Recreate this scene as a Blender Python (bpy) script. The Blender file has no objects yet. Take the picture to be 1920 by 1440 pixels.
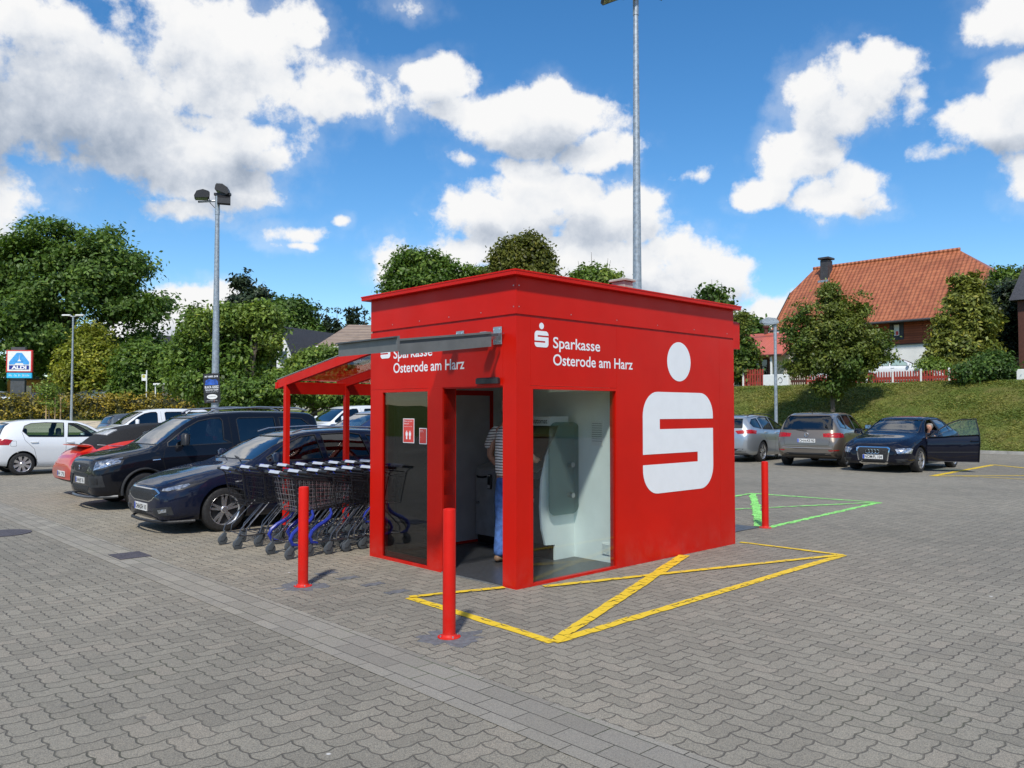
import bpy, bmesh, math, random
import numpy as np
from mathutils import Vector, Matrix
from mathutils.bvhtree import BVHTree
SC = bpy.context.scene
COL = SC.collection
R = math.radians
# ------------------------------------------------------------ camera
EYE = 1.66; FPX = 1510.0; PITCH = math.atan(51/1510.)
cam = bpy.data.cameras.new('camera'); camo = bpy.data.objects.new('camera', cam); COL.objects.link(camo)
SC.camera = camo
camo.location = (0, 0, EYE); camo.rotation_euler = (math.pi/2+PITCH, 0, 0)
cam.sensor_width = 36; cam.lens = FPX/1920*36; cam.clip_start = .05; cam.clip_end = 6000
SC.render.resolution_x = 1024; SC.render.resolution_y = 768
SC.view_settings.view_transform = 'Standard'; SC.view_settings.look = 'None'
SC.view_settings.exposure = 0.0; SC.view_settings.gamma = 1.0
CP, SP = math.cos(PITCH), math.sin(PITCH)
def ray(px, py):
    x = (px-960)/FPX; y = -(py-720)/FPX
    return Vector((x, CP-y*SP, SP+y*CP))
def gp(px, py, z=0):
    d = ray(px, py); return Vector((0, 0, EYE))+d*((z-EYE)/d.z)
def dp(px, py, Y):
    d = ray(px, py); return Vector((0, 0, EYE))+d*(Y/d.y)
C0 = gp(968, 1107)
U1 = Vector((-1430., 1511., 0)).normalized(); U2 = Vector((U1.y, -U1.x, 0))
Z = Vector((0, 0, 1))
def K(a, b, z=0): return C0+U1*a+U2*b+Z*z
KM = Matrix((( U1.x, U2.x, 0, C0.x), (U1.y, U2.y, 0, C0.y), (0, 0, 1, 0), (0, 0, 0, 1)))  # kiosk frame (a,b,z)->world (left handed)
# ------------------------------------------------------------ sun and sky
SUN_EL = 50; SUN_AZ = 187   # degrees, azimuth clockwise from +Y: behind the camera, a little left
sd = Vector((math.sin(R(SUN_AZ))*math.cos(R(SUN_EL)), math.cos(R(SUN_AZ))*math.cos(R(SUN_EL)), math.sin(R(SUN_EL))))
sl = bpy.data.lights.new('sun', 'SUN'); sl.energy = 4.2; sl.angle = R(3.5); sl.color = (1, .955, .88)
so = bpy.data.objects.new('sun', sl); COL.objects.link(so); so.rotation_euler = sd.to_track_quat('Z', 'Y').to_euler(); so.location = (0, 0, 60)
W = bpy.data.worlds.new('World'); SC.world = W; W.use_nodes = True
class NT:
    def __init__(s, tree): s.t = tree; s.n = tree.nodes; s.l = tree.links
    def node(s, typ, **k):
        n = s.n.new(typ)
        for a, b in k.items(): setattr(n, a, b)
        return n
    def put(s, sock, v):
        if isinstance(v, bpy.types.NodeSocket): s.l.new(v, sock)
        elif v is not None: sock.default_value = v
    def m(s, op, a, b=None, c=None, clamp=False):
        n = s.node('ShaderNodeMath', operation=op); n.use_clamp = clamp
        for i, v in enumerate((a, b, c)):
            if v is not None: s.put(n.inputs[i], v)
        return n.outputs[0]
    def v(s, op, a, b=None, sc=None):
        n = s.node('ShaderNodeVectorMath', operation=op); s.put(n.inputs[0], a)
        if b is not None: s.put(n.inputs[1], b)
        if sc is not None: s.put(n.inputs['Scale'], sc)
        return n.outputs['Value'] if op in ('LENGTH', 'DOT_PRODUCT', 'DISTANCE') else n.outputs[0]
    def mix(s, f, a, b, bt='MIX'):
        n = s.node('ShaderNodeMix', data_type='RGBA', blend_type=bt)
        s.put(n.inputs[0], f); s.put(n.inputs[6], a); s.put(n.inputs[7], b); return n.outputs[2]
    def noise(s, vec, scale, detail=3, rough=.5, dist=0):
        n = s.node('ShaderNodeTexNoise'); s.put(n.inputs['Vector'], vec)
        n.inputs['Scale'].default_value = scale; n.inputs['Detail'].default_value = detail; n.inputs['Roughness'].default_value = rough
        n.inputs['Distortion'].default_value = dist
        return n.outputs
    def ramp(s, f, pts):
        n = s.node('ShaderNodeValToRGB'); e = n.color_ramp.elements
        while len(e) < len(pts): e.new(.5)
        for q, (p, c) in zip(e, pts): q.position = p; q.color = (*c, 1) if len(c) == 3 else c
        s.put(n.inputs[0], f); return n.outputs[0]
    def mr(s, v, a, b, c=0., d=1., smooth=True):
        n = s.node('ShaderNodeMapRange'); n.interpolation_type = 'SMOOTHSTEP' if smooth else 'LINEAR'
        s.put(n.inputs[0], v)
        for i, q in enumerate((a, b, c, d)): n.inputs[i+1].default_value = q
        return n.outputs[0]
    def sep(s, v):
        n = s.node('ShaderNodeSeparateXYZ'); s.put(n.inputs[0], v); return n.outputs
    def comb(s, x=0, y=0, z=0):
        n = s.node('ShaderNodeCombineXYZ')
        for i, q in enumerate((x, y, z)): s.put(n.inputs[i], q)
        return n.outputs[0]
def azel(px, py):
    d = ray(px, py).normalized(); return math.degrees(math.atan2(d.x, d.y)), math.degrees(math.asin(d.z))
# cumulus: (pixel centre, radius, weight); converted to azimuth / elevation
CL = [(120,150,300,120),(430,120,250,130),(620,165,200,75),(800,140,95,42),(150,260,260,70),(370,250,190,60),(-200,200,300,200),(560,40,90,60),
 (370,345,150,50),(330,395,90,22),(1010,235,190,62),(890,205,100,35),(1130,285,100,42),(865,305,50,24),(1000,315,95,40),(1040,370,165,62),(960,415,140,52),(1150,400,115,70),
 (1235,480,165,62),(1020,470,240,45),(780,505,80,40),(840,480,60,24),(1340,495,85,42),(1100,540,330,70),
 (545,440,58,30),(545,470,40,12),(625,412,20,12),(1575,190,105,80),(1650,130,62,42),(1500,285,80,62),(1450,355,55,28),(1415,376,42,14),(1565,375,62,26),(1590,345,40,35),(1700,190,24,30),
 (1875,225,100,46),(1910,165,60,55),(1800,268,80,26),(1925,320,30,40),(1900,20,60,45),(1450,585,85,42),(1350,590,80,40),(1310,325,62,22),
 (335,575,100,48),(300,620,110,50),(420,600,60,30),(760,12,55,20),(740,540,60,24)]
def build_sky():
    t = NT(W.node_tree)
    for n in list(t.n): t.n.remove(n)
    out = t.node('ShaderNodeOutputWorld'); bg = t.node('ShaderNodeBackground')
    g = bpy.data.node_groups.new('cloud_field', 'ShaderNodeTree')
    g.interface.new_socket('P', in_out='INPUT', socket_type='NodeSocketVector')
    g.interface.new_socket('D', in_out='INPUT', socket_type='NodeSocketVector')
    g.interface.new_socket('F', in_out='OUTPUT', socket_type='NodeSocketFloat')
    q = NT(g); gi = q.node('NodeGroupInput'); go = q.node('NodeGroupOutput')
    P = gi.outputs['P']; D = gi.outputs['D']
    w = q.noise(D, 9, 2)[1]; w = q.v('SUBTRACT', w, (.5, .5, .5)); w = q.v('SCALE', w, sc=4.0)
    P = q.v('ADD', P, w)
    F = None
    for (x, y, rx, ry) in CL:
        az, el = azel(x, y); k = 57.3/1510
        n = q.node('ShaderNodeVectorMath', operation='MULTIPLY_ADD'); q.put(n.inputs[0], P); n.inputs[1].default_value = (1/(rx*k), 1/(ry*k), 0); n.inputs[2].default_value = (-az/(rx*k), -el/(ry*k), 0)
        kk = max(.38, min(1, min(rx, ry*1.3)/75)); n2_ = q.node('ShaderNodeMath', operation='MULTIPLY_ADD'); q.put(n2_.inputs[0], q.v('LENGTH', n.outputs[0])); n2_.inputs[1].default_value = -kk; n2_.inputs[2].default_value = kk; f = n2_.outputs[0]
        F = f if F is None else q.m('MAXIMUM', F, f)
    F = q.m('MINIMUM', F, .50)
    n1 = q.noise(D, 15, 7, .6)[0]; n2 = q.noise(D, 5, 3, .5)[0]
    s = q.m('MULTIPLY', q.m('SUBTRACT', n1, .5), 1.75); s2 = q.m('MULTIPLY', q.m('SUBTRACT', n2, .5), .7)
    q.l.new(q.m('ADD', F, q.m('ADD', s, s2)), go.inputs[0])
    tc = t.node('ShaderNodeTexCoord'); D = tc.outputs['Generated']
    x, y, z = t.sep(D)
    az = t.m('MULTIPLY', t.m('ARCTAN2', x, y), 57.2958); el = t.m('MULTIPLY', t.m('ARCSINE', z), 57.2958)
    P = t.comb(az, el, 0)
    def field(dz, dx=0):
        gn = t.node('ShaderNodeGroup'); gn.node_tree = g
        t.put(gn.inputs[0], t.v('ADD', P, (dx, dz, 0))); t.put(gn.inputs[1], t.v('ADD', D, (R(dx), 0, R(dz)))); return gn.outputs[0]
    F0 = field(0); F1 = field(1.9, -.45)
    halo = t.m('MULTIPLY', t.mr(F0, -.38, .10), t.mr(t.noise(D, 6, 5, .65)[0], .40, .68, 0, .26)); alpha = t.m('MAXIMUM', t.mr(F0, -.02, .30), halo)
    sh = t.m('ADD', t.m('MULTIPLY', t.m('SUBTRACT', F1, F0), .95), t.m('MULTIPLY', F0, .55))
    # thick cloud low in the dark left bank is greyer
    gz = None
    for (px, py, rx, ry, k) in ((40,235,330,120,.56),(120,110,260,80,.34),(380,345,150,50,.35),(440,330,130,60,.45),(230,390,110,50,.5),(900,440,150,30,.4),(1080,440,150,40,.45),(1150,560,230,40,.45),(1560,240,90,90,.2),(1010,285,160,25,.35),(1850,280,110,22,.4),(330,640,120,30,.4)):
        a0, e0 = azel(px, py); kk = 57.3/1510
        a = t.node('ShaderNodeVectorMath', operation='MULTIPLY_ADD'); t.put(a.inputs[0], P); a.inputs[1].default_value = (1/(rx*kk), 1/(ry*kk), 0); a.inputs[2].default_value = (-a0/(rx*kk), -e0/(ry*kk), 0)
        f = t.m('MULTIPLY', t.mr(t.v('LENGTH', a.outputs[0]), 1.3, .2), k)
        gz = f if gz is None else t.m('MAXIMUM', gz, f)
    n3 = t.noise(D, 11, 5, .6)[0]
    sh = t.m('ADD', sh, t.m('MULTIPLY', gz, t.mr(n3, .3, .65, .85, 1.15)))
    CR = [(0.0, (1.0, 1.0, 1.0)), (.30, (.90, .92, .95)), (.60, (.66, .71, .79)), (1.0, (.38, .45, .56))]
    ccol = t.ramp(sh, CR)
    def make_sky():
        sky = t.node('ShaderNodeTexSky', sky_type='NISHITA', sun_disc=False, sun_elevation=R(SUN_EL), sun_rotation=R(SUN_AZ))
        sky.altitude = 200; sky.air_density = 1.0; sky.dust_density = .12; sky.ozone_density = 3.5
        hs = t.node('ShaderNodeHueSaturation'); hs.inputs['Saturation'].default_value = 1.27; hs.inputs['Value'].default_value = .86; t.put(hs.inputs['Color'], sky.outputs[0])
        hs.inputs['Hue'].default_value = .499
        return t.v('SCALE', hs.outputs[0], sc=.185)
    skyc = make_sky()
    c = t.mix(alpha, skyc, t.v('SCALE', ccol, sc=.95))
    t.put(bg.inputs[0], t.v('SCALE', c, sc=10.0)); bg.inputs[1].default_value = .1
    # rest of the sky, beside and behind the camera: plain broken cumulus from one noise
    m1 = t.noise(D, 3.2, 6, .6)[0]; al2 = t.mr(m1, .50, .60); c2 = t.ramp(m1, [(.5, (1, 1, 1)), (.62, (.8, .84, .9)), (.78, (.45, .5, .6))])
    bg2 = t.node('ShaderNodeBackground'); t.put(bg2.inputs[0], t.v('SCALE', t.mix(al2, skyc, t.v('SCALE', c2, sc=.9)), sc=10.0)); bg2.inputs[1].default_value = .1
    front = t.m('MULTIPLY', t.m('LESS_THAN', t.m('ABSOLUTE', az), 46.0), t.m('MULTIPLY', t.m('LESS_THAN', el, 38.0), t.m('GREATER_THAN', el, -1.0)))
    mx = t.node('ShaderNodeMixShader'); t.put(mx.inputs[0], front); t.l.new(bg2.outputs[0], mx.inputs[1]); t.l.new(bg.outputs[0], mx.inputs[2])
    t.l.new(mx.outputs[0], out.inputs[0])
    W.cycles.sampling_method = 'MANUAL'; W.cycles.sample_map_resolution = 512
build_sky()
SC.cycles.max_bounces = 8; SC.cycles.transparent_max_bounces = 16; SC.cycles.caustics_reflective = False; SC.cycles.caustics_refractive = False
# ------------------------------------------------------------ materials
def newmat(name):
    m = bpy.data.materials.new(name); m.use_nodes = True
    t = NT(m.node_tree); b = t.n['Principled BSDF']; return m, t, b
def mat(name, col, rough=.5, metal=0, var=.12, vs=6, bump=0, bs=60, coat=0, spec=None, dirt=0, obj=True):
    m, t, b = newmat(name)
    g = t.node('ShaderNodeTexCoord').outputs['Object']
    n = t.noise(g, vs, 5, .6)[0]
    lo = tuple(c*(1-var) for c in col); hi = tuple(min(1, c*(1+var)) for c in col)
    c = t.mix(t.mr(n, .3, .7), (*lo, 1), (*hi, 1))
    if dirt:
        z = t.sep(t.node('ShaderNodeNewGeometry').outputs['Position'])[2]
        d = t.m('MULTIPLY', t.mr(z, .45, .02), t.mr(t.noise(g, 5, 6, .7)[0], .35, .75)); d = t.m('MULTIPLY', d, dirt)
        c = t.mix(d, c, (.28, .25, .21, 1))
    t.put(b.inputs['Base Color'], c)
    b.inputs['Metallic'].default_value = metal
    t.put(b.inputs['Roughness'], t.mr(t.noise(g, vs*2.3, 4)[0], .3, .7, max(0, rough*.85), min(1, rough*1.15)))
    if coat: b.inputs['Coat Weight'].default_value = coat; b.inputs['Coat Roughness'].default_value = .03
    if spec is not None: b.inputs['Specular IOR Level'].default_value = spec
    if bump:
        bn = t.node('ShaderNodeBump'); bn.inputs['Strength'].default_value = bump; bn.inputs['Distance'].default_value = .01
        t.put(bn.inputs['Height'], t.noise(g, bs, 4)[0]); t.l.new(bn.outputs[0], b.inputs['Normal'])
    return m
def paint(name, col, metal=.0, rough=.32):
    m, t, b = newmat(name)
    geo = t.node('ShaderNodeNewGeometry'); g = t.node('ShaderNodeTexCoord').outputs['Object']
    z = t.sep(geo.outputs['Position'])[2]
    d = t.m('MULTIPLY', t.mr(z, .6, .15), t.mr(t.noise(g, 4, 6, .7)[0], .4, .7)); d = t.m('MULTIPLY', d, .045 if max(col) > .04 else .025)
    d = t.m('ADD', d, t.m('MULTIPLY', t.mr(t.noise(g, 9, 6, .7)[0], .5, .85), .012 if max(col) > .04 else .003))
    t.put(b.inputs['Base Color'], t.mix(d, (*col, 1), (.22, .20, .17, 1)))
    b.inputs['Metallic'].default_value = metal; b.inputs['Roughness'].default_value = rough
    b.inputs['Coat Weight'].default_value = 1.0
    if max(col) < .04: b.inputs['Specular IOR Level'].default_value = .08; b.inputs['Roughness'].default_value = .5; b.inputs['Coat IOR'].default_value = 1.40
    t.put(b.inputs['Coat Roughness'], t.m('ADD', .03, t.m('MULTIPLY', d, .5)))
    return m
def glass(name, tint=(.35, .42, .40), refl=.06, dark=0.0, rough=.0, ior=1.5):
    """pane: tinted see-through mixed with mirror by angle"""
    m, t, b = newmat(name); t.n.remove(b)
    out = t.n['Material Output']
    tr = t.node('ShaderNodeBsdfTransparent'); tr.inputs[0].default_value = (*tint, 1)
    gl = t.node('ShaderNodeBsdfGlossy'); gl.inputs[0].default_value = (1, 1, 1, 1); gl.inputs['Roughness'].default_value = rough
    lw = t.node('ShaderNodeLayerWeight'); lw.inputs[0].default_value = .5
    g = t.node('ShaderNodeTexCoord').outputs['Object']
    bn = t.node('ShaderNodeBump'); bn.inputs['Strength'].default_value = .03; bn.inputs['Distance'].default_value = .02
    t.put(bn.inputs['Height'], t.noise(g, 2.5, 1)[0]); t.l.new(bn.outputs[0], gl.inputs['Normal'])
    f = t.m('ADD', t.m('MULTIPLY', t.m('POWER', lw.outputs['Facing'], 4.0), .9), refl, clamp=True)
    mx = t.node('ShaderNodeMixShader'); t.put(mx.inputs[0], f); t.l.new(tr.outputs[0], mx.inputs[1]); t.l.new(gl.outputs[0], mx.inputs[2])
    t.l.new(mx.outputs[0], out.inputs[0]); return m
M = {}
M['red'] = mat('red_coated_panel', (.57, .0075, .0015), .40, 0, .05, 1.5, 0, spec=.22, dirt=.10)
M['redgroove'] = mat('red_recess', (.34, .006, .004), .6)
M['redpost'] = mat('red_powder_coat', (.60, .010, .004), .5, 0, .06, 4, .05, spec=.25, dirt=.12)
M['white'] = mat('white_vinyl', (.80, .82, .84), .4, 0, .02)
M['wht'] = mat('white_lacquer', (.78, .79, .77), .45, 0, .04, dirt=.1)
M['int'] = mat('interior_white_panel', (.80, .84, .83), .4, 0, .03)
M['intdark'] = mat('interior_grey', (.10, .10, .11), .5)
M['alu'] = mat('aluminium', (.45, .46, .47), .35, .85, .1, 12)
M['steel'] = mat('galvanised_steel', (.36, .40, .43), .45, .55, .22, 14)
M['chrome'] = mat('chrome', (.75, .75, .76), .12, 1, .04)
M['black'] = mat('black_plastic', (.016, .016, .018), .45, 0, .3, 20, .1)
M['dgrey'] = mat('dark_grey_metal', (.075, .08, .085), .4, .1, .15, 8)
M['rubber'] = mat('tyre_rubber', (.013, .013, .014), .8, 0, .3, 20, .3, 90, dirt=.06)
M['rim'] = mat('alloy_rim', (.66, .66, .67), .25, .85, .1, 9)
M['rimdark'] = mat('rim_back', (.03, .03, .032), .6)
M['floor'] = mat('dark_speckled_floor', (.05, .052, .056), .35, 0, .5, 60)
M['wire'] = mat('cart_wire_dark', (.035, .035, .04), .35, .6, .2, 20)
M['wirel'] = mat('cart_wire_bright', (.42, .43, .45), .3, .8, .2, 20)
M['wirem'] = mat('cart_frame_grey', (.12, .12, .13), .3, .8, .2, 20)
M['blue'] = mat('blue_plastic', (.014, .03, .27), .35, 0, .1)
M['greyrub'] = mat('grey_caster', (.065, .075, .085), .55, 0, .15, 20)
M['inner'] = mat('car_interior', (.035, .035, .038), .8, 0, .3, 10)
M['well'] = mat('wheel_arch_liner', (.008, .008, .008), .9)
M['seat'] = mat('seat_fabric', (.045, .047, .055), .85, 0, .3, 30)
M['skin'] = mat('skin', (.52, .27, .18), .5, 0, .12, 30)
M['hair'] = mat('grey_hair', (.22, .20, .18), .7, 0, .4, 120, .5, 200)
M['jeans'] = mat('blue_jeans', (.07, .16, .42), .8, 0, .35, 16, .6, 300)
M['shoe'] = mat('brown_shoe', (.20, .12, .07), .6)
M['lampglass'] = mat('clear_lamp_lens', (.55, .57, .60), .08, .45, .45, 26)
M['lampwhite'] = mat('bright_reflector', (.42, .44, .47), .12, .75, .65, 22)
M['tail'] = mat('red_tail_lens', (.34, .004, .005), .25, 0, .35, 25, coat=.3)
M['plate'] = mat('plate_white', (.72, .72, .70), .4)
M['plateb'] = mat('plate_blue', (.02, .07, .45), .4)
M['ink'] = mat('black_ink', (.012, .012, .012), .5)
M['cglass'] = glass('car_glass', (.30, .35, .34), .10)
M['wsglass'] = glass('windscreen_glass', (.30, .37, .42), .20)
M['cglassl'] = glass('car_glass_clear', (.62, .72, .68), .04)
M['cdark'] = glass('car_glass_dark', (.06, .065, .075), .10)
M['kglass'] = glass('shop_glass', (.93, .97, .955), .028)
M['kglassd'] = glass('door_glass', (.50, .51, .52), .05)
M['rglass'] = glass('smoked_roof_glass', (.72, .72, .70), .03)
M['frost'] = glass('privacy_screen_glass', (.55, .66, .66), .06, rough=.1)
M['conc'] = mat('concrete', (.36, .345, .31), .85, 0, .2, 3, .5, 80)
M['dstone'] = mat('dark_paver', (.13, .135, .145), .8, 0, .25, 20, .5, 90)
M['bark'] = mat('bark', (.10, .082, .062), .9, 0, .35, 9, .9, 25)
M['wood'] = mat('wooden_stake', (.42, .30, .17), .8)
# ------------------------------------------------------------ mesh builder
class MB:
    def __init__(s): s.v = []; s.f = []; s.mi = []; s.cur = 0
    def add(s, vs, fs):
        o = len(s.v); s.v += [tuple(p) for p in vs]; s.f += [tuple(i+o for i in f) for f in fs]; s.mi += [s.cur]*len(fs); return s
    def box(s, x0, x1, y0, y1, z0, z1):
        return s.add([(x0,y0,z0),(x1,y0,z0),(x1,y1,z0),(x0,y1,z0),(x0,y0,z1),(x1,y0,z1),(x1,y1,z1),(x0,y1,z1)],
              [(0,3,2,1),(4,5,6,7),(0,1,5,4),(1,2,6,5),(2,3,7,6),(3,0,4,7)])
    def bbox(s, x0, x1, y0, y1, z0, z1, c=.01):
        """box with chamfered vertical and top edges"""
        vs = []
        for z, k in ((z0, 0), (z1-c, 0), (z1, c)):
            for (x, y) in ((x0+k+c, y0+k), (x1-k-c, y0+k), (x1-k, y0+k+c), (x1-k, y1-k-c), (x1-k-c, y1-k), (x0+k+c, y1-k), (x0+k, y1-k-c), (x0+k, y0+k+c)): vs.append((x, y, z))
        fs = [tuple(range(7, -1, -1)), tuple(range(16, 24))]
        for l in (0, 8):
            for i in range(8): j = (i+1) % 8; fs.append((l+i, l+j, l+8+j, l+8+i))
        return s.add(vs, fs)
    def tube(s, pts, r, n=8, cap=True, closed=False):
        pts = [Vector(p) for p in pts]; N = len(pts); rs = r if isinstance(r, (list, tuple)) else [r]*N
        vs = []; ref = None
        for i, p in enumerate(pts):
            if closed: d = pts[(i+1) % N]-pts[i-1]
            else: d = pts[min(i+1, N-1)]-pts[max(i-1, 0)]
            d.normalize()
            if ref is None: ref = d.orthogonal().normalized()
            u = (ref-d*ref.dot(d))
            u = u.normalized() if u.length > 1e-6 else d.orthogonal().normalized()
            ref = u; w = d.cross(u)
            for k in range(n):
                a = 2*math.pi*k/n; vs.append(p+(u*math.cos(a)+w*math.sin(a))*rs[i])
        fs = []
        for i in range(N if closed else N-1):
            j = (i+1) % N
            for k in range(n): l = (k+1) % n; fs.append((i*n+k, i*n+l, j*n+l, j*n+k))
        if cap and not closed: fs += [tuple(range(n-1, -1, -1)), tuple((N-1)*n+k for k in range(n))]
        return s.add(vs, fs)
    def lathe(s, prof, n=24, axis='Z', c=(0, 0, 0)):
        vs = []; N = len(prof)
        for k in range(n):
            a = 2*math.pi*k/n
            for (r, h) in prof:
                x, y = r*math.cos(a), r*math.sin(a)
                p = (x, y, h) if axis == 'Z' else ((x, h, y) if axis == 'Y' else (h, x, y))
                vs.append((p[0]+c[0], p[1]+c[1], p[2]+c[2]))
        fs = []
        for k in range(n):
            l = (k+1) % n
            for i in range(N-1): fs.append((k*N+i, l*N+i, l*N+i+1, k*N+i+1))
        return s.add(vs, fs)
    def prism(s, poly, fn0, fn1):
        """poly list of 2D; fn maps (x,y)->3D for both ends"""
        n = len(poly); vs = [fn0(*p) for p in poly]+[fn1(*p) for p in poly]
        fs = [tuple(range(n-1, -1, -1)), tuple(range(n, 2*n))]
        for i in range(n): j = (i+1) % n; fs.append((i, j, n+j, n+i))
        return s.add(vs, fs)
    def beam(s, p, q, w, h, up=(0, 0, 1)):
        p = Vector(p); q = Vector(q); d = (q-p).normalized(); x = d.cross(Vector(up)).normalized(); y = x.cross(d)
        vs = []
        for o in (p, q):
            for a, b in ((-1,-1),(1,-1),(1,1),(-1,1)): vs.append(o+x*a*w/2+y*b*h/2)
        return s.add(vs, [(3,2,1,0),(4,5,6,7),(0,1,5,4),(1,2,6,5),(2,3,7,6),(3,0,4,7)])
    def build(s, name, mats, parent=None, smooth=None, fix=True, M4=None):
        me = bpy.data.meshes.new(name); me.from_pydata(s.v, [], s.f)
        if M4 is not None: me.transform(M4)
        mats = mats if isinstance(mats, (list, tuple)) else [mats]
        for m in mats: me.materials.append(m)
        if len(mats) > 1: me.polygons.foreach_set('material_index', s.mi)
        if fix:
            bm = bmesh.new(); bm.from_mesh(me); bmesh.ops.recalc_face_normals(bm, faces=bm.faces); bm.to_mesh(me); bm.free()
        if smooth: shade(me, smooth)
        me.update()
        o = bpy.data.objects.new(name, me); COL.objects.link(o)
        if parent: o.parent = parent
        return o
def shade(me, ang=35):
    me.polygons.foreach_set('use_smooth', [True]*len(me.polygons))
    bm = bmesh.new(); bm.from_mesh(me); a = R(ang)
    for e in bm.edges:
        if len(e.link_faces) == 2 and e.calc_face_angle(0) > a: e.smooth = False
    bm.to_mesh(me); bm.free()
def tag(o, label=None, cat=None, group=None, kind=None):
    if label: o['label'] = label
    if cat: o['category'] = cat
    if group: o['group'] = group
    if kind: o['kind'] = kind
    return o
def empty(name, loc=(0, 0, 0), rz=0, label=None, cat=None, group=None):
    o = bpy.data.objects.new(name, None); COL.objects.link(o); o.location = loc; o.rotation_euler = (0, 0, rz); o.empty_display_size = .2
    return tag(o, label, cat, group)
def part(name, loc=(0, 0, 0), parent=None):
    o = bpy.data.objects.new(name, None); COL.objects.link(o); o.location = loc; o.parent = parent; return o
def kids(o): return [c for c in bpy.data.objects if c.parent == o]
def copy_tree(o, parent=None):
    c = o.copy(); COL.objects.link(c); c.parent = parent
    for ch in kids(o): copy_tree(ch, c)
    return c
def text(body, width, cap, org, xd, up, m, parent, name='lettering', ext=.0015, bold=0, align='L'):
    cu = bpy.data.curves.new('t', 'FONT'); cu.body = body; cu.size = 1; cu.extrude = 0; cu.offset = bold; cu.resolution_u = 4
    o = bpy.data.objects.new('t', cu); COL.objects.link(o)
    dg = bpy.context.evaluated_depsgraph_get(); me = bpy.data.meshes.new_from_object(o.evaluated_get(dg)); bpy.data.objects.remove(o)
    xs = [v.co.x for v in me.vertices]; x0, x1 = min(xs), max(xs); CAPH = .70
    sx = width/(x1-x0) if width else cap/CAPH*.9; sy = cap/CAPH
    org = Vector(org); xd = Vector(xd).normalized(); up = Vector(up).normalized(); nn = xd.cross(up)
    sh = (x1-x0)*sx/2 if align == 'C' else 0
    for v in me.vertices: v.co = org+xd*((v.co.x-x0)*sx-sh)+up*(v.co.y*sy)+nn*ext
    me.materials.clear(); me.materials.append(m); me.update()
    t = bpy.data.objects.new(name, me); COL.objects.link(t)
    if parent: t.parent = parent
    return t

M['handle'] = mat('grey_handle_plate', (.42, .45, .49), .35, 0, .1, 8)
RZ = math.atan2(U2.y, U2.x)      # local frame: x = along U2 (b), y = along U1 (a)
# ------------------------------------------------------------ terrain
HP = [(-200, 0), (38, 0), (44, .5), (50, 1.05), (53, 1.1), (57, 1.72), (80, 1.75), (400, 15), (3500, 16)]
def gh(y): return float(np.interp(y, [p[0] for p in HP], [p[1] for p in HP]))
def herringbone(t, P, jw, js):
    """interlocking zigzag pavers laid in herringbone along the kiosk axes -> joint mask, random per stone"""
    X = t.m('ADD', t.v('DOT_PRODUCT', P, tuple(U2)), 300.0375); Y = t.m('ADD', t.v('DOT_PRODUCT', P, tuple(U1)), 300.0)
    w = .1125; wob = t.v('SUBTRACT', t.noise(P, 1.6, 2)[1], (.5, .5, .5)); wx, wy, wz = t.sep(wob)
    fine = t.v('SUBTRACT', t.noise(P, 55, 2)[1], (.5, .5, .5)); fx_, fy_, fz_ = t.sep(fine)
    def zig(v): return t.m('SMOOTH_MIN', t.m('PINGPONG', v, w/2), w/2*.80, .012)
    X2 = t.m('ADD', X, t.m('MULTIPLY', zig(Y), .34)); Y2 = t.m('ADD', Y, t.m('MULTIPLY', zig(X), .34))
    X2 = t.m('ADD', X2, t.m('ADD', t.m('MULTIPLY', wx, .03), t.m('MULTIPLY', fx_, .0045))); Y2 = t.m('ADD', Y2, t.m('ADD', t.m('MULTIPLY', wy, .03), t.m('MULTIPLY', fy_, .0045)))
    x = t.m('DIVIDE', X2, w); y = t.m('DIVIDE', Y2, w); i = t.m('FLOOR', x); j = t.m('FLOOR', y); u = t.m('SUBTRACT', x, i); v = t.m('SUBTRACT', y, j)
    k = t.m('FLOORED_MODULO', t.m('ADD', t.m('SUBTRACT', i, j), .5), 4.0); k = t.m('FLOOR', k)
    def is_(n): return t.m('COMPARE', k, float(n), .1)
    k0, k1, k2, k3 = is_(0), is_(1), is_(2), is_(3)
    dl = t.m('ADD', u, k1); dr = t.m('ADD', t.m('SUBTRACT', 1.0, u), k0); db = t.m('ADD', v, k2); dt = t.m('ADD', t.m('SUBTRACT', 1.0, v), k3)
    d = t.m('SMOOTH_MIN', t.m('MINIMUM', dl, dr), t.m('MINIMUM', db, dt), .04)
    wn = t.node('ShaderNodeTexWhiteNoise'); t.put(wn.inputs['Vector'], t.comb(t.m('SUBTRACT', i, k1), t.m('SUBTRACT', j, k2), t.m('MAXIMUM', k2, k3)))
    return t.mr(d, jw, jw+js, 1, 0), wn.outputs[0]
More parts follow.
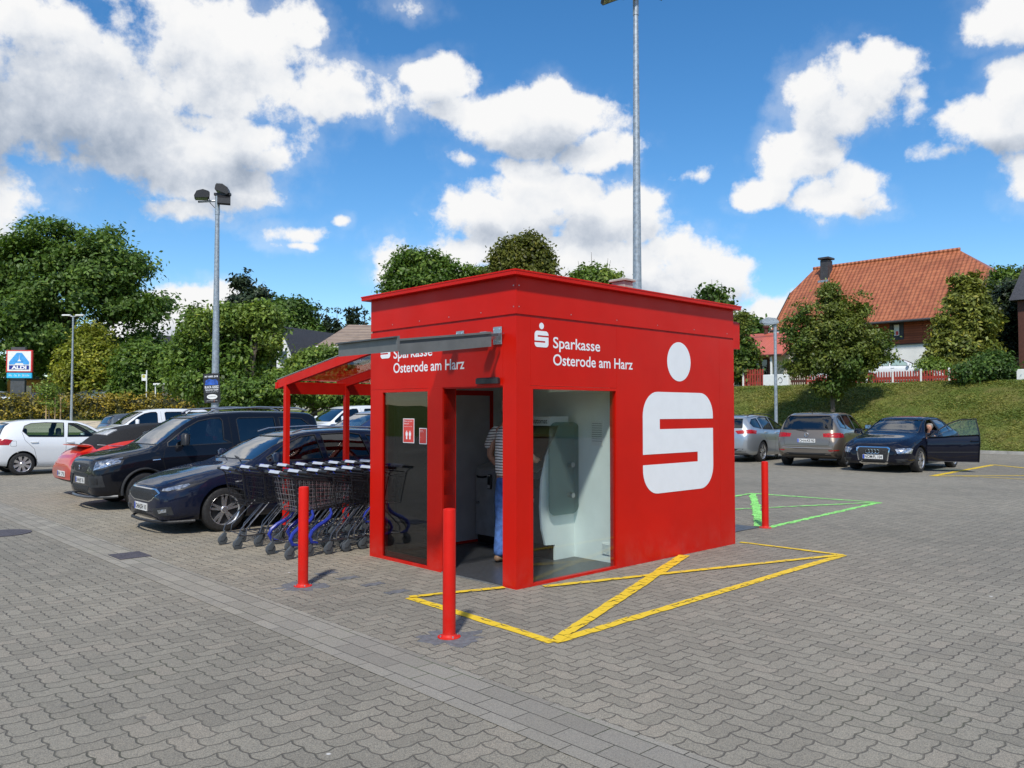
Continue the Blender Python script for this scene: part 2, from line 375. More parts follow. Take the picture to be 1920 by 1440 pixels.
def paver_material():
    m, t, b = newmat('interlocking_pavers')
    P = t.node('ShaderNodeNewGeometry').outputs['Position']
    J, ID = herringbone(t, P, .018, .05); JB, _ = J, ID
    big = t.noise(P, .16, 4, .6)[0]; med = t.noise(P, .9, 5, .65)[0]; sp = t.noise(P, 170, 2, .6)[0]; sp2 = t.noise(P, 420, 1)[0]
    base = t.mix(t.mr(big, .35, .65), (.195, .181, .149, 1), (.250, .231, .188, 1))
    # cleaner pale strip beside the kiosk, its warm sunlit tone painted into the colour
    pa = t.v('DOT_PRODUCT', t.v('SUBTRACT', P, tuple(C0)), tuple(U1)); pb = t.v('DOT_PRODUCT', t.v('SUBTRACT', P, tuple(C0)), tuple(U2))
    z1 = t.m('MULTIPLY', t.mr(pa, .6, 3.2), t.mr(pa, 30, 8)); z2 = t.m('MULTIPLY', t.mr(pb, -2.6, -1.2), t.mr(pb, 6, 2))
    base = t.mix(t.m('MULTIPLY', t.m('MULTIPLY', z1, z2), t.mr(med, .3, .6, .35, .9)), base, (.30, .262, .198, 1))
    base = t.mix(t.mr(med, .45, .75, 0, .35), base, (.255, .228, .182, 1))
    c = t.v('SCALE', base, sc=t.mr(ID, 0, 1, .87, 1.10, False))
    c = t.mix(t.m('MULTIPLY', t.m('GREATER_THAN', ID, .9), .25), c, (.24, .205, .165, 1))
    c = t.mix(1.0, c, t.ramp(sp, [(.30, (.52, .52, .52)), (.5, (1, 1, 1)), (.68, (1.42, 1.40, 1.34))]), 'MULTIPLY')
    c = t.mix(t.mr(sp2, .62, .72, 0, .25), c, (.55, .53, .5, 1))
    # dark stains, chewing gum and moss
    c = t.mix(t.mr(t.noise(P, .55, 6, .7)[0], .58, .72, 0, .30), c, (.17, .155, .14, 1))
    vo = t.node('ShaderNodeTexVoronoi'); vo.inputs['Scale'].default_value = 1.7; t.put(vo.inputs['Vector'], P)
    c = t.mix(t.m('MULTIPLY', t.mr(vo.outputs['Distance'], .05, .03), .55), c, (.10, .095, .09, 1))
    vo2 = t.node('ShaderNodeTexVoronoi'); vo2.inputs['Scale'].default_value = 1.1; t.put(vo2.inputs['Vector'], t.v('ADD', P, (3.3, 1.7, 0)))
    c = t.mix(t.m('MULTIPLY', t.mr(vo2.outputs['Distance'], .022, .014), .7), c, (.7, .7, .68, 1))
    jv = t.mr(t.noise(P, 2.2, 4, .6)[0], .3, .7, .55, 1.0)
    jc = t.mix(t.mr(t.noise(P, .7, 3)[0], .5, .7, 0, .5), (.085, .078, .066, 1), (.06, .075, .035, 1))
    c = t.mix(t.m('MULTIPLY', J, jv), c, jc)
    t.put(b.inputs['Base Color'], c); b.inputs['Roughness'].default_value = .82; b.inputs['Specular IOR Level'].default_value = .35
    hgt = t.m('ADD', t.m('MULTIPLY', J, -1.0), t.m('MULTIPLY', sp, .30)); hgt = t.m('ADD', hgt, t.m('MULTIPLY', med, .3))
    bn = t.node('ShaderNodeBump'); bn.inputs['Strength'].default_value = .75; bn.inputs['Distance'].default_value = .006
    t.put(bn.inputs['Height'], hgt); t.l.new(bn.outputs[0], b.inputs['Normal']); return m
def slab_material():
    m, t, b = newmat('kerb_slabs')
    P = t.node('ShaderNodeNewGeometry').outputs['Position']
    X = t.v('DOT_PRODUCT', t.v('SUBTRACT', P, tuple(C0)), tuple(U1)); Y = t.v('DOT_PRODUCT', t.v('SUBTRACT', P, tuple(C0)), tuple(U2))
    Y = t.m('ADD', Y, 40.0+.0)
    br = t.node('ShaderNodeTexBrick'); br.offset = .5; t.put(br.inputs['Vector'], t.comb(X, Y, 0))
    for k, v in (('Scale', 1), ('Mortar Size', .004), ('Mortar Smooth', .5), ('Bias', 0), ('Brick Width', .30), ('Row Height', .15)): br.inputs[k].default_value = v
    br.inputs['Color1'].default_value = (.85, .85, .85, 1); br.inputs['Color2'].default_value = (1.1, 1.1, 1.1, 1)
    sp = t.noise(P, 170, 2, .6)[0]; med = t.noise(P, 1.4, 5, .6)[0]
    far = t.mr(X, -1.5, 3)
    base = t.mix(t.m('MULTIPLY', far, .9), (.238, .222, .188, 1), (.275, .253, .207, 1)); base = t.mix(t.mr(med, .4, .7, 0, .4), base, (.24, .225, .20, 1))
    c = t.mix(1.0, base, br.outputs['Color'], 'MULTIPLY')
    c = t.mix(1.0, c, t.ramp(sp, [(.30, (.66, .66, .66)), (.5, (1, 1, 1)), (.68, (1.25, 1.24, 1.2))]), 'MULTIPLY')
    jc = t.mix(t.mr(t.noise(P, 1.3, 3)[0], .5, .62), (.075, .07, .055, 1), (.045, .075, .02, 1))
    c = t.mix(t.m('MULTIPLY', br.outputs['Fac'], t.mr(t.noise(P, 1.8, 3)[0], .35, .6, .3, 1)), c, jc)
    t.put(b.inputs['Base Color'], c); b.inputs['Roughness'].default_value = .85
    bn = t.node('ShaderNodeBump'); bn.inputs['Strength'].default_value = .6; bn.inputs['Distance'].default_value = .005
    t.put(bn.inputs['Height'], t.m('ADD', t.m('MULTIPLY', br.outputs['Fac'], -1.0), t.m('MULTIPLY', sp, .2))); t.l.new(bn.outputs[0], b.inputs['Normal']); return m
def grass_material(name='grass_turf', a=(.095, .128, .026), c2=(.155, .168, .040), br=(.18, .145, .055), bw=.55):
    m, t, b = newmat(name)
    P = t.node('ShaderNodeNewGeometry').outputs['Position']
    n1 = t.noise(P, .35, 5, .6)[0]; n2 = t.noise(P, 3.0, 5, .7)[0]; n3 = t.noise(t.v('MULTIPLY', P, (1, 1, 3)), 1.1, 5, .7)[0]
    c = t.mix(t.mr(n1, .35, .65), (*a, 1), (*c2, 1)); c = t.mix(t.mr(n3, .48, .62, 0, bw), c, (*br, 1)); c = t.mix(t.mr(n2, .42, .60, 0, .55), c, (.05, .065, .014, 1))
    t.put(b.inputs['Base Color'], c); b.inputs['Roughness'].default_value = .95; b.inputs['Specular IOR Level'].default_value = .1
    bn = t.node('ShaderNodeBump'); bn.inputs['Strength'].default_value = 1; bn.inputs['Distance'].default_value = .1
    t.put(bn.inputs['Height'], t.noise(P, 4, 6, .75)[0]); t.l.new(bn.outputs[0], b.inputs['Normal']); return m
M['paver'] = paver_material(); M['slab'] = slab_material(); M['grass'] = grass_material(); M['lawn'] = grass_material('lawn', (.10, .16, .03), (.15, .19, .04), (.2, .2, .07), .4)
M['path'] = mat('beige_gravel_path', (.50, .42, .30), .95, 0, .15, 2)
M['asphalt'] = mat('asphalt', (.06, .06, .062), .9, 0, .2, 3, .3, 90)
YS = sorted(set([-200, -60, -20, -5, 0, 5, 10, 20, 30] + list(range(36, 62)) + [66, 70, 80, 100, 140, 200, 300, 400, 700, 1500, 3500]))
def sheet(name, x0, x1, y0, y1, dz, m, nx=6):
    ys = [y for y in YS if y0 < y < y1]; ys = [y0]+ys+[y1]; xs = np.linspace(x0, x1, nx); mb = MB()
    vs = [(x, y, gh(y)+dz) for y in ys for x in xs]; n = len(xs)
    mb.add(vs, [(j*n+i, j*n+i+1, (j+1)*n+i+1, (j+1)*n+i) for j in range(len(ys)-1) for i in range(n-1)])
    return tag(mb.build(name, m, fix=False), kind='structure')
sheet('ground', -3500, 3500, -200, 3500, 0, M['lawn'], 15)
sheet('parking_lot', -45, 45, -60, 38, .004, M['paver'])
sheet('path', -90, -4, 44, 50.6, .004, M['path'])
sheet('road', -120, 0, 58, 68, .004, M['asphalt'])
# the band of flat slabs that crosses the paving
mb = MB()
for (b0, b1) in ((-2.30, -1.85),):
    q = [K(-9, b0), K(40, b0), K(40, b1), K(-9, b1)]
    mb.add([(p.x, p.y, .008) for p in q], [(0, 1, 2, 3)])
tag(mb.build('paving_band', M['slab'], fix=False), kind='structure')
# painted lines: two strips of worn road paint on the pavers
def line_material(name, col, wear):
    m, t, b = newmat(name); P = t.node('ShaderNodeNewGeometry').outputs['Position']
    J, ID = herringbone(t, P, .025, .06)
    n = t.noise(P, 22, 6, .7)[0]; n2 = t.noise(P, 1.5, 3)[0]
    c = t.mix(t.mr(t.noise(P, 150, 3)[0], .3, .7), (*[q*.82 for q in col], 1), (*col, 1))
    t.put(b.inputs['Base Color'], c); b.inputs['Roughness'].default_value = .7
    j = t.m('MULTIPLY', J, t.mr(t.noise(P, 7, 3)[0], .42, .56))
    w = t.m('MAXIMUM', j, t.mr(t.m('ADD', n, t.m('MULTIPLY', n2, .25)), wear, wear+.05))
    out = t.n['Material Output']; tr = t.node('ShaderNodeBsdfTransparent'); mx = t.node('ShaderNodeMixShader')
    t.put(mx.inputs[0], w); t.l.new(b.outputs[0], mx.inputs[1]); t.l.new(tr.outputs[0], mx.inputs[2]); t.l.new(mx.outputs[0], out.inputs[0]); return m
M['yel'] = line_material('yellow_road_paint', (.80, .55, .03), .80)
M['grn'] = line_material('green_chalk_paint', (.32, .85, .20), .70)
def stroke(mb, p, q, w0, w1, jag, rnd, z, n=None):
    p = Vector(p); q = Vector(q); L = (q-p).length; n = n or max(2, int(L/.07)); d = (q-p).normalized(); s = Vector((-d.y, d.x, 0)); vs = []
    e0 = e1 = 0
    for i in range(n+1):
        f = i/n; w = w0+(w1-w0)*f; e0 = e0*.4+rnd.uniform(-jag, jag); e1 = e1*.4+rnd.uniform(-jag, jag); c = p+(q-p)*f
        for k in (1, -1): v = c+s*k*(w/2+(e0 if k > 0 else e1)); vs.append((v.x, v.y, z))
    mb.add(vs, [(2*i, 2*i+1, 2*i+3, 2*i+2) for i in range(n)])
rnd = random.Random(4)
A_, B_, C_, D_ = gp(768, 1122), gp(1038, 1206), gp(1580, 1042), gp(1388, 1018)
def markings(name, segs, m, z, jag, seed):
    rr = random.Random(seed); mb = MB()
    for k, (p, q, w0, w1) in enumerate(segs): stroke(mb, p, q, w0, w1, jag, rr, z+.0015*k)
    return tag(mb.build(name, m, fix=False), kind='structure')
markings('yellow_parking_marking', [(A_, B_, .10, .09), (B_, C_, .095, .10), (C_, D_, .08, .07), (B_, gp(1283, 1043), .10, .13), (C_, gp(1020, 1102), .08, .08), (A_, gp(946, 1104), .07, .08)], M['yel'], .009, .006, 3)
G1, G2, G3 = gp(1648, 943), gp(1440, 990), gp(1412, 925)
markings('green_ground_marking', [(G2, G1, .10, .10), (G1, gp(1412, 926), .10, .12), (gp(1412, 926), gp(1425, 988), .13, .15), (G1, gp(1377, 956), .07, .07), (gp(1412, 926), gp(1375, 932), .10, .10)], M['grn'], .009, .02, 9)
markings('far_yellow_marking', [(gp(1748, 893), gp(1862, 872), .16, .16), (gp(1748, 893), gp(1990, 892), .12, .12), (gp(1862, 872), gp(1990, 885), .15, .15), (gp(1800, 893), gp(1990, 903), .08, .08)], M['yel'], .009, .01, 5)
def flat_thing(name, pts, z0, z1, m, label, cat, group=None):
    mb = MB(); c = sum((Vector((p[0], p[1], 0)) for p in pts), Vector())/len(pts)
    mb.prism([(p[0]-c.x, p[1]-c.y) for p in pts], lambda x, y: (x, y, z0), lambda x, y: (x, y, z1))
    o = mb.build(name, m); o.location = (c.x, c.y, 0); return tag(o, label, cat, group)
def krect(a0, a1, b0, b1): return [K(a0, b0), K(a1, b0), K(a1, b1), K(a0, b1)]
M['iron'] = mat('cast_iron', (.085, .075, .085), .6, .3, .25, 18, 1, 40)
flat_thing('manhole_cover', krect(4.10, 4.52, -2.17, -1.83), .0, .014, M['iron'], 'square dark iron drain cover set in the slab band at the left', 'manhole cover')
mh = gp(2, 1001)
flat_thing('round_manhole_cover', [(mh.x+.36*math.cos(k*math.pi/16), mh.y+.36*math.sin(k*math.pi/16)) for k in range(32)], 0, .012, M['iron'], 'round iron manhole cover at the left edge of the paving', 'manhole cover')
flat_thing('entrance_mat', krect(.50, 1.7, 3.95, 5.25), 0, .016, M['dgrey'], 'dark flat doormat on the ground behind the right end of the red kiosk', 'mat')
# dark replacement pavers, jagged like the others
def paver_poly(a, b, s=1):
    P8 = [(-.11,-.05),(-.05,-.035),(0,-.055),(.06,-.04),(.11,-.055),(.10,0),(.115,.05),(.055,.035),(0,.055),(-.05,.04),(-.11,.052),(-.10,0)]
    return [K(a+y*s, b+x*s) for x, y in P8]
for i, (px, py, lab) in enumerate(((612,1076,'dark grey wavy paver just behind the far bollard foot'),(652,1085,'dark grey wavy paver second from the far bollard'),(699,1097,'dark grey wavy paver third from the far bollard'),(744,1111,'dark grey wavy paver nearest the yellow corner'))):
    r = ab = gp(px, py)-C0; flat_thing('dark_paver', paver_poly(r.dot(U1), r.dot(U2)), 0, .011, M['dstone'], lab, 'paving stone', 'dark pavers beside the kiosk')
# ------------------------------------------------------------ kiosk
def local(o, b0=0, a0=0): o.location = K(a0, b0); o.rotation_euler = (0, 0, RZ); return o
kiosk = local(empty('bank_kiosk')); tag(kiosk, 'bright red box-shaped bank kiosk with big white S emblem and glass windows', 'kiosk')
LA, LB = 2.43, 3.79
def kb(name, boxes, m, parent=kiosk, c=None):
    mb = MB()
    for (b0, b1, a0, a1, z0, z1) in boxes:
        if c: mb.bbox(b0, b1, a0, a1, z0, z1, c)
        else: mb.box(b0, b1, a0, a1, z0, z1)
    return mb.build(name, m, parent)
T = .012
# carcass behind the cladding
kb('wall_frame', [(.02,.17,.02,.17,0,2.9), (.02,.17,1.10,1.33,.0,2.9), (.02,.17,2.2,LA-.02,0,2.9), (.17,LB-.02,LA-.10,LA-.02,0,2.9), (1.48,LB-.02,.02,.10,0,2.9),
   (.02,.12,.17,2.2,1.93,2.9), (.17,1.48,.02,.12,1.91,2.9), (LB-.10,LB-.02,.10,LA-.10,0,2.9), (.02,.17,1.33,2.2,0,.02)], M['redgroove'])
g = .0025
kb('corner_post', [(0, .185, 0, T, .0, 2.555), (0, T, T, .185, .0, 2.555), (T, .175, .175, .185, 0, 1.905), (.175, .185, T, .175, 0, 1.905)], M['red'])
kb('front_panel', [(0, T, .185+g, LA, 1.905, 2.555), (T, .175, .185, 1.10, 1.892, 1.905)], M['red'])
kb('mullion', [(-.004, .18, 1.10, 1.112, 0, 1.9045), (-.004, T, 1.112, 1.335, 0, 1.9045), (T, .18, 1.323, 1.335, .035, 1.9045)], M['red'])
kb('end_post', [(0, T, 2.20, LA, 0, 1.905-g), (T, LB-.002, LA-T, LA, 0, 2.555)], M['red'])
kb('window_frame', [(0, .05, 1.335, 2.20, 0, .035), (0, .05, 1.335, 2.20, 1.870, 1.905-g), (0, .05, 1.335, 1.355, .035, 1.87), (0, .05, 2.185, 2.20, .035, 1.87)], M['red'])
kb('side_header', [(.185+g, 1.475, 0, T, 1.905, 2.555)], M['red'])
kb('side_window_frame', [(.185, 1.475, 0, .05, 0, .03), (.185, 1.475, 0, .05, 1.872, 1.905-g), (.185, .222, 0, .05, .03, 1.872), (1.462, 1.475, 0, .05, .03, 1.872)], M['red'])
kb('side_panel', [(1.475+g, 3.46-g, 0, T, 0, 2.555), (3.46, LB, 0, T, 0, 2.555)], M['red'])
kb('back_panel', [(LB-T, LB, T, LA-T, 0, 2.555)], M['red'])
kb('groove', [(.012, LB-.012, .012, LA-.012, 2.555, 2.578)], M['redgroove'])
kb('fascia', [(0, LB, 0, T, 2.578, 2.93), (0, T, T+.001, LA, 2.578, 2.93), (T, LB, LA-T, LA, 2.578, 2.93), (LB-T, LB, T, LA-T, 2.578, 2.93)], M['red'])
kb('roof', [(-.085, 3.86, -.075, 2.51, 2.932, 2.978)], M['red'], c=.006)
kb('roof_trim', [(-.089, 3.864, -.079, -.072, 2.968, 2.982), (-.089, 3.864, 2.507, 2.514, 2.968, 2.982), (-.089, -.082, -.072, 2.507, 2.968, 2.982)], M['red'])
kb('roof_vent', [(3.02, 3.20, 1.12, 1.34, 2.979, 3.36), (2.99, 3.23, 1.09, 1.37, 3.36, 3.39)], M['conc'], c=.01)
kb('shutter_box', [(LB+.002, LB+.20, .02, .6, 2.45, 2.80)], M['redpost'], c=.02)
mb = MB()
for (b, a) in [(.04+.72*i, -.002) for i in range(1, 6)]: mb.box(b-.005, b+.005, -.003, .001, 2.622, 2.632)
for a in [.5*i for i in range(1, 5)]: mb.box(-.003, .001, a-.005, a+.005, 2.622, 2.632)
for z in (2.64, 2.84): mb.box(.03, .04, -.003, .001, z, z+.01); mb.box(-.003, .001, .03, .04, z, z+.01)
mb.build('rivet', M['alu'], kiosk)
# glass and door leaf
kb('window_pane', [(.020, .030, 1.355, 2.185, .035, 1.87)], M['kglassd'])
kb('side_window_pane', [(.222, 1.462, .018, .028, .03, 1.872)], M['kglass'])
door = kb('sliding_door', [(.055, .08, 1.34, 1.365, .03, 1.86), (.055, .08, 2.165, 2.18, .03, 1.86), (.055, .08, 1.365, 2.165, .03, .09), (.055, .08, 1.365, 2.165, 1.82, 1.86)], M['redpost'])
kb('door_pane', [(.064, .071, 1.365, 2.165, .09, 1.82)], M['kglassd'], door)
kb('door_guide', [(.085, .105, 2.02, 2.06, .03, 1.86)], M['alu'])
kb('door_sensor', [(-.055, -.001, .21, .53, 1.925, 1.985)], M['black'], c=.012)
# interior shell
kb('kiosk_floor', [(.0005, 3.7, .0121, 2.3, .006, .022)], M['floor'])
kb('threshold', [(-.012, .0, .19, 1.10, .006, .016)], M['alu'])
kb('ceiling', [(.12, 3.7, .12, 2.33, 2.2, 2.25)], M['int'])
kb('partition', [(1.60, 1.64, .05, 1.40, .022, 2.2), (1.60, 2.2, 1.36, 1.40, .022, 2.2), (2.2, 2.24, 1.36, 2.33, .022, 2.2)], M['int'])
kb('inner_wall', [(.17, 2.3, 2.315, 2.33, .022, 2.2), (.17, .18, 1.34, 2.2, 1.9, 2.2), (.175, .185, .18, 1.1, 1.92, 2.2)], M['int'])
M['bdoor'] = mat('grey_door_leaf', (.55, .55, .58), .4, .1, .08, 3)
kb('back_door', [(.95, 1.72, 2.29, 2.315, .05, 1.86)], M['bdoor'])
kb('back_door_frame', [(.90, .95, 2.28, 2.315, .03, 1.92), (1.72, 1.77, 2.28, 2.315, .03, 1.92), (.95, 1.72, 2.28, 2.315, 1.86, 1.92), (.18, 1.8, 2.27, 2.285, .022, .05)], M['redpost'])
mb = MB(); mb.box(1.592, 1.60, .20, .31, .10, .23)
v = mb.build('vent_grille', M['wht'], kiosk); mb = MB()
for k in range(8): mb.box(1.586, 1.593, .21, .30, .108+k*.0145, .114+k*.0145)
mb.build('louvre', M['int'], v)
M['cab_'] = mat('grey_print', (.22, .23, .24), .5)
kb('notice_sheet', [(1.594, 1.60, .30, .46, 1.28, 1.55)], M['wht'])
mb = MB(); [mb.box(1.592, 1.594, .31, .45, 1.52-k*.024, 1.526-k*.024) for k in range(9)]; mb.build('notice_print', M['cab_'], kiosk)
# ------------------------------------------------------------ white lettering and emblems
def rounded(cx, cy, r, a0, a1, n=10): return [(cx+r*math.cos(R(a0+(a1-a0)*i/n)), cy+r*math.sin(R(a0+(a1-a0)*i/n))) for i in range(n+1)]
w_, h_ = 1.385, 1.135; r1 = .27
S = rounded(r1, h_-r1, r1, 180, 90)+rounded(w_-r1, h_-r1, r1, 90, 0)+[(w_, .830), (.31, .830), (.31, .716), (w_, .716)]+rounded(w_-r1, r1, r1, 0, -90)+rounded(r1, r1, r1, -90, -180)+[(0, .325), (1.055, .325), (1.055, .44), (0, .44)]
def emblem(org, xd, s, name='emblem'):
    mb = MB(); org = Vector(org); xd = Vector(xd); n = xd.cross(Z)
    bm = bmesh.new(); vs = [bm.verts.new(org+xd*x*s+Z*y*s+n*.0025) for x, y in S]; bm.faces.new(vs)
    c = [bm.verts.new(org+xd*(.69+.232*math.cos(2*math.pi*k/40))*s+Z*(h_+.355+.227*math.sin(2*math.pi*k/40))*s+n*.0025) for k in range(40)]; bm.faces.new(c)
    bm.normal_update(); bmesh.ops.triangulate(bm, faces=bm.faces, ngon_method='EAR_CLIP'); me = bpy.data.meshes.new(name); bm.to_mesh(me); bm.free(); me.materials.append(M['white'])
    o = bpy.data.objects.new(name, me); COL.objects.link(o); o.parent = kiosk
XB = Vector((1, 0, 0)); XA = Vector((0, -1, 0))
emblem((1.918, 0, .742), XB, 1.0); emblem((.241, 0, 2.277), XB, .138); emblem((0, 2.229, 2.255), XA, .138)
for (org, xd, txt, wd) in (((.499, 0, 2.280), XB, 'Sparkasse', .706), ((.499, 0, 2.112), XB, 'Osterode am Harz', 1.247), ((0, 1.977, 2.246), XA, 'Sparkasse', .700), ((0, 1.977, 2.086), XA, 'Osterode am Harz', 1.225)):
    text(txt, wd, .108, org, xd, Z, M['white'], kiosk, bold=.012)
def poster(a0, a1, z0, z1, mb_m, lines, b=.0185):
    p = kb('sticker', [(b-.002, b, a1, a0, z0, z1)], M['white']); q = kb('sticker_face', [(b-.0035, b-.002, a1+.008, a0-.008, z0+.008, z1-.008)], mb_m, p)
    for (txt, wd, cap, a, z) in lines: text(txt, wd, cap, (b-.0035, a, z), XA, Z, M['white'], p, 'print')
    return p
M['sred'] = mat('red_print', (.60, .05, .04), .4)
p = poster(1.815, 1.612, 1.315, 1.58, M['sred'], [('Bitte nur ein', .15, .016, 1.795, 1.545), ('Besuch!', .09, .016, 1.795, 1.518), ('Danke fuer Ihre Hilfe', .15, .008, 1.795, 1.49)])
mb = MB()
for a in (1.745, 1.685):
    for (w, z0, z1) in ((.010, 1.355, 1.395), (.018, 1.395, 1.43), (.007, 1.433, 1.447)): mb.box(.0135, .015, a-w, a+w, z0, z1)
mb.build('figure_symbol', M['white'], p)
poster(1.52, 1.39, 1.31, 1.48, M['sred'], [('Sparkasse', .05, .008, 1.505, 1.45), ('Osterode am Harz', .07, .007, 1.505, 1.437), ('Tuer', .02, .006, 1.50, 1.38)])
# ------------------------------------------------------------ door canopy (glass slab on two clamps with a gutter profile)
can = local(empty('door_canopy'), 0, .15); tag(can, 'grey glass door canopy jutting from the kiosk above its entrance', 'canopy')
def cz(b): return 2.395+.125*b    # slopes down outward (b negative)
M['canglass'] = glass('canopy_glass', (.80, .81, .81), .12, rough=.10)
def slab(name, b0, b1, a0, a1, t0, t1, m, par=can):
    mb = MB(); mb.add([(b, a, cz(b)+t) for b, a, t in ((b0,a0,t0),(b1,a0,t0),(b1,a1,t0),(b0,a1,t0),(b0,a0,t1),(b1,a0,t1),(b1,a1,t1),(b0,a1,t1))],
       [(0,3,2,1),(4,5,6,7),(0,1,5,4),(1,2,6,5),(2,3,7,6),(3,0,4,7)]); return mb.build(name, m, par)
slab('glass_slab', -1.24, -.01, 0, .88, 0, .012, M['canglass'])
M['calu'] = mat('canopy_grey_profile', (.16, .16, .155), .4, .3, .12, 5)
slab('edge_profile', -1.24, -.10, -.012, .0, -.014, .012, M['dgrey'])
slab('side_gutter', -1.24, -.205, -.030, -.0125, -.108, -.014, M['calu'])
slab('side_gutter_lip', -1.24, -.205, -.030, -.0125, .012, .030, M['calu'])
slab('front_gutter', -1.265, -1.24, -.030, .90, -.075, .055, M['calu'])
slab('front_gutter_lip', -1.30, -1.265, -.030, .90, .043, .055, M['dgrey'])
slab('back_gutter', -.07, -.012, 0.2, .90, -.03, 0, M['dgrey'])
for a in (.10, .66):
    mb = MB(); mb.bbox(-.015, -.001, a-.06, a+.06, 2.30, 2.47, .004); mb.box(-.16, -.015, a-.012, a+.012, 2.345, 2.39); mb.bbox(-.20, -.10, a-.045, a+.045, 2.385, 2.41, .004); mb.bbox(-.20, -.10, a-.045, a+.045, 2.35, 2.366, .004)
    br = mb.build('clamp_bracket', M['alu'], can); mb = MB()
    for z in (2.325, 2.445):
        for s in (-.04, .04): mb.lathe([(0, -.022), (.008, -.022), (.008, -.015)], 10, 'X', (0, a+s, z))
    mb.build('bolt', M['chrome'], br)
# ------------------------------------------------------------ trolley shelter
sh = local(empty('trolley_shelter'), .25, 4.9); tag(sh, 'red steel trolley shelter with sloping smoked glass roof leaning on the kiosk', 'shelter')
def sz(a): return 2.10+(4.9-a)*.158
def sb(name, fn, m, par=sh): mb = MB(); fn(mb); return mb.build(name, m, par, M4=Matrix.Translation((-.25, -4.9, 0)))
for b in (.25, 1.21, 2.17, 3.13):
    sb('post', lambda q: q.bbox(b-.035, b+.035, 4.865, 4.935, 0, 2.04, .004), M['redpost'])
    sb('rafter', lambda q: q.beam((b, 5.12, sz(5.12)-.02), (b, LA+.005, sz(LA)-.02), .06, .12), M['redpost'])
    sb('rafter_cap', lambda q: q.beam((b, 5.15, sz(5.15)+.046), (b, LA+.005, sz(LA)+.046), .07, .008), M['alu'])
sb('eaves_beam', lambda q: q.bbox(.286, 3.5, 4.88, 4.92, 1.90, 2.07, .004), M['redpost'])
sb('gutter', lambda q: q.box(.21, 3.5, 5.12, 5.17, 1.98, 2.07), M['redpost'])
sb('roof_pane', lambda q: q.add([(b, a, sz(a)+.03+t) for t in (0, .008) for b, a in ((.22, 5.12), (3.5, 5.12), (3.5, 2.44), (.22, 2.44))], [(0,3,2,1),(4,5,6,7),(0,1,5,4),(1,2,6,5),(2,3,7,6),(3,0,4,7)]), M['rglass'])
# ------------------------------------------------------------ bollards
def bollard(px, py, hpx, rpx, label):
    p = gp(px, py); h = .945; t = empty('bollard', p, 0, label, 'bollard', 'red bollards around the kiosk'); r = .048
    MB().lathe([(0, .0), (r, .0), (r, h-.02), (r*.93, h-.005), (r*.6, h), (0, h)], 24).build('post', M['redpost'], t, smooth=40)
    f = MB().lathe([(0, 0), (.085, 0), (.085, .012), (.06, .016), (.05, .03), (.048, .03)], 24).build('foot_flange', M['redpost'], t, smooth=40)
    m2 = MB()
    for k in range(4): a = .5+k*math.pi/2; m2.lathe([(0, .026), (.006, .026), (.006, .012)], 8, 'Z', (.068*math.cos(a), .068*math.sin(a), 0))
    m2.build('anchor_bolt', M['steel'], f); r0 = p-C0
    return t
bollard(568, 1100, 0, 0, 'red bollard beside the trolleys, standing left of the kiosk door')
bollard(842, 1196, 0, 0, 'red bollard nearest the camera, in front of the kiosk entrance')
bollard(1435, 990, 0, 0, 'red bollard beyond the right end of the kiosk by the green lines')
rr = random.Random(12)
for px, py in ((568, 1100), (842, 1196)):
    c = gp(px, py); pts = []
    for k in range(26): a = 2*math.pi*k/26; r = .19+.055*rr.uniform(-1, 1)+(.05 if k % 3 == 0 else 0); pts.append((c.x+r*1.1*math.cos(a), c.y+r*math.sin(a)))
    flat_thing('mortar_patch', pts, 0, .007, M['dstone'], 'dark mortar collar around the foot of the '+('bollard beside the trolleys' if px == 568 else 'bollard nearest the camera'), 'mortar patch')
# ------------------------------------------------------------ cash machine, statement printer
atm = local(empty('cash_machine'), 1.3, 1.0); tag(atm, 'white and dark grey cash machine inside the kiosk with a Geldautomat header', 'cash machine')
def lp(name, b0, a0, par, m, fn, **k): mb = MB(); fn(mb); return mb.build(name, m, par, M4=Matrix.Translation((-b0, -a0, 0)), **k)
prof = [(1.60,.022),(1.28,.022),(1.28,.19),(1.13,.20),(1.075,.38),(1.052,.62),(1.068,.85),(1.076,.92),(1.115,1.05),(1.145,1.16),(1.20,1.255),(1.305,1.39),(1.36,1.5),(1.60,1.5)]
for a0, a1 in ((.72, .745), (1.30, 1.325)):
    lp('side_cheek', 1.3, 1.0, atm, M['int'], lambda q: q.prism(prof, lambda x, z: (x, a0, z), lambda x, z: (x, a1, z)))
inn = [(x+.03 if x < 1.5 else x, z) for x, z in prof]
lp('housing', 1.3, 1.0, atm, M['dgrey'], lambda q: q.prism(inn, lambda x, z: (x, .745, z), lambda x, z: (x, 1.30, z)))
lp('plinth', 1.3, 1.0, atm, M['black'], lambda q: q.box(1.27, 1.5, .7445, 1.3005, .022, .18))
hd = lp('header_panel', 1.3, 1.0, atm, M['wht'], lambda q: q.box(1.20, 1.5, .72, 1.16, 1.50, 1.60))
text('Geldautomat', .36, .055, (1.20-1.3, 1.12-1.0, 1.525), XA, Z, M['ink'], hd, bold=.01)
M['screen'] = mat('dim_screen', (.10, .045, .03), .15)
lp('screen', 1.3, 1.0, atm, M['screen'], lambda q: q.prism([(1.14,1.12),(1.20,1.12),(1.33,1.38),(1.29,1.40)], lambda x, z: (x, .80, z), lambda x, z: (x, 1.25, z)))
lp('keypad', 1.3, 1.0, atm, M['alu'], lambda q: q.prism([(1.06,.99),(1.06,1.00),(1.15,1.05),(1.15,1.03)], lambda x, z: (x, .78, z), lambda x, z: (x, 1.0, z)))
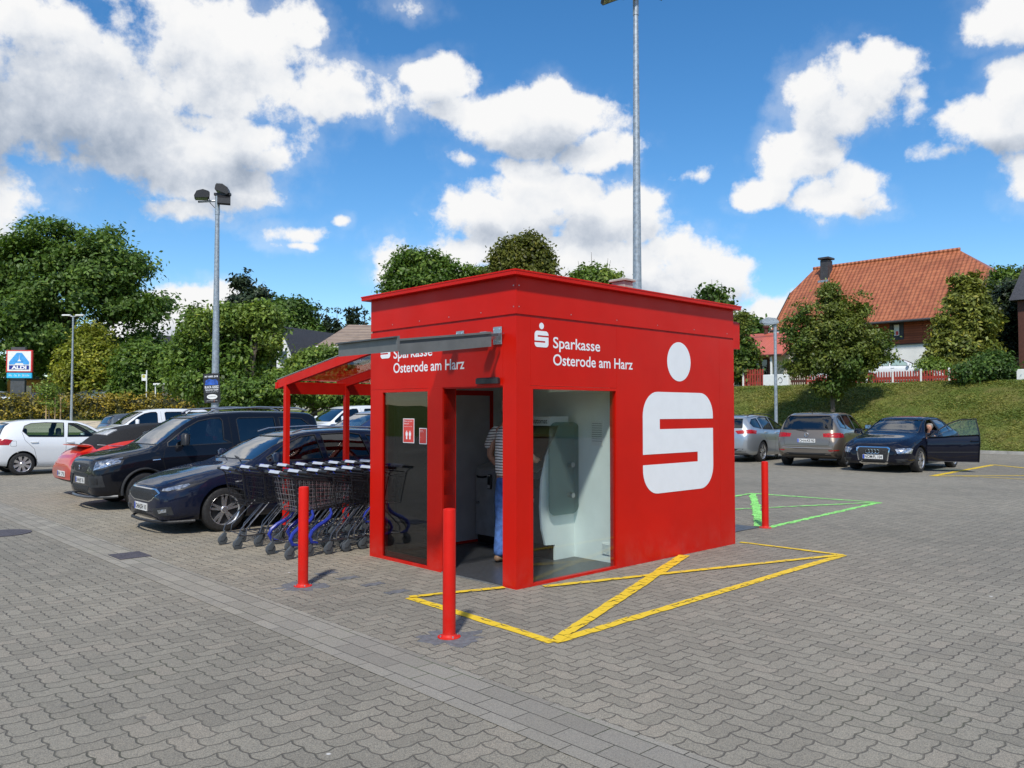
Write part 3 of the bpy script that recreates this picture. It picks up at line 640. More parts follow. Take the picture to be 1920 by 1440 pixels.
lp('card_slot', 1.3, 1.0, atm, M['black'], lambda q: (q.box(1.045, 1.12, .79, .85, .82, .92), q.box(1.06, 1.16, .9, 1.2, .78, .80)))
lp('cash_tray', 1.3, 1.0, atm, M['alu'], lambda q: q.box(1.02, 1.2, .85, 1.2, .66, .70))
scr = local(empty('privacy_screen'), 1.35, .66); tag(scr, 'rounded frosted glass privacy screen beside the cash machine', 'screen')
sp = rounded(1.22, .62, .10, 180, 270)+rounded(1.50, .62, .10, 270, 360)+rounded(1.50, 1.42, .12, 0, 90)+rounded(1.24, 1.42, .12, 90, 180)
lp('screen_glass', 1.35, .66, scr, M['frost'], lambda q: q.prism(sp, lambda x, z: (x, .655, z), lambda x, z: (x, .665, z)))
lp('glass_clamp', 1.35, .66, scr, M['alu'], lambda q: (q.lathe([(0, .645), (.028, .645), (.028, .72), (0, .72)], 16, 'Y', (1.50, 0, 1.06)), q.lathe([(0, .645), (.028, .645), (.028, .72), (0, .72)], 16, 'Y', (1.50, 0, .72))))
pr = local(empty('statement_printer'), 1.75, 2.1); tag(pr, 'dark grey printer cabinet with slanted top and a lit reader inside the kiosk', 'printer')
M['cab'] = mat('cabinet_grey', (.52, .54, .55), .4, .05, .1, 8)
lp('cabinet', 1.75, 2.1, pr, M['cab'], lambda q: q.prism([(1.47,.12),(1.47,.93),(1.50,.96),(1.98,1.10),(1.98,.12)], lambda x, z: (x, 1.93, z), lambda x, z: (x, 2.27, z)))
lp('plinth', 1.75, 2.1, pr, M['black'], lambda q: q.box(1.50, 1.98, 1.95, 2.27, .022, .12))
lp('handle', 1.75, 2.1, pr, M['black'], lambda q: q.tube([(1.462, 2.24, .85), (1.44, 2.20, .84), (1.44, 2.10, .84), (1.462, 2.06, .85)], .012, 8))
lp('reader', 1.75, 2.1, pr, M['black'], lambda q: q.bbox(1.44, 1.469, 1.96, 2.03, .70, .88, .01))
M['led'] = mat('white_reader_label', (.8, .8, .8), .3)
lp('reader_label', 1.75, 2.1, pr, M['led'], lambda q: q.box(1.436, 1.44, 1.975, 2.015, .71, .75)); lp('reader_slot', 1.75, 2.1, pr, M['led'], lambda q: q.box(1.436, 1.44, 1.97, 2.02, .86, .872))
lp('lock', 1.75, 2.1, pr, M['alu'], lambda q: q.lathe([(0, 1.44), (.018, 1.445), (.018, 1.469)], 14, 'X', (0, 2.22, .52)))
lp('card_terminal', 1.75, 2.1, pr, M['black'], lambda q: q.bbox(1.55, 1.75, 1.94, 2.02, .99, 1.08, .01))
# ------------------------------------------------------------ people
def skin(name, nodes, links, m, parent=None, sub=2, root=0):
    me = bpy.data.meshes.new(name); me.from_pydata([n[0] for n in nodes], links, []); o = bpy.data.objects.new(name, me); COL.objects.link(o)
    sk = o.modifiers.new('s', 'SKIN'); sk.use_smooth_shade = True; sk.branch_smoothing = .6
    L = me.skin_vertices[0].data
    for i, n in enumerate(nodes):
        r = n[1]; L[i].radius = r if isinstance(r, tuple) else (r, r); L[i].use_root = (i == root)
    ss = o.modifiers.new('b', 'SUBSURF'); ss.levels = sub; ss.render_levels = sub
    dg = bpy.context.evaluated_depsgraph_get(); me2 = bpy.data.meshes.new_from_object(o.evaluated_get(dg)); bpy.data.objects.remove(o); bpy.data.meshes.remove(me)
    me2.materials.clear(); me2.materials.append(m); me2.name = name; o = bpy.data.objects.new(name, me2); COL.objects.link(o)
    me2.polygons.foreach_set('use_smooth', [True]*len(me2.polygons)); me2.update()
    if parent: o.parent = parent
    return o
def merge(name, objs, parent, mats):
    bm = bmesh.new()
    for i, o in enumerate(objs):
        s = len(bm.faces); bm.from_mesh(o.data); bm.faces.ensure_lookup_table()
        for f in bm.faces[s:]: f.material_index = i
    me = bpy.data.meshes.new(name); bm.to_mesh(me); bm.free()
    for m in mats: me.materials.append(m)
    for o in objs: bpy.data.objects.remove(o)
    o = bpy.data.objects.new(name, me); COL.objects.link(o); o.parent = parent; me.polygons.foreach_set('use_smooth', [True]*len(me.polygons)); return o
def hand(base, d, side, up, curl=.5):
    """five skinned finger chains rooted in a palm; d = direction of fingers, side = towards the thumb"""
    base = Vector(base); d = Vector(d).normalized(); side = Vector(side).normalized(); n = d.cross(side)
    if n.dot(Vector(up)) < 0: n = -n
    nodes = [(base, .024), (base+d*.045, (.036, .016)), (base+d*.085, (.038, .014))]; links = [(0, 1), (1, 2)]
    for k, (off, ln) in enumerate(((.032, .070), (.011, .080), (-.011, .074), (-.031, .058))):
        i = len(nodes); p = base+d*.085+side*off; c = curl*(1+.15*k)
        a, b2, c2 = ln*.45, ln*.32, ln*.25; q1 = p+d*a*math.cos(c*.4)-n*a*math.sin(c*.4); q2 = q1+d*b2*math.cos(c)-n*b2*math.sin(c); q3 = q2+d*c2*math.cos(c*1.6)-n*c2*math.sin(c*1.6)
        nodes += [(p, .009), (q1, .0085), (q2, .0078), (q3, .006)]; links += [(2, i), (i, i+1), (i+1, i+2), (i+2, i+3)]
    i = len(nodes); t0 = base+d*.03+side*.03; nodes += [(t0, .012), (t0+side*.022+d*.028-n*.01, .010), (t0+side*.028+d*.056-n*.02, .008)]; links += [(1, i), (i, i+1), (i+1, i+2)]
    return nodes, links
M['stripe'] = None
def stripe_mat():
    m, t, b = newmat('striped_knit'); g = t.node('ShaderNodeTexCoord').outputs['Object']
    x, y, z = t.sep(g); n = t.noise(g, 5, 3)[0]
    zz = t.m('ADD', z, t.m('MULTIPLY', t.m('SUBTRACT', n, .5), .012)); zz = t.m('ADD', zz, t.m('MULTIPLY', t.m('ABSOLUTE', y), .05))
    f = t.m('FRACT', t.m('DIVIDE', zz, .030)); k = t.mr(t.m('ABSOLUTE', t.m('SUBTRACT', f, .5)), .15, .19)
    c = t.mix(k, (.055, .04, .035, 1), (.85, .80, .72, 1)); t.put(b.inputs['Base Color'], c); b.inputs['Roughness'].default_value = .9
    bn = t.node('ShaderNodeBump'); bn.inputs['Strength'].default_value = .6; bn.inputs['Distance'].default_value = .03; t.put(bn.inputs['Height'], t.noise(g, 7, 4)[0]); t.l.new(bn.outputs[0], b.inputs['Normal']); return m
M['stripe'] = stripe_mat()
# standing customer seen from behind: local x = facing (towards the machine), y = his left, feet at z 0
man = empty('person', K(.93, .76, .022), RZ); tag(man, 'man in striped T-shirt and blue jeans standing with his back to us inside the kiosk', 'person')
mh_ = 1.01
def P_(x, y, z): return Vector((x*mh_, y*mh_, z*mh_))
# body (skin): legs, pelvis, torso, neck, head, arms
bn = [(P_(0,0,.95),(.13,.10)),(P_(.0,0,1.12),(.14,.10)),(P_(.0,0,1.30),(.155,.105)),(P_(0,0,1.44),(.10,.08)),(P_(.015,0,1.52),.055),(P_(.03,0,1.60),(.07,.08)),(P_(.04,0,1.70),(.075,.09)),(P_(.035,0,1.76),(.055,.07)),
      (P_(0,.10,.90),.085),(P_(.02,.11,.50),.052),(P_(-.01,.12,.10),.036),(P_(0,-.10,.90),.085),(P_(-.02,-.10,.50),.052),(P_(-.06,-.09,.10),.036),
      (P_(0,.19,1.40),.052),(P_(-.02,.27,1.14),.042),(P_(.12,.22,.99),.036),(P_(.22,.13,1.03),.026),
      (P_(0,-.19,1.40),.052),(P_(.08,-.25,1.16),.042),(P_(.26,-.17,1.09),.035),(P_(.36,-.10,1.10),.025)]
bl = [(0,1),(1,2),(2,3),(3,4),(4,5),(5,6),(6,7),(0,8),(8,9),(9,10),(0,11),(11,12),(12,13),(3,14),(14,15),(15,16),(16,17),(3,18),(18,19),(19,20),(20,21)]
parts = [skin('b', bn, bl, M['skin'])]
for (bs, d, sd_) in ((P_(.22,.13,1.03), (.85,-.5,-.1), (.4,-.8,.3)), (P_(.36,-.10,1.10), (.95,.15,-.25), (.1,.95,.2))):
    hn, hl = hand(bs, d, sd_, (0, 0, 1), .5); parts.append(skin('h', hn, hl, M['skin'], sub=1))
f = MB(); hx = P_(.04, 0, 1.66)
for s in (-1, 1): f.lathe([(0, .012), (.014, .010), (.02, 0), (.014, -.010), (0, -.012)], 10, 'Y', (hx.x-.01, s*.078, hx.z-.01))
f.lathe([(0, .02), (.010, .012), (.014, 0), (.010, -.02), (0, -.022)], 8, 'Z', (hx.x+.088, 0, hx.z-.02)); parts.append(f.build('f', M['skin']))
merge('body', parts, man, [M['skin']]*4)
f = MB()
for s in (-1, 1): f.lathe([(0, .007), (.007, .004), (.008, 0), (0, -.004)], 8, 'X', (hx.x+.070, s*.028, hx.z+.01))
f.build('eyes', M['ink'], man)
skin('hair', [(P_(.00,0,1.60),(.066,.070)),(P_(-.005,0,1.68),(.088,.088)),(P_(.025,0,1.765),(.078,.070))], [(0,1),(1,2)], M['hair'], man)
skin('t_shirt', [(P_(0,0,.90),(.165,.118)),(P_(0,0,1.02),(.162,.115)),(P_(-.005,0,1.16),(.168,.118)),(P_(-.01,0,1.32),(.182,.125)),(P_(0,0,1.44),(.125,.095)),(P_(.01,0,1.495),(.07,.065)),
     (P_(0,.19,1.41),.072),(P_(-.015,.265,1.27),.062),(P_(-.02,.29,1.20),.062),(P_(0,-.19,1.41),.072),(P_(.05,-.235,1.28),.062),(P_(.07,-.25,1.22),.060)],
     [(0,1),(1,2),(2,3),(3,4),(4,5),(4,6),(6,7),(7,8),(4,9),(9,10),(10,11)], M['stripe'], man)
skin('jeans', [(P_(0,0,.97),(.145,.105)),(P_(0,0,.88),(.150,.112)),(P_(0,.095,.80),(.096,.105)),(P_(.02,.11,.50),.074),(P_(0,.12,.25),.066),(P_(-.01,.12,.05),(.066,.074)),
     (P_(0,-.09,.80),(.096,.105)),(P_(-.02,-.10,.50),.074),(P_(-.04,-.095,.25),.066),(P_(-.06,-.09,.05),(.066,.074))], [(0,1),(1,2),(2,3),(3,4),(4,5),(1,6),(6,7),(7,8),(8,9)], M['jeans'], man)
for (x, y) in ((-.01, .12), (-.06, -.09)):
    skin('shoe', [(P_(x-.06,y,.045),(.042,.040)),(P_(x+.04,y+.01*(1 if y>0 else -1),.045),(.045,.038)),(P_(x+.16,y+.02*(1 if y>0 else -1),.035),(.042,.026))], [(0,1),(1,2)], M['shoe'], man)
# ------------------------------------------------------------ shopping trolleys: local x = push direction, y left
def cart_mesh(wire, plast, seat=True):
    d = {}
    w = .26
    def bp(x, s, z):   # basket corner frame: tapers to the nose and bottom
        return x
    zt0, zt1, zb0, zb1 = .90, .80, .52, .58; x0, x1 = .05, .86; xb0, xb1 = .12, .80
    def pt(u, v, s):   # u along 0..1, v height 0..1, side s
        xt = x0+(x1-x0)*u; xb = xb0+(xb1-xb0)*u; zt = zt0+(zt1-zt0)*u; zb = zb0+(zb1-zb0)*u; wt = w*(1-.22*u); wb = w*.86*(1-.22*u)
        return Vector((xb+(xt-xb)*v, s*(wb+(wt-wb)*v), zb+(zt-zb)*v))
    mb = MB(); r = .0025
    for s in (-1, 1):
        for k in range(15): u = k/14; mb.tube([pt(u, 0, s), pt(u, 1, s)], r, 4, False)
        for k in range(7): v = k/7; mb.tube([pt(0, v, s), pt(1, v, s)], r, 4, False)
    for k in range(9):
        s = -1+k/4; mb.tube([pt(1, 0, s), pt(1, 1, s)], r, 4, False); mb.tube([pt(0, 0, s), pt(1, 0, s)], r, 4, False); mb.tube([pt(0, 0, s)+Vector((.0, 0, 0)), pt(0, .95, s)], r, 4, False)
    for k in range(7): v = k/6; mb.tube([pt(1, v, -1), pt(1, v, 1)], r, 4, False); mb.tube([pt(0, v, -1), pt(0, v, 1)], r, 4, False)
    for k in range(9): u = k/8; mb.tube([pt(u, 0, -1), pt(u, 0, 1)], r, 4, False)
    d['basket'] = (mb, wire)
    mb = MB(); mb.tube([pt(0, 1, -1), pt(1, 1, -1), pt(1, 1, 1), pt(0, 1, 1)], .007, 6, closed=True); mb.tube([pt(0, 0, -1), pt(1, 0, -1), pt(1, 0, 1), pt(0, 0, 1)], .006, 6, closed=True)
    for s in (-1, 1): mb.tube([(-.02, s*.25, .95), pt(0, 1, s), pt(0, .0, s)], .008, 6)
    d['rim_frame'] = (mb, M['wire'])
    mb = MB()
    for s in (-1, 1):
        mb.tube([(.34, s*.22, .53), (.05, s*.235, .24), (.03, s*.235, .175), (.10, s*.232, .155), (.80, s*.17, .155)], .0085, 7)
        mb.tube([(.42, s*.20, .53), (.13, s*.222, .24), (.12, s*.225, .16)], .0075, 6)
    for x in (.12, .3, .45, .6, .78): mb.tube([(x, -.22, .158), (x, .22, .158)], .006, 5)
    d['chassis'] = (mb, M['wirem'])
    if plast is not None:
        for s, nm in ((-1, 'side_arm'), (1, 'side_arm ')):
            mb = MB(); mb.tube([(.30, s*.21, .53), (.305, s*.225, .47), (.27, s*.235, .42), (.20, s*.24, .38), (.11, s*.245, .34), (.04, s*.25, .29), (.01, s*.25, .23), (.04, s*.25, .17), (.12, s*.24, .15)], [.014, .018, .022, .023, .024, .023, .022, .020, .012], 8); d[nm] = (mb, plast)
    mb = MB(); mb.tube([(-.03, -.27, .955), (-.03, .27, .955)], .018, 10); d['handle_bar'] = (mb, M['black'] if plast is None else M['black'])
    mb = MB(); mb.prism([(-.055, .955), (-.03, .985), (.0, .975), (.02, .945)], lambda x, z: (x, -.08, z), lambda x, z: (x, .16, z)); d['handle_plate'] = (mb, M['handle'])
    mb = MB(); mb.bbox(-.02, .04, .17, .235, .93, .985, .01); mb.tube([(.03, .2, .95), (.06, .15, .93), (.05, .08, .90)], .004, 5); d['coin_lock'] = (mb, M['blue'])
    return d
def caster(parent, x, y):
    c = part('caster', (x, y, 0), parent); c.scale = (1.15, 1.15, 1.15)
    MB().lathe([(.0, -.014), (.040, -.014), (.052, -.010), (.055, 0), (.052, .010), (.040, .014), (0, .014)], 18, 'Y', (-.02, 0, .055)).build('wheel', M['greyrub'], c, smooth=50)
    mb = MB(); mb.prism([(-.055, .05), (-.045, .095), (-.01, .13), (.02, .13), (.012, .09), (-.012, .05)], lambda a, b: (a, -.020, b), lambda a, b: (a, .020, b)); mb.tube([(.0, 0, .13), (.0, 0, .16)], .01, 8)
    mb.build('fork', M['black'] if False else M['greyrub'], c)
def make_cart(kind):
    t = empty('shopping_trolley', (0, 0, 0))
    wire, pl = {'dark': (M['wire'], None), 'blue': (M['wire'], M['blue']), 'silver': (M['wirel'], M['blue'])}[kind]
    for n, (mb, m) in cart_mesh(wire, pl).items(): mb.build(n.strip(), m, t, smooth=40 if n != 'basket' else None)
    for x, s in ((.04, .225), (.04, -.225), (.78, .17), (.78, -.17)): caster(t, x, s)
    return t
protos = {k: make_cart(k) for k in ('dark', 'blue', 'silver')}
used = set()
ORD = ['first', 'second', 'third', 'fourth', 'fifth', 'sixth', 'seventh', 'eighth', 'ninth']
rr = random.Random(3)
def row(a, b0, kinds, where, dz=.245):
    b = b0
    for i, k in enumerate(kinds):
        o = protos[k] if k not in used else copy_tree(protos[k]); used.add(k)
        o.location = K(a+rr.uniform(-.02, .02), b); o.rotation_euler = (0, 0, RZ+rr.uniform(-.03, .03)); b += dz+rr.uniform(-.01, .02)
        tag(o, {'dark': 'dark wire', 'blue': 'blue framed', 'silver': 'blue framed silver basket'}[k]+' shopping trolley, %s from the open end of the %s row' % (ORD[i], where), 'shopping trolley', 'shopping trolleys nested under the red shelter')
row(3.08, -.80, ['silver', 'blue', 'dark', 'dark', 'dark', 'dark', 'dark', 'dark'], 'near')
row(4.12, -.92, ['dark', 'dark', 'dark', 'dark', 'dark', 'dark', 'dark', 'blue', 'dark'], 'far')
# ------------------------------------------------------------ cars: local x forward, y to the car's left, z up, origin under the wheelbase centre
def pchip(xs, ys, q):
    xs = np.array(xs, float); ys = np.array(ys, float); o = np.argsort(xs); xs = xs[o]; ys = ys[o]
    h = np.diff(xs); d = np.diff(ys)/h; n = len(xs); m = np.zeros(n)
    for i in range(1, n-1):
        if d[i-1]*d[i] > 0: w1 = 2*h[i]+h[i-1]; w2 = h[i]+2*h[i-1]; m[i] = (w1+w2)/(w1/d[i-1]+w2/d[i])
    m[0] = d[0]; m[-1] = d[-1]; q = np.clip(q, xs[0], xs[-1]); k = np.clip(np.searchsorted(xs, q)-1, 0, n-2); t = (q-xs[k])/h[k]
    return (1+2*t)*(1-t)**2*ys[k]+t*(1-t)**2*h[k]*m[k]+t*t*(3-2*t)*ys[k+1]+t*t*(t-1)*h[k]*m[k+1]
def hull(c, cavity=False):
    top, sh, bot, pl, wt = c['top'], c['belt'], c['bot'], c['plan'], c['roofw']
    F, Bk = c['x1'], c['x0']; W2 = c['W']/2
    base = np.concatenate([F-(F-Bk)*np.linspace(0, 1, 46), F-np.array([.01, .03, .06, .10, .16, .24]), Bk+np.array([.01, .03, .06, .10, .16, .24]), [p[0] for p in top]])
    if cavity: base = np.linspace(c['cav'][1], c['cav'][0], 26)
    xs = np.unique(np.round(base, 3)); mb = MB(); rings = []
    gx = lambda tab, x: float(pchip([p[0] for p in tab], [p[1] for p in tab], np.array([x]))[0])
    for x in xs:
        zt, zs, zb, w, rw = gx(top, x), gx(sh, x), gx(bot, x), gx(pl, x)*W2, gx(wt, x)*W2
        zs = min(zs, zt-.035); cr = min(.05, (zt-zs)*.45)
        if cavity:
            w -= .07; rw -= .05; zt -= .05; zb = c.get('cavz', .34); zs = min(zs, zt-.02)
            half = [(0, zb), (w*.95, zb), (w, zb+.1), (w, zs), (rw+(w-rw)*.45, zs+(zt-zs)*.55), (rw, zt-cr), (rw*.8, zt), (0, zt+.005)]
        else:
            H = zs-zb; bl = c.get('bulge', .012)
            half = [(0, zb), (w*.70, zb), (w*.90, zb+.02), (w*.955, zb+.07), (w*.985, zb+H*.22), (w*.995+bl*.3, zb+H*.42), (w+bl, zb+H*.62), (w+bl*.6, zb+H*.80), (w*.985, zb+H*.93), (w*.965, zs)]
            x_s = w*.965; x_t = min(rw, x_s-.01); z_t = zt-cr
            for f in (.18, .4, .62, .82): half.append((x_s+(x_t-x_s)*f+.018*math.sin(math.pi*f)*min(1, (zt-zs)/.3), zs+(z_t-zs)*f))
            half += [(x_t, z_t), (x_t*.95, z_t+cr*.38), (x_t*.86, z_t+cr*.62), (x_t*.6, z_t+cr*.86), (x_t*.3, z_t+cr*.97), (0, zt)]
        ring = [(x, y, z) for y, z in half]+[(x, -y, z) for y, z in half[-2:0:-1]]; rings.append(ring)
    n = len(rings[0]); vs = [p for r in rings for p in r]; fs = []
    for i in range(len(rings)-1):
        for k in range(n): l = (k+1) % n; fs.append((i*n+k, i*n+l, (i+1)*n+l, (i+1)*n+k))
    fs += [tuple(range(n-1, -1, -1)), tuple((len(rings)-1)*n+k for k in range(n))]
    mb.add(vs, fs); return mb
def boolean(o, cutters, matl):
    for cmb in cutters:
        c = cmb.build('cut', matl); md = o.modifiers.new('b', 'BOOLEAN'); md.operation = 'DIFFERENCE'; md.object = c; md.solver = 'EXACT'; md.material_mode = 'TRANSFER'
        dg = bpy.context.evaluated_depsgraph_get(); me = bpy.data.meshes.new_from_object(o.evaluated_get(dg)); o.modifiers.clear(); old = o.data; o.data = me; bpy.data.meshes.remove(old)
        cm = c.data; bpy.data.objects.remove(c); bpy.data.meshes.remove(cm)
def panel(bvh, pts, d, off=.003, skirt=.02, rings=5, dens=.06, mirror=False, mb=None, th=None):
    """a plate following the bodywork: outline pts (3D) is cast along -d onto the hull"""
    d = Vector(d).normalized(); P = [Vector(p) for p in pts]; out = []
    for i, p in enumerate(P):
        q = P[(i+1) % len(P)]; k = max(1, int((q-p).length/dens))
        for j in range(k): out.append(p+(q-p)*j/k)
    c = sum(out, Vector())/len(out); n = len(out); vs = []; mb = mb or MB(); s = -1 if mirror else 1
    def cast(p):
        o = p-d*(p.dot(d))+d*4; h = bvh.ray_cast(o, -d)
        if h[0] is None: return p, d
        nn = h[1]; nn = nn if nn.dot(d) > 0 else -nn
        return h[0], nn
    last = None
    for r in range(rings):
        f = 1-r/rings
        for p in out:
            h, nn = cast(c+(p-c)*f); vs.append(h+nn*off)
            if r == 0: last = (last or [])+[h-nn*skirt]
    h, nn = cast(c); vs.append(h+nn*off); vs += last
    fs = []
    for r in range(rings-1):
        for k in range(n): l = (k+1) % n; fs.append((r*n+k, r*n+l, (r+1)*n+l, (r+1)*n+k))
    fs += [((rings-1)*n+k, (rings-1)*n+(k+1) % n, rings*n) for k in range(n)]
    b = rings*n+1; fs += [(b+k, b+(k+1) % n, (k+1) % n, k) for k in range(n)]
    mb.add([(v.x, v.y*s, v.z) for v in vs], fs); return mb
def strip(bvh, pts, d, w=.006, off=.0015, mb=None, mirror=False, closed=False):
    d = Vector(d).normalized(); P = [Vector(p) for p in pts]; out = []
    m = len(P) if closed else len(P)-1
    for i in range(m):
        p, q = P[i], P[(i+1) % len(P)]; k = max(1, int((q-p).length/.05))
        for j in range(k): out.append(p+(q-p)*j/k)
    if not closed: out.append(P[-1])
    hs = []
    for p in out:
        h = bvh.ray_cast(p-d*(p.dot(d))+d*4, -d)
        if h[0] is not None: nn = h[1] if h[1].dot(d) > 0 else -h[1]; hs.append((h[0]+nn*off, nn))
    mb = mb or MB(); s = -1 if mirror else 1; vs = []; N = len(hs)
    for i, (h, nn) in enumerate(hs):
        t = (hs[(i+1) % N][0]-hs[i-1][0]) if closed else (hs[min(i+1, N-1)][0]-hs[max(i-1, 0)][0]); sd_ = nn.cross(t).normalized()*w/2
        for q in (h+sd_, h-sd_): vs.append((q.x, q.y*s, q.z))
    mb.add(vs, [(2*i, 2*i+1, (2*i+3) % (2*N), (2*i+2) % (2*N)) for i in range(N if closed else N-1)]); return mb
def wheel(parent, x, y, r, w, side, style, nm='wheel'):
    pr = [(r*.69, w/2-.012), (r*.71, w/2), (r*.9, w/2), (r*.97, w/2-.015), (r, w/2-.04), (r, 0), (r, -w/2+.04), (r*.97, -w/2+.015), (r*.9, -w/2), (r*.71, -w/2), (r*.69, -w/2+.012)]
    o = MB().lathe(pr, 36, 'Y').build('wheel', M['rubber'], parent, smooth=50); o.location = (x, y, r)
    mb = MB(); e = w/2-.022; f = side
    mb.lathe([(r*.705, f*(e+.015)), (r*.69, f*(e+.02)), (r*.65, f*(e+.002)), (r*.63, -f*w*.3), (r*.705, -f*w*.3)], 36, 'Y')
    n = style.get('spokes', 5); hw = style.get('sw', .055); twin = style.get('twin', False)
    for k in range(n):
        a = 2*math.pi*k/n+.3
        for da in ((-.16, .16) if twin else (0,)):
            a2 = a+da; ux, uz = math.cos(a2), math.sin(a2); px, pz = -uz, ux; b = []
            for rad, ww, yy in ((r*.10, hw*.75, .004), (r*.35, hw*(.7 if twin else .85), -.004), (r*.66, hw*(.6 if twin else 1.25), .006)): b.append((rad, ww/2*(r/.32), yy))
            vs = []
            for rad, ww, yy in b:
                for q, dy in ((-1, 0), (1, 0), (1, -.03), (-1, -.03)): vs.append((ux*rad+px*ww*q, f*(e+yy+dy), uz*rad+pz*ww*q))
            mb.add(vs, [(0,1,5,4),(1,2,6,5),(2,3,7,6),(3,0,4,7),(4,5,9,8),(5,6,10,9),(6,7,11,10),(7,4,8,11)])
    mb.lathe([(0, f*(e+.012)), (r*.13, f*(e+.010)), (r*.17, f*(e)), (r*.17, f*(e-.04))], 20, 'Y')
    mb.build('rim', style.get('mat', M['rim']), o, smooth=30)
    MB().lathe([(0, f*(e-.05)), (r*.65, f*(e-.05))], 24, 'Y').build('brake_disc', M['rimdark'], o)
    return o
def plate(parent, bvh, x, z, fwd, txt, w=.50, h=.105, curve=.0, y=0):
    """number plate as a real tin plate on the bumper; fwd=+1 front"""
    hp = bvh.ray_cast(Vector((4*fwd, y, z)), Vector((-fwd, 0, 0)))[0]; px = (hp.x if hp else x)+fwd*.012
    hp2 = bvh.ray_cast(Vector((4*fwd, y+w/2, z)), Vector((-fwd, 0, 0)))[0]
    o = MB(); o.box(px-.01, px+.004, y-w/2, y+w/2, z-h/2, z+h/2); p = o.build('number_plate', M['plate'], parent)
    q = MB(); s = px+.005 if fwd > 0 else px-.011; a, b = (y+w/2-.04, y+w/2-.004) if fwd < 0 else (y-w/2+.004, y-w/2+.04)
    if fwd > 0: MB().box(px+.004, px+.0055, y-w/2+.004, y-w/2+.044, z-h/2+.004, z+h/2-.004).build('euro_band', M['plateb'], p)
    else: MB().box(px-.0115, px-.010, y+w/2-.044, y+w/2-.004, z-h/2+.004, z+h/2-.004).build('euro_band', M['plateb'], p)
    if txt:
        xd = Vector((0, fwd, 0)); org = (px+fwd*(.0045 if fwd > 0 else .0105), y-fwd*(w/2-.055), z-.034); text(txt, w-.075, .070, org, xd, Z, M['ink'], p, 'plate_text', bold=.02)
    return p
def mirror_pts(pts): return [(x, -y, z) for x, y, z in pts]
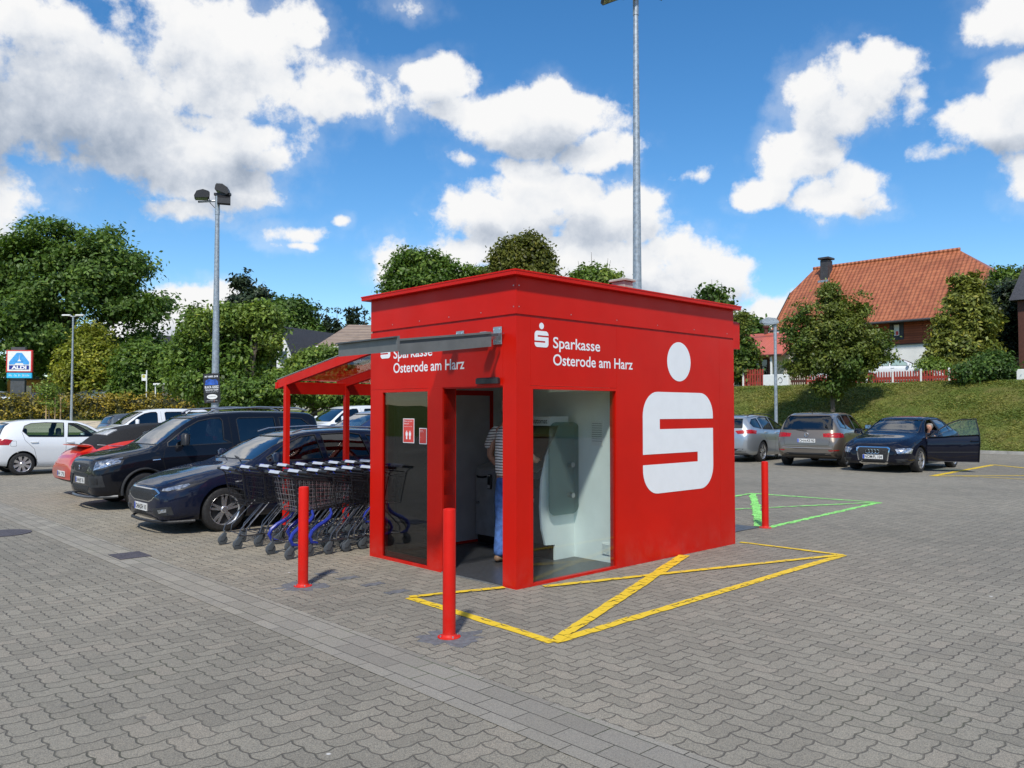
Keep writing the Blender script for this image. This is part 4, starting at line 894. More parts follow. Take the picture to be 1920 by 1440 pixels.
def car(name, c, loc, heading, color, label, cat='car', scale=1.0, group='cars on the car park', hollow=True, glassm=None):
    root = empty(name, loc, heading, label, cat, group); root.scale = (scale,)*3
    mb = hull(c); bodyo = mb.build('body', [color, M['inner'], M['well']], None)
    bm = bmesh.new(); bm.from_mesh(bodyo.data); bvh = BVHTree.FromBMesh(bm); bm.free()
    r = c['r']; xf, xr = c['wb']/2, -c['wb']/2; W2 = c['W']/2; cut = []
    glassm = glassm or M['cglass']
    for x in (xf, xr):
        for s in (-1, 1):
            q = MB(); R_ = r+c.get('gap', .045); q.lathe([(0, s*(W2-.27)), (R_, s*(W2-.27)), (R_, s*(W2+.2)), (0, s*(W2+.2))], 40, 'Y', (x, 0, r+.005)); cut.append(q)
    if 'body_fn' in c: c['body_fn'](bodyo)
    boolean(bodyo, cut, M['well'])
    wp = c['windows']
    if hollow:
        boolean(bodyo, [hull(c, True)], M['inner'])
        cc = []
        if c.get('doorway'): q = MB(); q.prism(c['doorway'], lambda x, z: (x, .573, z), lambda x, z: (x, 1.3, z)); cc.append(q)
        for w_ in wp: q = MB(); q.prism([(x, z) for x, z in w_], lambda x, z: (x, -1.3, z), lambda x, z: (x, 1.3, z)); cc.append(q)
        xm = c['cabx']
        q = MB(); q.prism([(y, z) for y, z in c['ws']]+[(-y, z) for y, z in c['ws'][::-1]], lambda y, z: (xm, y, z), lambda y, z: (xm+4, y, z)); cc.append(q)
        if c.get('rw'): q = MB(); q.prism([(y, z) for y, z in c['rw']]+[(-y, z) for y, z in c['rw'][::-1]], lambda y, z: (xm, y, z), lambda y, z: (xm-4, y, z)); cc.append(q)
        boolean(bodyo, cc, M['inner'])
    shade(bodyo.data, 32); bodyo.name = 'body'; bodyo.parent = root
    off = -.007 if hollow else .003
    sg = c.get('side_glass', glassm)
    for k, w_ in enumerate(wp):
        for s in (1, -1):
            if c.get('doorway') and s == 1 and k == c.get('doorwin', 0): continue
            panel(bvh, [(x, 1, z) for x, z in w_], (0, 1, 0), off, .0, 4, .1, s < 0).build('side_window', sg if sg != M['cglass'] or k == 0 else c.get('rear_glass', sg), root, smooth=60)
    trim = MB()
    for w_ in wp:
        for s in (1, -1): strip(bvh, [(x, 1, z) for x, z in w_], (0, 1, 0), .020, .004, trim, s < 0, True)
    wsp = [(1, y, z) for y, z in c['ws']]+[(1, -y, z) for y, z in c['ws'][::-1]]
    panel(bvh, wsp, (1, 0, 0), off, .0, 5, .1).build('windscreen', c.get('wsglass', M['wsglass']), root, smooth=60)
    strip(bvh, wsp, (1, 0, 0), .022, .003, trim, False, True)
    if c.get('rw'):
        rwp = [(1, y, z) for y, z in c['rw']]+[(1, -y, z) for y, z in c['rw'][::-1]]
        panel(bvh, rwp, (-1, 0, 0), off, .0, 5, .1).build('rear_window', c.get('rear_glass', glassm), root, smooth=60)
        strip(bvh, rwp, (-1, 0, 0), .022, .003, trim, False, True)
    trim.build('window_seal', c.get('seal', M['black']), root)
    for pts in c.get('seams', []):
        for sd2 in (1, -1):
            sm = strip(bvh, [(x, 1, z) for x, z in pts], (0, 1, 0), .007, .0015, None, sd2 < 0)
            if hollow and sm.v: sm.build('door_seam', M['well'], root)
    for pts, d in c.get('seams3', []):
        sm = strip(bvh, pts, d, .007, .0015)
        if hollow and sm.v: sm.build('panel_seam', M['well'], root)
    hm = MB()
    for (x, z) in c.get('handles', []):
        for s in (1, -1):
            h = bvh.ray_cast(Vector((x, 4*s, z)), Vector((0, -s, 0)))[0]
            if h: o = MB(); o.tube([(x+.09, h.y-.01*s, z), (x+.08, h.y+.03*s, z+.004), (x-.08, h.y+.03*s, z+.004), (x-.09, h.y-.01*s, z)], .012, 8); o.build('door_handle', color, root, smooth=60)
    for nm, pts, d, m, kw in c.get('panels', []):
        kw = dict(kw); both = kw.pop('both', False); ch = kw.pop('child', None); lab = kw.pop('label', None)
        for mir in ((False, True) if both else (False,)):
            o = panel(bvh, pts, d, mirror=mir, **{k: v for k, v in kw.items()}).build(nm, m, root, smooth=50)
            if ch:
                for nm2, fn, m2 in ch: q = MB(); fn(q, -1 if mir else 1, bvh); q.build(nm2, m2, o, smooth=50)
    for nm, fns, m in c.get('extra', []):
        for fn in (fns if isinstance(fns, list) else [fns]): q = MB(); fn(q, bvh); q.build(nm, m, root, smooth=40)
    st = c.get('rimstyle', {}); ww = c.get('ww', .205); ty = c['W']/2-ww/2-.012
    for x in (xf, xr):
        for s in (1, -1): wheel(root, x, s*ty, r, ww, s, st)
    # mirrors
    if 'mir' in c:
        mx, mz = c['mir']
        for s in (1, -1):
            h = bvh.ray_cast(Vector((mx, 4*s, mz-.06)), Vector((0, -s, 0)))[0]
            y0 = h.y if h else s*W2*.9; q = MB(); q.tube([(mx, y0-.02*s, mz-.06), (mx-.01, y0+.07*s, mz-.02)], .022, 6); big = c.get('mirh', .15)
            q.bbox(mx-.05, mx+.06, min(y0+.05*s, y0+.25*s), max(y0+.05*s, y0+.25*s), mz-.04, mz-.04+big, .03)
            o = q.build('wing_mirror', c.get('mirmat', color), root, smooth=50)
            MB().box(mx-.054, mx-.050, min(y0+.08*s, y0+.23*s), max(y0+.08*s, y0+.23*s), mz-.015, mz-.06+big).build('mirror_glass', M['chrome'], o)
    if hollow:
        for x in c.get('seats', (.0, -.85)):
            for y in (.36, -.36):
                q = MB(); q.bbox(x-.25, x+.25, y-.24, y+.24, .34, .52, .05)
                q.prism([(x-.2, .5), (x-.08, .5), (x-.22, 1.06), (x-.32, 1.06)], lambda a, z: (a, y-.23, z), lambda a, z: (a, y+.23, z)); q.bbox(x-.36, x-.26, y-.12, y+.12, 1.08, 1.27, .03)
                q.build('seat', M['seat'], root, smooth=40)
        sx = c.get('steer', .42); q = MB(); q.tube([(sx+.06*math.sin(a)*.6, .36+.18*math.cos(a), .88+.17*math.sin(a)) for a in [2*math.pi*k/20 for k in range(20)]], .014, 6, closed=True); q.tube([(sx+.2, .36, .8), (sx, .36, .88)], .03, 6); q.build('steering_wheel', M['black'], root, smooth=50)
        q = MB(); q.bbox(sx+.08, c['cav'][1]-.03, -.66, .66, .5, c.get('dashz', .88), .05); q.build('dashboard', M['inner'], root)
    for f, x, z, tx in c.get('plates', []): plate(root, bvh, x, z, f, tx)
    root['_'] = 0; del root['_']
    return root, bvh
M['focusblue'] = paint('dark_blue_car_paint', (.005, .008, .024), .0, .25)
M['blackp'] = paint('black_car_paint', (.004, .005, .009), .0, .25)
M['audiblue'] = paint('midnight_blue_paint', (.003, .004, .012), .0, .22)
M['whitep'] = paint('white_car_paint', (.70, .72, .74), 0, .35)
M['redp'] = paint('orange_red_car_paint', (.56, .026, .008), .0, .4)
M['brownp'] = paint('bronze_brown_car_paint', (.20, .165, .13), .55, .32)
M['silverp'] = paint('silver_car_paint', (.42, .46, .50), .65, .32)
M['greyp'] = paint('grey_car_paint', (.10, .12, .14), .5, .3)
M['bluep'] = paint('blue_car_paint', (.02, .045, .13), .5, .3)
M['fabric'] = mat('soft_top_fabric', (.007, .007, .008), .9, 0, .3, 40)
M['claddark'] = mat('rough_plastic_cladding', (.020, .021, .023), .6, 0, .2, 20)
def mk(d, **k): e = dict(d); e.update(k); return e
def wipers(q, b, xs=(.35, -.2), z=None, d=(1, 0, 0)):
    pass
# --- estate (the dark blue one nearest to the camera)
def lamp_inside(cx, r=.05):
    def fn(q, s, bvh):
        for (x, y, z) in cx:
            h = bvh.ray_cast(Vector((x+2, (y+.0)*s, z)), Vector((-1, 0, 0)))
            if h[0]: q.lathe([(0, .010), (r*.6, .012), (r, .006), (r*1.02, -.02)], 16, 'X', (h[0].x, h[0].y, h[0].z))
    return fn
F = .88
focus = dict(x1=2.205, x0=-2.30, W=1.82, wb=2.65, r=.325,
  top=[(2.205,.60),(2.18,.665),(2.10,.72),(1.9,.80),(1.6,.875),(1.25,.945),(1.0,.985),(.80,1.06),(.35,1.30),(.05,1.41),(-.3,1.465),(-.9,1.485),(-1.5,1.465),(-1.9,1.42),(-2.05,1.30),(-2.20,1.05),(-2.28,.90),(-2.30,.70)],
  belt=[(2.205,.54),(2.0,.66),(1.6,.78),(1.0,.885),(0,.93),(-1.2,.985),(-2.0,1.02),(-2.30,.80)],
  bot=[(2.205,.30),(2.15,.21),(1.9,.19),(0,.17),(-1.9,.22),(-2.2,.30),(-2.30,.38)],
  plan=[(2.205,.58),(2.18,.70),(2.10,.84),(1.95,.93),(1.7,.975),(1.3,.99),(0,1),(-1.5,1),(-1.95,.96),(-2.15,.90),(-2.25,.82),(-2.30,.72)],
  roofw=[(2.205,.46),(2.1,.62),(1.7,.76),(1.0,.83),(.75,.80),(.05,.64),(-.5,.66),(-1.6,.64),(-2.0,.62),(-2.2,.7),(-2.30,.6)],
  windows=[[(.60,1.0),(.62,1.05),(.28,1.235),(-.05,1.365),(-.30,1.395),(-.33,1.01)],[(-.42,1.01),(-.40,1.40),(-.95,1.415),(-1.15,1.38),(-1.22,1.03)],[(-1.32,1.05),(-1.26,1.37),(-1.62,1.34),(-1.88,1.22),(-1.84,1.11)]],
  ws=[(.68,1.03),(.58,1.37)], rw=[(.52,1.36),(.60,1.08)], cabx=-.5, cav=(-2.08,.86), mir=(.55,1.03), handles=[(-.22,.90),(-1.08,.93)],
  seams=[[(.72,.98),(.80,.80),(.82,.5),(.74,.25)],[(-.36,.98),(-.37,.6),(-.34,.25)],[(-1.26,1.0),(-1.22,.85),(-1.0,.60),(-.92,.28)],[(1.0,.90),(1.6,.79),(1.95,.70)]],
  seams3=[([(1,-.74,.69),(1,-.45,.675),(1,0,.685),(1,.45,.675),(1,.74,.69)],(1,0,0))],
  rimstyle=dict(spokes=5, sw=.052, twin=True), plates=[(1,2.2,.375,'OHA:DH 10')],
  rear_glass=M['cdark'])
gp_ = [(1,-.47,.655),(1,.47,.655),(1,.60,.60),(1,.43,.49),(1,.30,.455),(1,-.30,.455),(1,-.43,.49),(1,-.60,.60)]
M['mesh'] = mat('grille_mesh', (.012, .012, .013), .5, 0, .5, 140, .8, 200)
hl = [(2.08,.55,.655),(2.0,.66,.70),(1.78,.80,.755),(1.52,.86,.80),(1.62,.86,.735),(1.86,.80,.645),(2.03,.66,.605),(2.10,.56,.61)]
dg = (.8, .6, .15)
focus['panels'] = [('grille', gp_, (1, 0, 0), M['chrome'], dict(off=.004)),
  ('grille_mesh', [(1, y*.93, .555+(z-.555)*.84) for _, y, z in gp_], (1, 0, 0), M['mesh'], dict(off=.008)),
  ('headlight', hl, dg, M['black'], dict(off=.003, both=True)),
  ('headlight_lens', [(2.07,.56,.645),(1.98,.68,.685),(1.80,.79,.725),(1.76,.80,.705),(1.86,.785,.66),(2.02,.66,.615),(2.08,.57,.62)], dg, M['lampwhite'], dict(off=.008, both=True)),
  ('fog_lamp_trim', [(2.1,.40,.37),(2.1,.80,.42),(2.1,.82,.30),(2.1,.50,.27)], (1, .3, 0), M['claddark'], dict(off=.003, both=True)),
  ('fog_lamp', [(2.1,.58,.36),(2.1,.74,.385),(2.1,.74,.34),(2.1,.60,.315)], (1, .3, 0), M['lampwhite'], dict(off=.008, both=True)),
  ('lower_intake', [(1,-.42,.33),(1,.42,.33),(1,.36,.25),(1,-.36,.25)], (1, 0, 0), M['mesh'], dict(off=.003)),
  ('indicator', [(1.18,1,.74),(1.08,1,.745),(1.08,1,.725),(1.18,1,.72)], (0, 1, 0), M['lampglass'], dict(off=.004, both=True)),
  ('taillight', [(-2.25,.5,.99),(-2.0,.9,1.02),(-1.95,.9,.88),(-2.25,.55,.85)], (-.8, .6, 0), M['tail'], dict(off=.004, both=True))]
focus['extra'] = [('front_lip', lambda q, b: q.tube([(1.75,-.86,.20),(2.05,-.72,.19),(2.20,-.40,.19),(2.235,0,.19),(2.20,.40,.19),(2.05,.72,.19),(1.75,.86,.20)], .022, 6), M['claddark']),
  ('roof_rail', [(lambda q, b, s=s: q.tube([(.1,s*.60,1.43),(-.1,s*.60,1.485),(-.9,s*.61,1.515),(-1.6,s*.60,1.49),(-1.8,s*.59,1.44)], .013, 6)) for s in (-1, 1)], M['alu']),
  ('wiper', [(lambda q, b, y=y: q.tube([(.93,y,1.015),(.84,y-.28,1.05),(.80,y-.5,1.065)], .008, 5)) for y in (.55, .05)], M['black'])]
HD = math.atan2(-U2.y, -U2.x); HU = math.atan2(U2.y, U2.x)
def at(a, b): return K(a, b)
car('parked_car', focus, at(6.22, .93*1.325-.40), HD, M['focusblue'], 'dark blue estate car with mesh grille, parked just behind the shopping trolleys', scale=.935)
# --- black van-based people carrier
rif = dict(x1=2.24, x0=-2.40, W=1.86, wb=2.80, r=.335, gap=.05, bulge=.02,
  top=[(2.24,.80),(2.21,.90),(2.10,.965),(1.8,1.03),(1.5,1.08),(1.30,1.12),(1.12,1.20),(.75,1.47),(.5,1.63),(.30,1.72),(.0,1.775),(-.8,1.81),(-1.6,1.80),(-2.05,1.775),(-2.22,1.68),(-2.33,1.20),(-2.38,.95),(-2.40,.70)],
  belt=[(2.24,.74),(2.0,.88),(1.5,1.0),(1.0,1.06),(0,1.08),(-2.2,1.10),(-2.40,.80)],
  bot=[(2.24,.36),(2.2,.27),(1.9,.24),(0,.22),(-1.9,.26),(-2.3,.36),(-2.40,.42)],
  plan=[(2.24,.66),(2.21,.78),(2.12,.89),(1.95,.96),(1.6,.985),(1.2,1),(0,1),(-1.8,1),(-2.2,.97),(-2.33,.93),(-2.40,.86)],
  roofw=[(2.24,.58),(2.1,.72),(1.7,.80),(1.25,.84),(.9,.80),(.3,.70),(-.5,.73),(-1.6,.73),(-2.2,.72),(-2.40,.7)],
  windows=[[(.98,1.13),(.97,1.20),(.60,1.47),(.35,1.60),(.10,1.655),(-.08,1.66),(-.12,1.60),(-.10,1.24),(-.25,1.17)],[(-.42,1.20),(-.40,1.62),(-.46,1.66),(-1.22,1.67),(-1.25,1.16),(-.5,1.15)],[(-1.34,1.16),(-1.33,1.665),(-1.85,1.64),(-2.03,1.50),(-2.10,1.17)]],
  ws=[(.72,1.17),(.62,1.66)], rw=[(.60,1.62),(.66,1.12)], cabx=-.6, cav=(-2.15,1.1), cavz=.4, mir=(.72,1.20), mirh=.22, dashz=1.04, steer=.5, mirmat=M['black'],
  handles=[(-.02,1.0),(-.48,1.0)], seams=[[(1.04,1.10),(1.10,.9),(1.02,.6),(.95,.28)],[(-.25,1.68),(-.27,1.1),(-.25,.5),(-.22,.28)],[(-1.30,1.68),(-1.30,.9),(-1.2,.6)],[(-2.2,.95),(-1.32,.98)]],
  rimstyle=dict(spokes=5, sw=.10, mat=M['black']), plates=[(1,2.2,.53,'OHA:JY 76')], rear_glass=M['cdark'])
M['lampback'] = M['black']
rif['panels'] = [('grille', [(1,-.40,.84),(1,.40,.84),(1,.50,.80),(1,.30,.68),(1,-.30,.68),(1,-.50,.80)], (1,0,0), M['mesh'], dict(off=.004)),
  ('headlight_surround', [(2.15,.40,.86),(2.0,.72,.93),(1.78,.90,.97),(1.82,.92,.84),(2.05,.74,.72),(2.15,.42,.68)], dg, M['black'], dict(off=.003, both=True)),
  ('headlight', [(2.08,.58,.86),(1.98,.74,.915),(1.80,.88,.955),(1.84,.90,.86),(2.02,.76,.76),(2.1,.60,.71)], dg, M['lampwhite'], dict(off=.008, both=True)),
  ('lower_grille', [(1,-.50,.44),(1,.50,.44),(1,.42,.31),(1,-.42,.31)], (1,0,0), M['mesh'], dict(off=.004)),
  ('upper_intake', [(1,-.46,.66),(1,.46,.66),(1,.40,.60),(1,-.40,.60)], (1,0,0), M['mesh'], dict(off=.004)),
  ('fog_lamp_trim', [(2.1,.42,.62),(2.1,.84,.64),(2.1,.86,.44),(2.1,.50,.42)], (1,.35,0), M['claddark'], dict(off=.006, both=True)),
  ('fog_lamp', [(2.1,.58,.57),(2.1,.76,.58),(2.1,.76,.49),(2.1,.60,.49)], (1,.35,0), M['black'], dict(off=.012, both=True)),
  ('taillight', [(-2.33,.80,1.3),(-2.2,.93,1.32),(-2.2,.93,.95),(-2.36,.80,.92)], (-.7,.7,0), M['tail'], dict(off=.004, both=True)),
  ('indicator', [(1.28,1,.90),(1.14,1,.91),(1.14,1,.895),(1.28,1,.885)], (0,1,0), M['chrome'], dict(off=.004, both=True))]
def arch(q, x, y, r, s):
    q.tube([(x+r*math.cos(a), y*s, r_z+r*math.sin(a)) for a in np.linspace(-.15, math.pi+.15, 22) for r_z in (.34,)], .026, 8)
rif['extra'] = [('arch_trim', [(lambda q, b, x=x, s=s: arch(q, x, .925, .405, s)) for x in (1.4, -1.4) for s in (1, -1)], M['claddark']),
  ('sill_trim', [(lambda q, b, s=s: q.bbox(-1.0, 1.0, min(s*.90, s*.945), max(s*.90, s*.945), .22, .36, .02)) for s in (1, -1)], M['claddark']),
  ('bumper_lip', lambda q, b: q.tube([(1.85,-.86,.26),(2.1,-.74,.25),(2.25,-.40,.245),(2.28,0,.245),(2.25,.40,.245),(2.1,.74,.25),(1.85,.86,.26)], .028, 6), M['dgrey']),
  ('roof_rail', [(lambda q, b, s=s: q.tube([(.15,s*.66,1.76),(.0,s*.66,1.83),(-.9,s*.67,1.88),(-1.8,s*.66,1.86),(-2.02,s*.65,1.80)], .017, 8)) for s in (-1, 1)], M['alu']),
  ('aerial', lambda q, b: q.tube([(.35,0,1.70),(.18,0,1.84)], .006, 5), M['black']),
  ('badge', lambda q, b: q.tube([(2.262,.0,.80),(2.262,.015,.77),(2.262,-.01,.745),(2.262,.01,.72)], .012, 6), M['chrome'])]
car('people_carrier', rif, at(9.66, .92*1.4-.28), HD, M['blackp'], 'tall black people carrier with roof rails between the dark blue estate and red cabriolet', scale=.925)
# --- white hatchback seen from behind
hat = dict(x1=2.0, x0=-1.98, W=1.73, wb=2.59, r=.31,
  top=[(2.0,.66),(1.97,.74),(1.85,.82),(1.5,.92),(1.15,.98),(1.0,1.03),(.6,1.27),(.3,1.42),(0,1.49),(-.5,1.525),(-1.1,1.51),(-1.5,1.46),(-1.66,1.38),(-1.82,1.12),(-1.93,.95),(-1.97,.80),(-1.98,.70)],
  belt=[(2.0,.6),(1.7,.78),(1.0,.90),(0,.95),(-1.2,1.0),(-1.7,1.02),(-1.98,.80)],
  bot=[(2.0,.3),(1.9,.22),(0,.19),(-1.6,.24),(-1.9,.30),(-1.98,.36)],
  plan=[(2.0,.66),(1.96,.80),(1.8,.92),(1.4,.98),(0,1),(-1.3,1),(-1.7,.96),(-1.87,.91),(-1.95,.86),(-1.98,.78)],
  roofw=[(2.0,.55),(1.8,.7),(1.0,.80),(.6,.74),(0,.66),(-1.2,.64),(-1.6,.62),(-1.8,.68),(-1.98,.7)],
  windows=[[(.72,1.02),(.70,1.08),(.35,1.30),(.10,1.40),(-.12,1.41),(-.18,1.03)],[(-.28,1.03),(-.24,1.42),(-.70,1.43),(-1.05,1.41),(-1.22,1.34),(-1.28,1.20),(-1.14,1.05)]],
  ws=[(.64,1.06),(.56,1.40)], rw=[(.50,1.41),(.62,1.08)], cabx=-.3, cav=(-1.75,.95), mir=(.66,1.03), mirh=.09, handles=[(-.12,.88),(-1.02,.90)],
  seams=[[(.80,.98),(.85,.6),(.78,.28)],[(-.23,1.0),(-.24,.6),(-.22,.28)],[(-1.30,1.18),(-1.24,.95),(-1.02,.72),(-.92,.3)],[(-1.45,.80),(-1.58,.80),(-1.58,.94),(-1.45,.94),(-1.45,.80)]],
  rimstyle=dict(spokes=8, sw=.075), plates=[(-1,-1.95,.70,'HM 41')], side_glass=M['cglassl'], wsglass=M['cglassl'],
  panels=[('taillight', [(-1.93,.60,1.0),(-1.70,.86,1.0),(-1.58,.88,.97),(-1.66,.88,.84),(-1.90,.66,.82)], (-.75,.65,.1), M['tail'], dict(off=.005, both=True)),
    ('headlight', [(1.95,.5,.80),(1.7,.85,.86),(1.65,.86,.75),(1.95,.55,.68)], dg, M['lampwhite'], dict(off=.005, both=True))])
car('parked_car', hat, at(19.2, 1.18), HU, M['whitep'], 'white five-door hatchback at the left edge of the photo, tail towards us', scale=.95)
# --- red cabriolet, tail towards us
def fabric_top(o):
    me = o.data; me.materials.append(M['fabric'])
    for p in me.polygons:
        if -1.70 < p.center.x < .30 and 11 <= p.index % 38 <= 26: p.material_index = 3
bee = dict(x1=2.1, x0=-2.12, W=1.81, wb=2.54, r=.335, bulge=.02, body_fn=fabric_top,
  top=[(2.1,.60),(2.05,.72),(1.85,.86),(1.5,.98),(1.2,1.03),(.95,1.06),(.75,1.18),(.45,1.40),(.25,1.455),(0,1.48),(-.35,1.47),(-.7,1.45),(-1.15,1.36),(-1.5,1.20),(-1.69,1.05),(-1.85,.97),(-2.0,.87),(-2.09,.76),(-2.12,.64)],
  belt=[(2.1,.54),(1.7,.8),(1.2,.92),(.8,.98),(0,1.0),(-1.4,.98),(-1.7,.93),(-1.9,.84),(-2.12,.58)],
  bot=[(2.1,.3),(1.9,.22),(0,.2),(-1.7,.24),(-2.0,.30),(-2.12,.36)],
  plan=[(2.1,.5),(2.0,.72),(1.7,.90),(1.3,.98),(0,1),(-1.3,1),(-1.6,.97),(-1.85,.92),(-2.02,.87),(-2.09,.83),(-2.12,.77)],
  roofw=[(2.1,.35),(1.8,.5),(1.3,.62),(.9,.72),(.3,.62),(-.4,.62),(-1.2,.60),(-1.5,.58),(-1.8,.60),(-2.0,.6),(-2.12,.52)],
  windows=[[(.62,1.06),(.60,1.12),(.36,1.33),(.10,1.38),(-.25,1.36),(-.30,1.05)]],
  ws=[(.60,1.10),(.52,1.38)], rw=[(.34,1.34),(.42,1.14)], cabx=-.3, cav=(-1.35,.85), mir=(.58,1.08), handles=[(-.25,.86)],
  seams=[[(.70,1.0),(.74,.6),(.68,.28)],[(-.50,1.0),(-.48,.6),(-.42,.28)]], seams3=[([(-1,-.42,.98),(-1,-.52,.8),(-1,-.48,.66),(-1,0,.63),(-1,.48,.66),(-1,.52,.8),(-1,.42,.98)],(-1,0,.5))],
  rimstyle=dict(spokes=5, sw=.07), plates=[(-1,-2.1,.47,'H 71')], side_glass=M['cglassl'],
  panels=[('taillight', [(-2.0,.46,.90),(-1.80,.74,.93),(-1.58,.86,.90),(-1.66,.88,.76),(-2.0,.60,.74)], (-.8,.6,.3), M['tail'], dict(off=.006, both=True)),
     ('rear_diffuser', [(-1,-.75,.36),(-1,.75,.36),(-1,.68,.28),(-1,-.68,.28)], (-1,0,0), M['claddark'], dict(off=.006)),
     ('soft_top_window', [(-1,.40,1.27),(-1,-.40,1.27),(-1,-.46,1.10),(-1,.46,1.10)], (-1,0,.3), M['lampglass'], dict(off=.02))],
  extra=[('spoiler', lambda q, b: q.prism([(-1.72,1.035),(-1.80,1.05),(-1.97,1.045),(-1.99,1.03),(-1.78,1.005)], lambda x, z: (x, -.52, z), lambda x, z: (x, .52, z)), M['redp']),
     ('chrome_belt', [(lambda q, b, s=s: q.tube([(.6,s*.885,1.012),(0,s*.895,1.02),(-.9,s*.885,1.02),(-1.4,s*.82,1.025),(-1.64,s*.6,1.05)], .011, 6)) for s in (-1, 1)], M['chrome'])])
bee['rw'] = None
car('cabriolet', bee, at(12.0, 1.28), HU, M['redp'], 'orange-red cabriolet with closed black soft top, beside the black people carrier', scale=.96)
# --- bronze compact van-like car, tail towards us
vw = dict(x1=2.12, x0=-2.14, W=1.81, wb=2.69, r=.325,
  top=[(2.12,.66),(2.08,.78),(1.9,.88),(1.5,.99),(1.2,1.06),(1.0,1.15),(.5,1.42),(.2,1.53),(-.2,1.57),(-.8,1.58),(-1.4,1.56),(-1.75,1.51),(-1.86,1.42),(-2.0,1.12),(-2.06,.98),(-2.12,.80),(-2.14,.60)],
  belt=[(2.12,.60),(1.8,.8),(1.2,.93),(0,.98),(-1.2,1.01),(-1.8,1.02),(-2.14,.70)],
  bot=[(2.12,.3),(1.9,.22),(0,.2),(-1.8,.24),(-2.05,.32),(-2.14,.38)],
  plan=[(2.12,.66),(2.05,.8),(1.8,.93),(1.4,.985),(0,1),(-1.5,1),(-1.8,.97),(-2.0,.92),(-2.09,.87),(-2.14,.80)],
  roofw=[(2.12,.55),(1.8,.7),(1.1,.80),(.6,.73),(0,.66),(-1.2,.66),(-1.7,.65),(-1.95,.74),(-2.14,.72)],
  windows=[[(.80,1.05),(.78,1.12),(.40,1.36),(.12,1.46),(-.15,1.48),(-.20,1.06)],[(-.30,1.06),(-.27,1.485),(-.95,1.48),(-1.05,1.08)],[(-1.14,1.09),(-1.05,1.475),(-1.40,1.44),(-1.62,1.30),(-1.66,1.14)]],
  ws=[(.66,1.10),(.58,1.46)], rw=[(.56,1.46),(.66,1.36),(.70,1.07)], cabx=-.4, cav=(-1.85,1.0), mir=(.74,1.08), mirmat=M['black'], handles=[(-.12,.92),(-1.0,.94)],
  seams=[[(.85,1.02),(.9,.6),(.82,.28)],[(-.25,1.03),(-.26,.6),(-.24,.28)],[(-1.12,1.06),(-1.10,.85),(-.98,.6),(-.90,.3)]],
  seams3=[([(-1,-.66,.98),(-1,-.62,.64),(-1,.62,.64),(-1,.66,.98)],(-1,0,0))],
  rimstyle=dict(spokes=5, sw=.05, twin=True, mat=M['dgrey']), plates=[(-1,-2.1,.76,'OHA:KS 92')], rear_glass=M['cdark'],
  panels=[('taillight', [(-2.02,.42,.96),(-1.98,.75,.985),(-1.80,.90,.98),(-1.70,.92,.95),(-1.72,.92,.86),(-1.95,.78,.84),(-2.05,.44,.86)], (-.88,.45,.1), M['tail'], dict(off=.006, both=True)),
    ('bumper_reflector', [(-2,.55,.50),(-2,.86,.51),(-2,.86,.485),(-2,.60,.47)], (-1,.3,0), M['tail'], dict(off=.005, both=True)),
    ('bumper_trim', [(-1,-.85,.42),(-1,.85,.42),(-1,.74,.34),(-1,-.74,.34)], (-1,0,0), M['claddark'], dict(off=.004)),
    ('indicator', [(1.2,1,.8),(1.1,1,.8),(1.1,1,.78),(1.2,1,.78)], (0,1,0), M['lampglass'], dict(off=.003, both=True))],
  extra=[('rear_wiper', lambda q, b: q.tube([(-2.07,0,1.04),(-2.04,.3,1.07)], .008, 5), M['black']),
    ('badge', lambda q, b: (q.tube([(-2.115,.055*math.cos(a),.925+.055*math.sin(a)) for a in [2*math.pi*k/20 for k in range(20)]], .006, 5, closed=True),
        q.tube([(-2.12,.04,.955),(-2.12,.018,.90),(-2.12,0,.93),(-2.12,-.018,.90),(-2.12,-.04,.955)], .006, 5)), M['chrome']),
    ('antenna', lambda q, b: q.tube([(-1.45,0,1.55),(-1.6,0,1.63)], .012, 5), M['black']),
    ('chrome_strip', lambda q, b: q.tube([(-2.135,-.70,.56),(-2.155,-.3,.555),(-2.155,.3,.555),(-2.135,.70,.56)], .008, 5), M['chrome'])])
pvw = gp(1528, 873.5); hv = R(53)
def hdir(h): return Vector((math.cos(h), math.sin(h), 0))
car('parked_car', vw, pvw+hdir(hv)*1.345*1.04, hv, M['brownp'], 'bronze brown family car, tail towards us, between the silver estate and the black-blue car', scale=1.04)
# --- silver estate, tail towards us
sil = mk(focus, plates=[(-1,-2.28,.80,'OHA:TR 24')], panels=[('taillight', [(-2.2,.35,.98),(-2.0,.80,1.02),(-1.80,.92,1.0),(-1.86,.92,.90),(-2.2,.42,.88)], (-.75,.65,.1), M['tail'], dict(off=.006, both=True)),
   ('headlight', hl, dg, M['lampwhite'], dict(off=.006, both=True)), ('bumper_trim', [(-1,-.80,.44),(-1,.80,.44),(-1,.72,.36),(-1,-.72,.36)], (-1,0,0), M['claddark'], dict(off=.004))],
   extra=[('roof_rail', focus['extra'][1][1], M['black'])], rear_glass=M['cglass'], seams3=[])
psv = gp(1427, 866); hs_ = R(50); ps_ = psv+hdir(hs_)*1.325*1.04+Vector((-math.sin(hs_), math.cos(hs_), 0))*.86
car('parked_car', sil, ps_, hs_, M['silverp'], 'silver estate car half hidden behind the right end of the kiosk', scale=1.04)
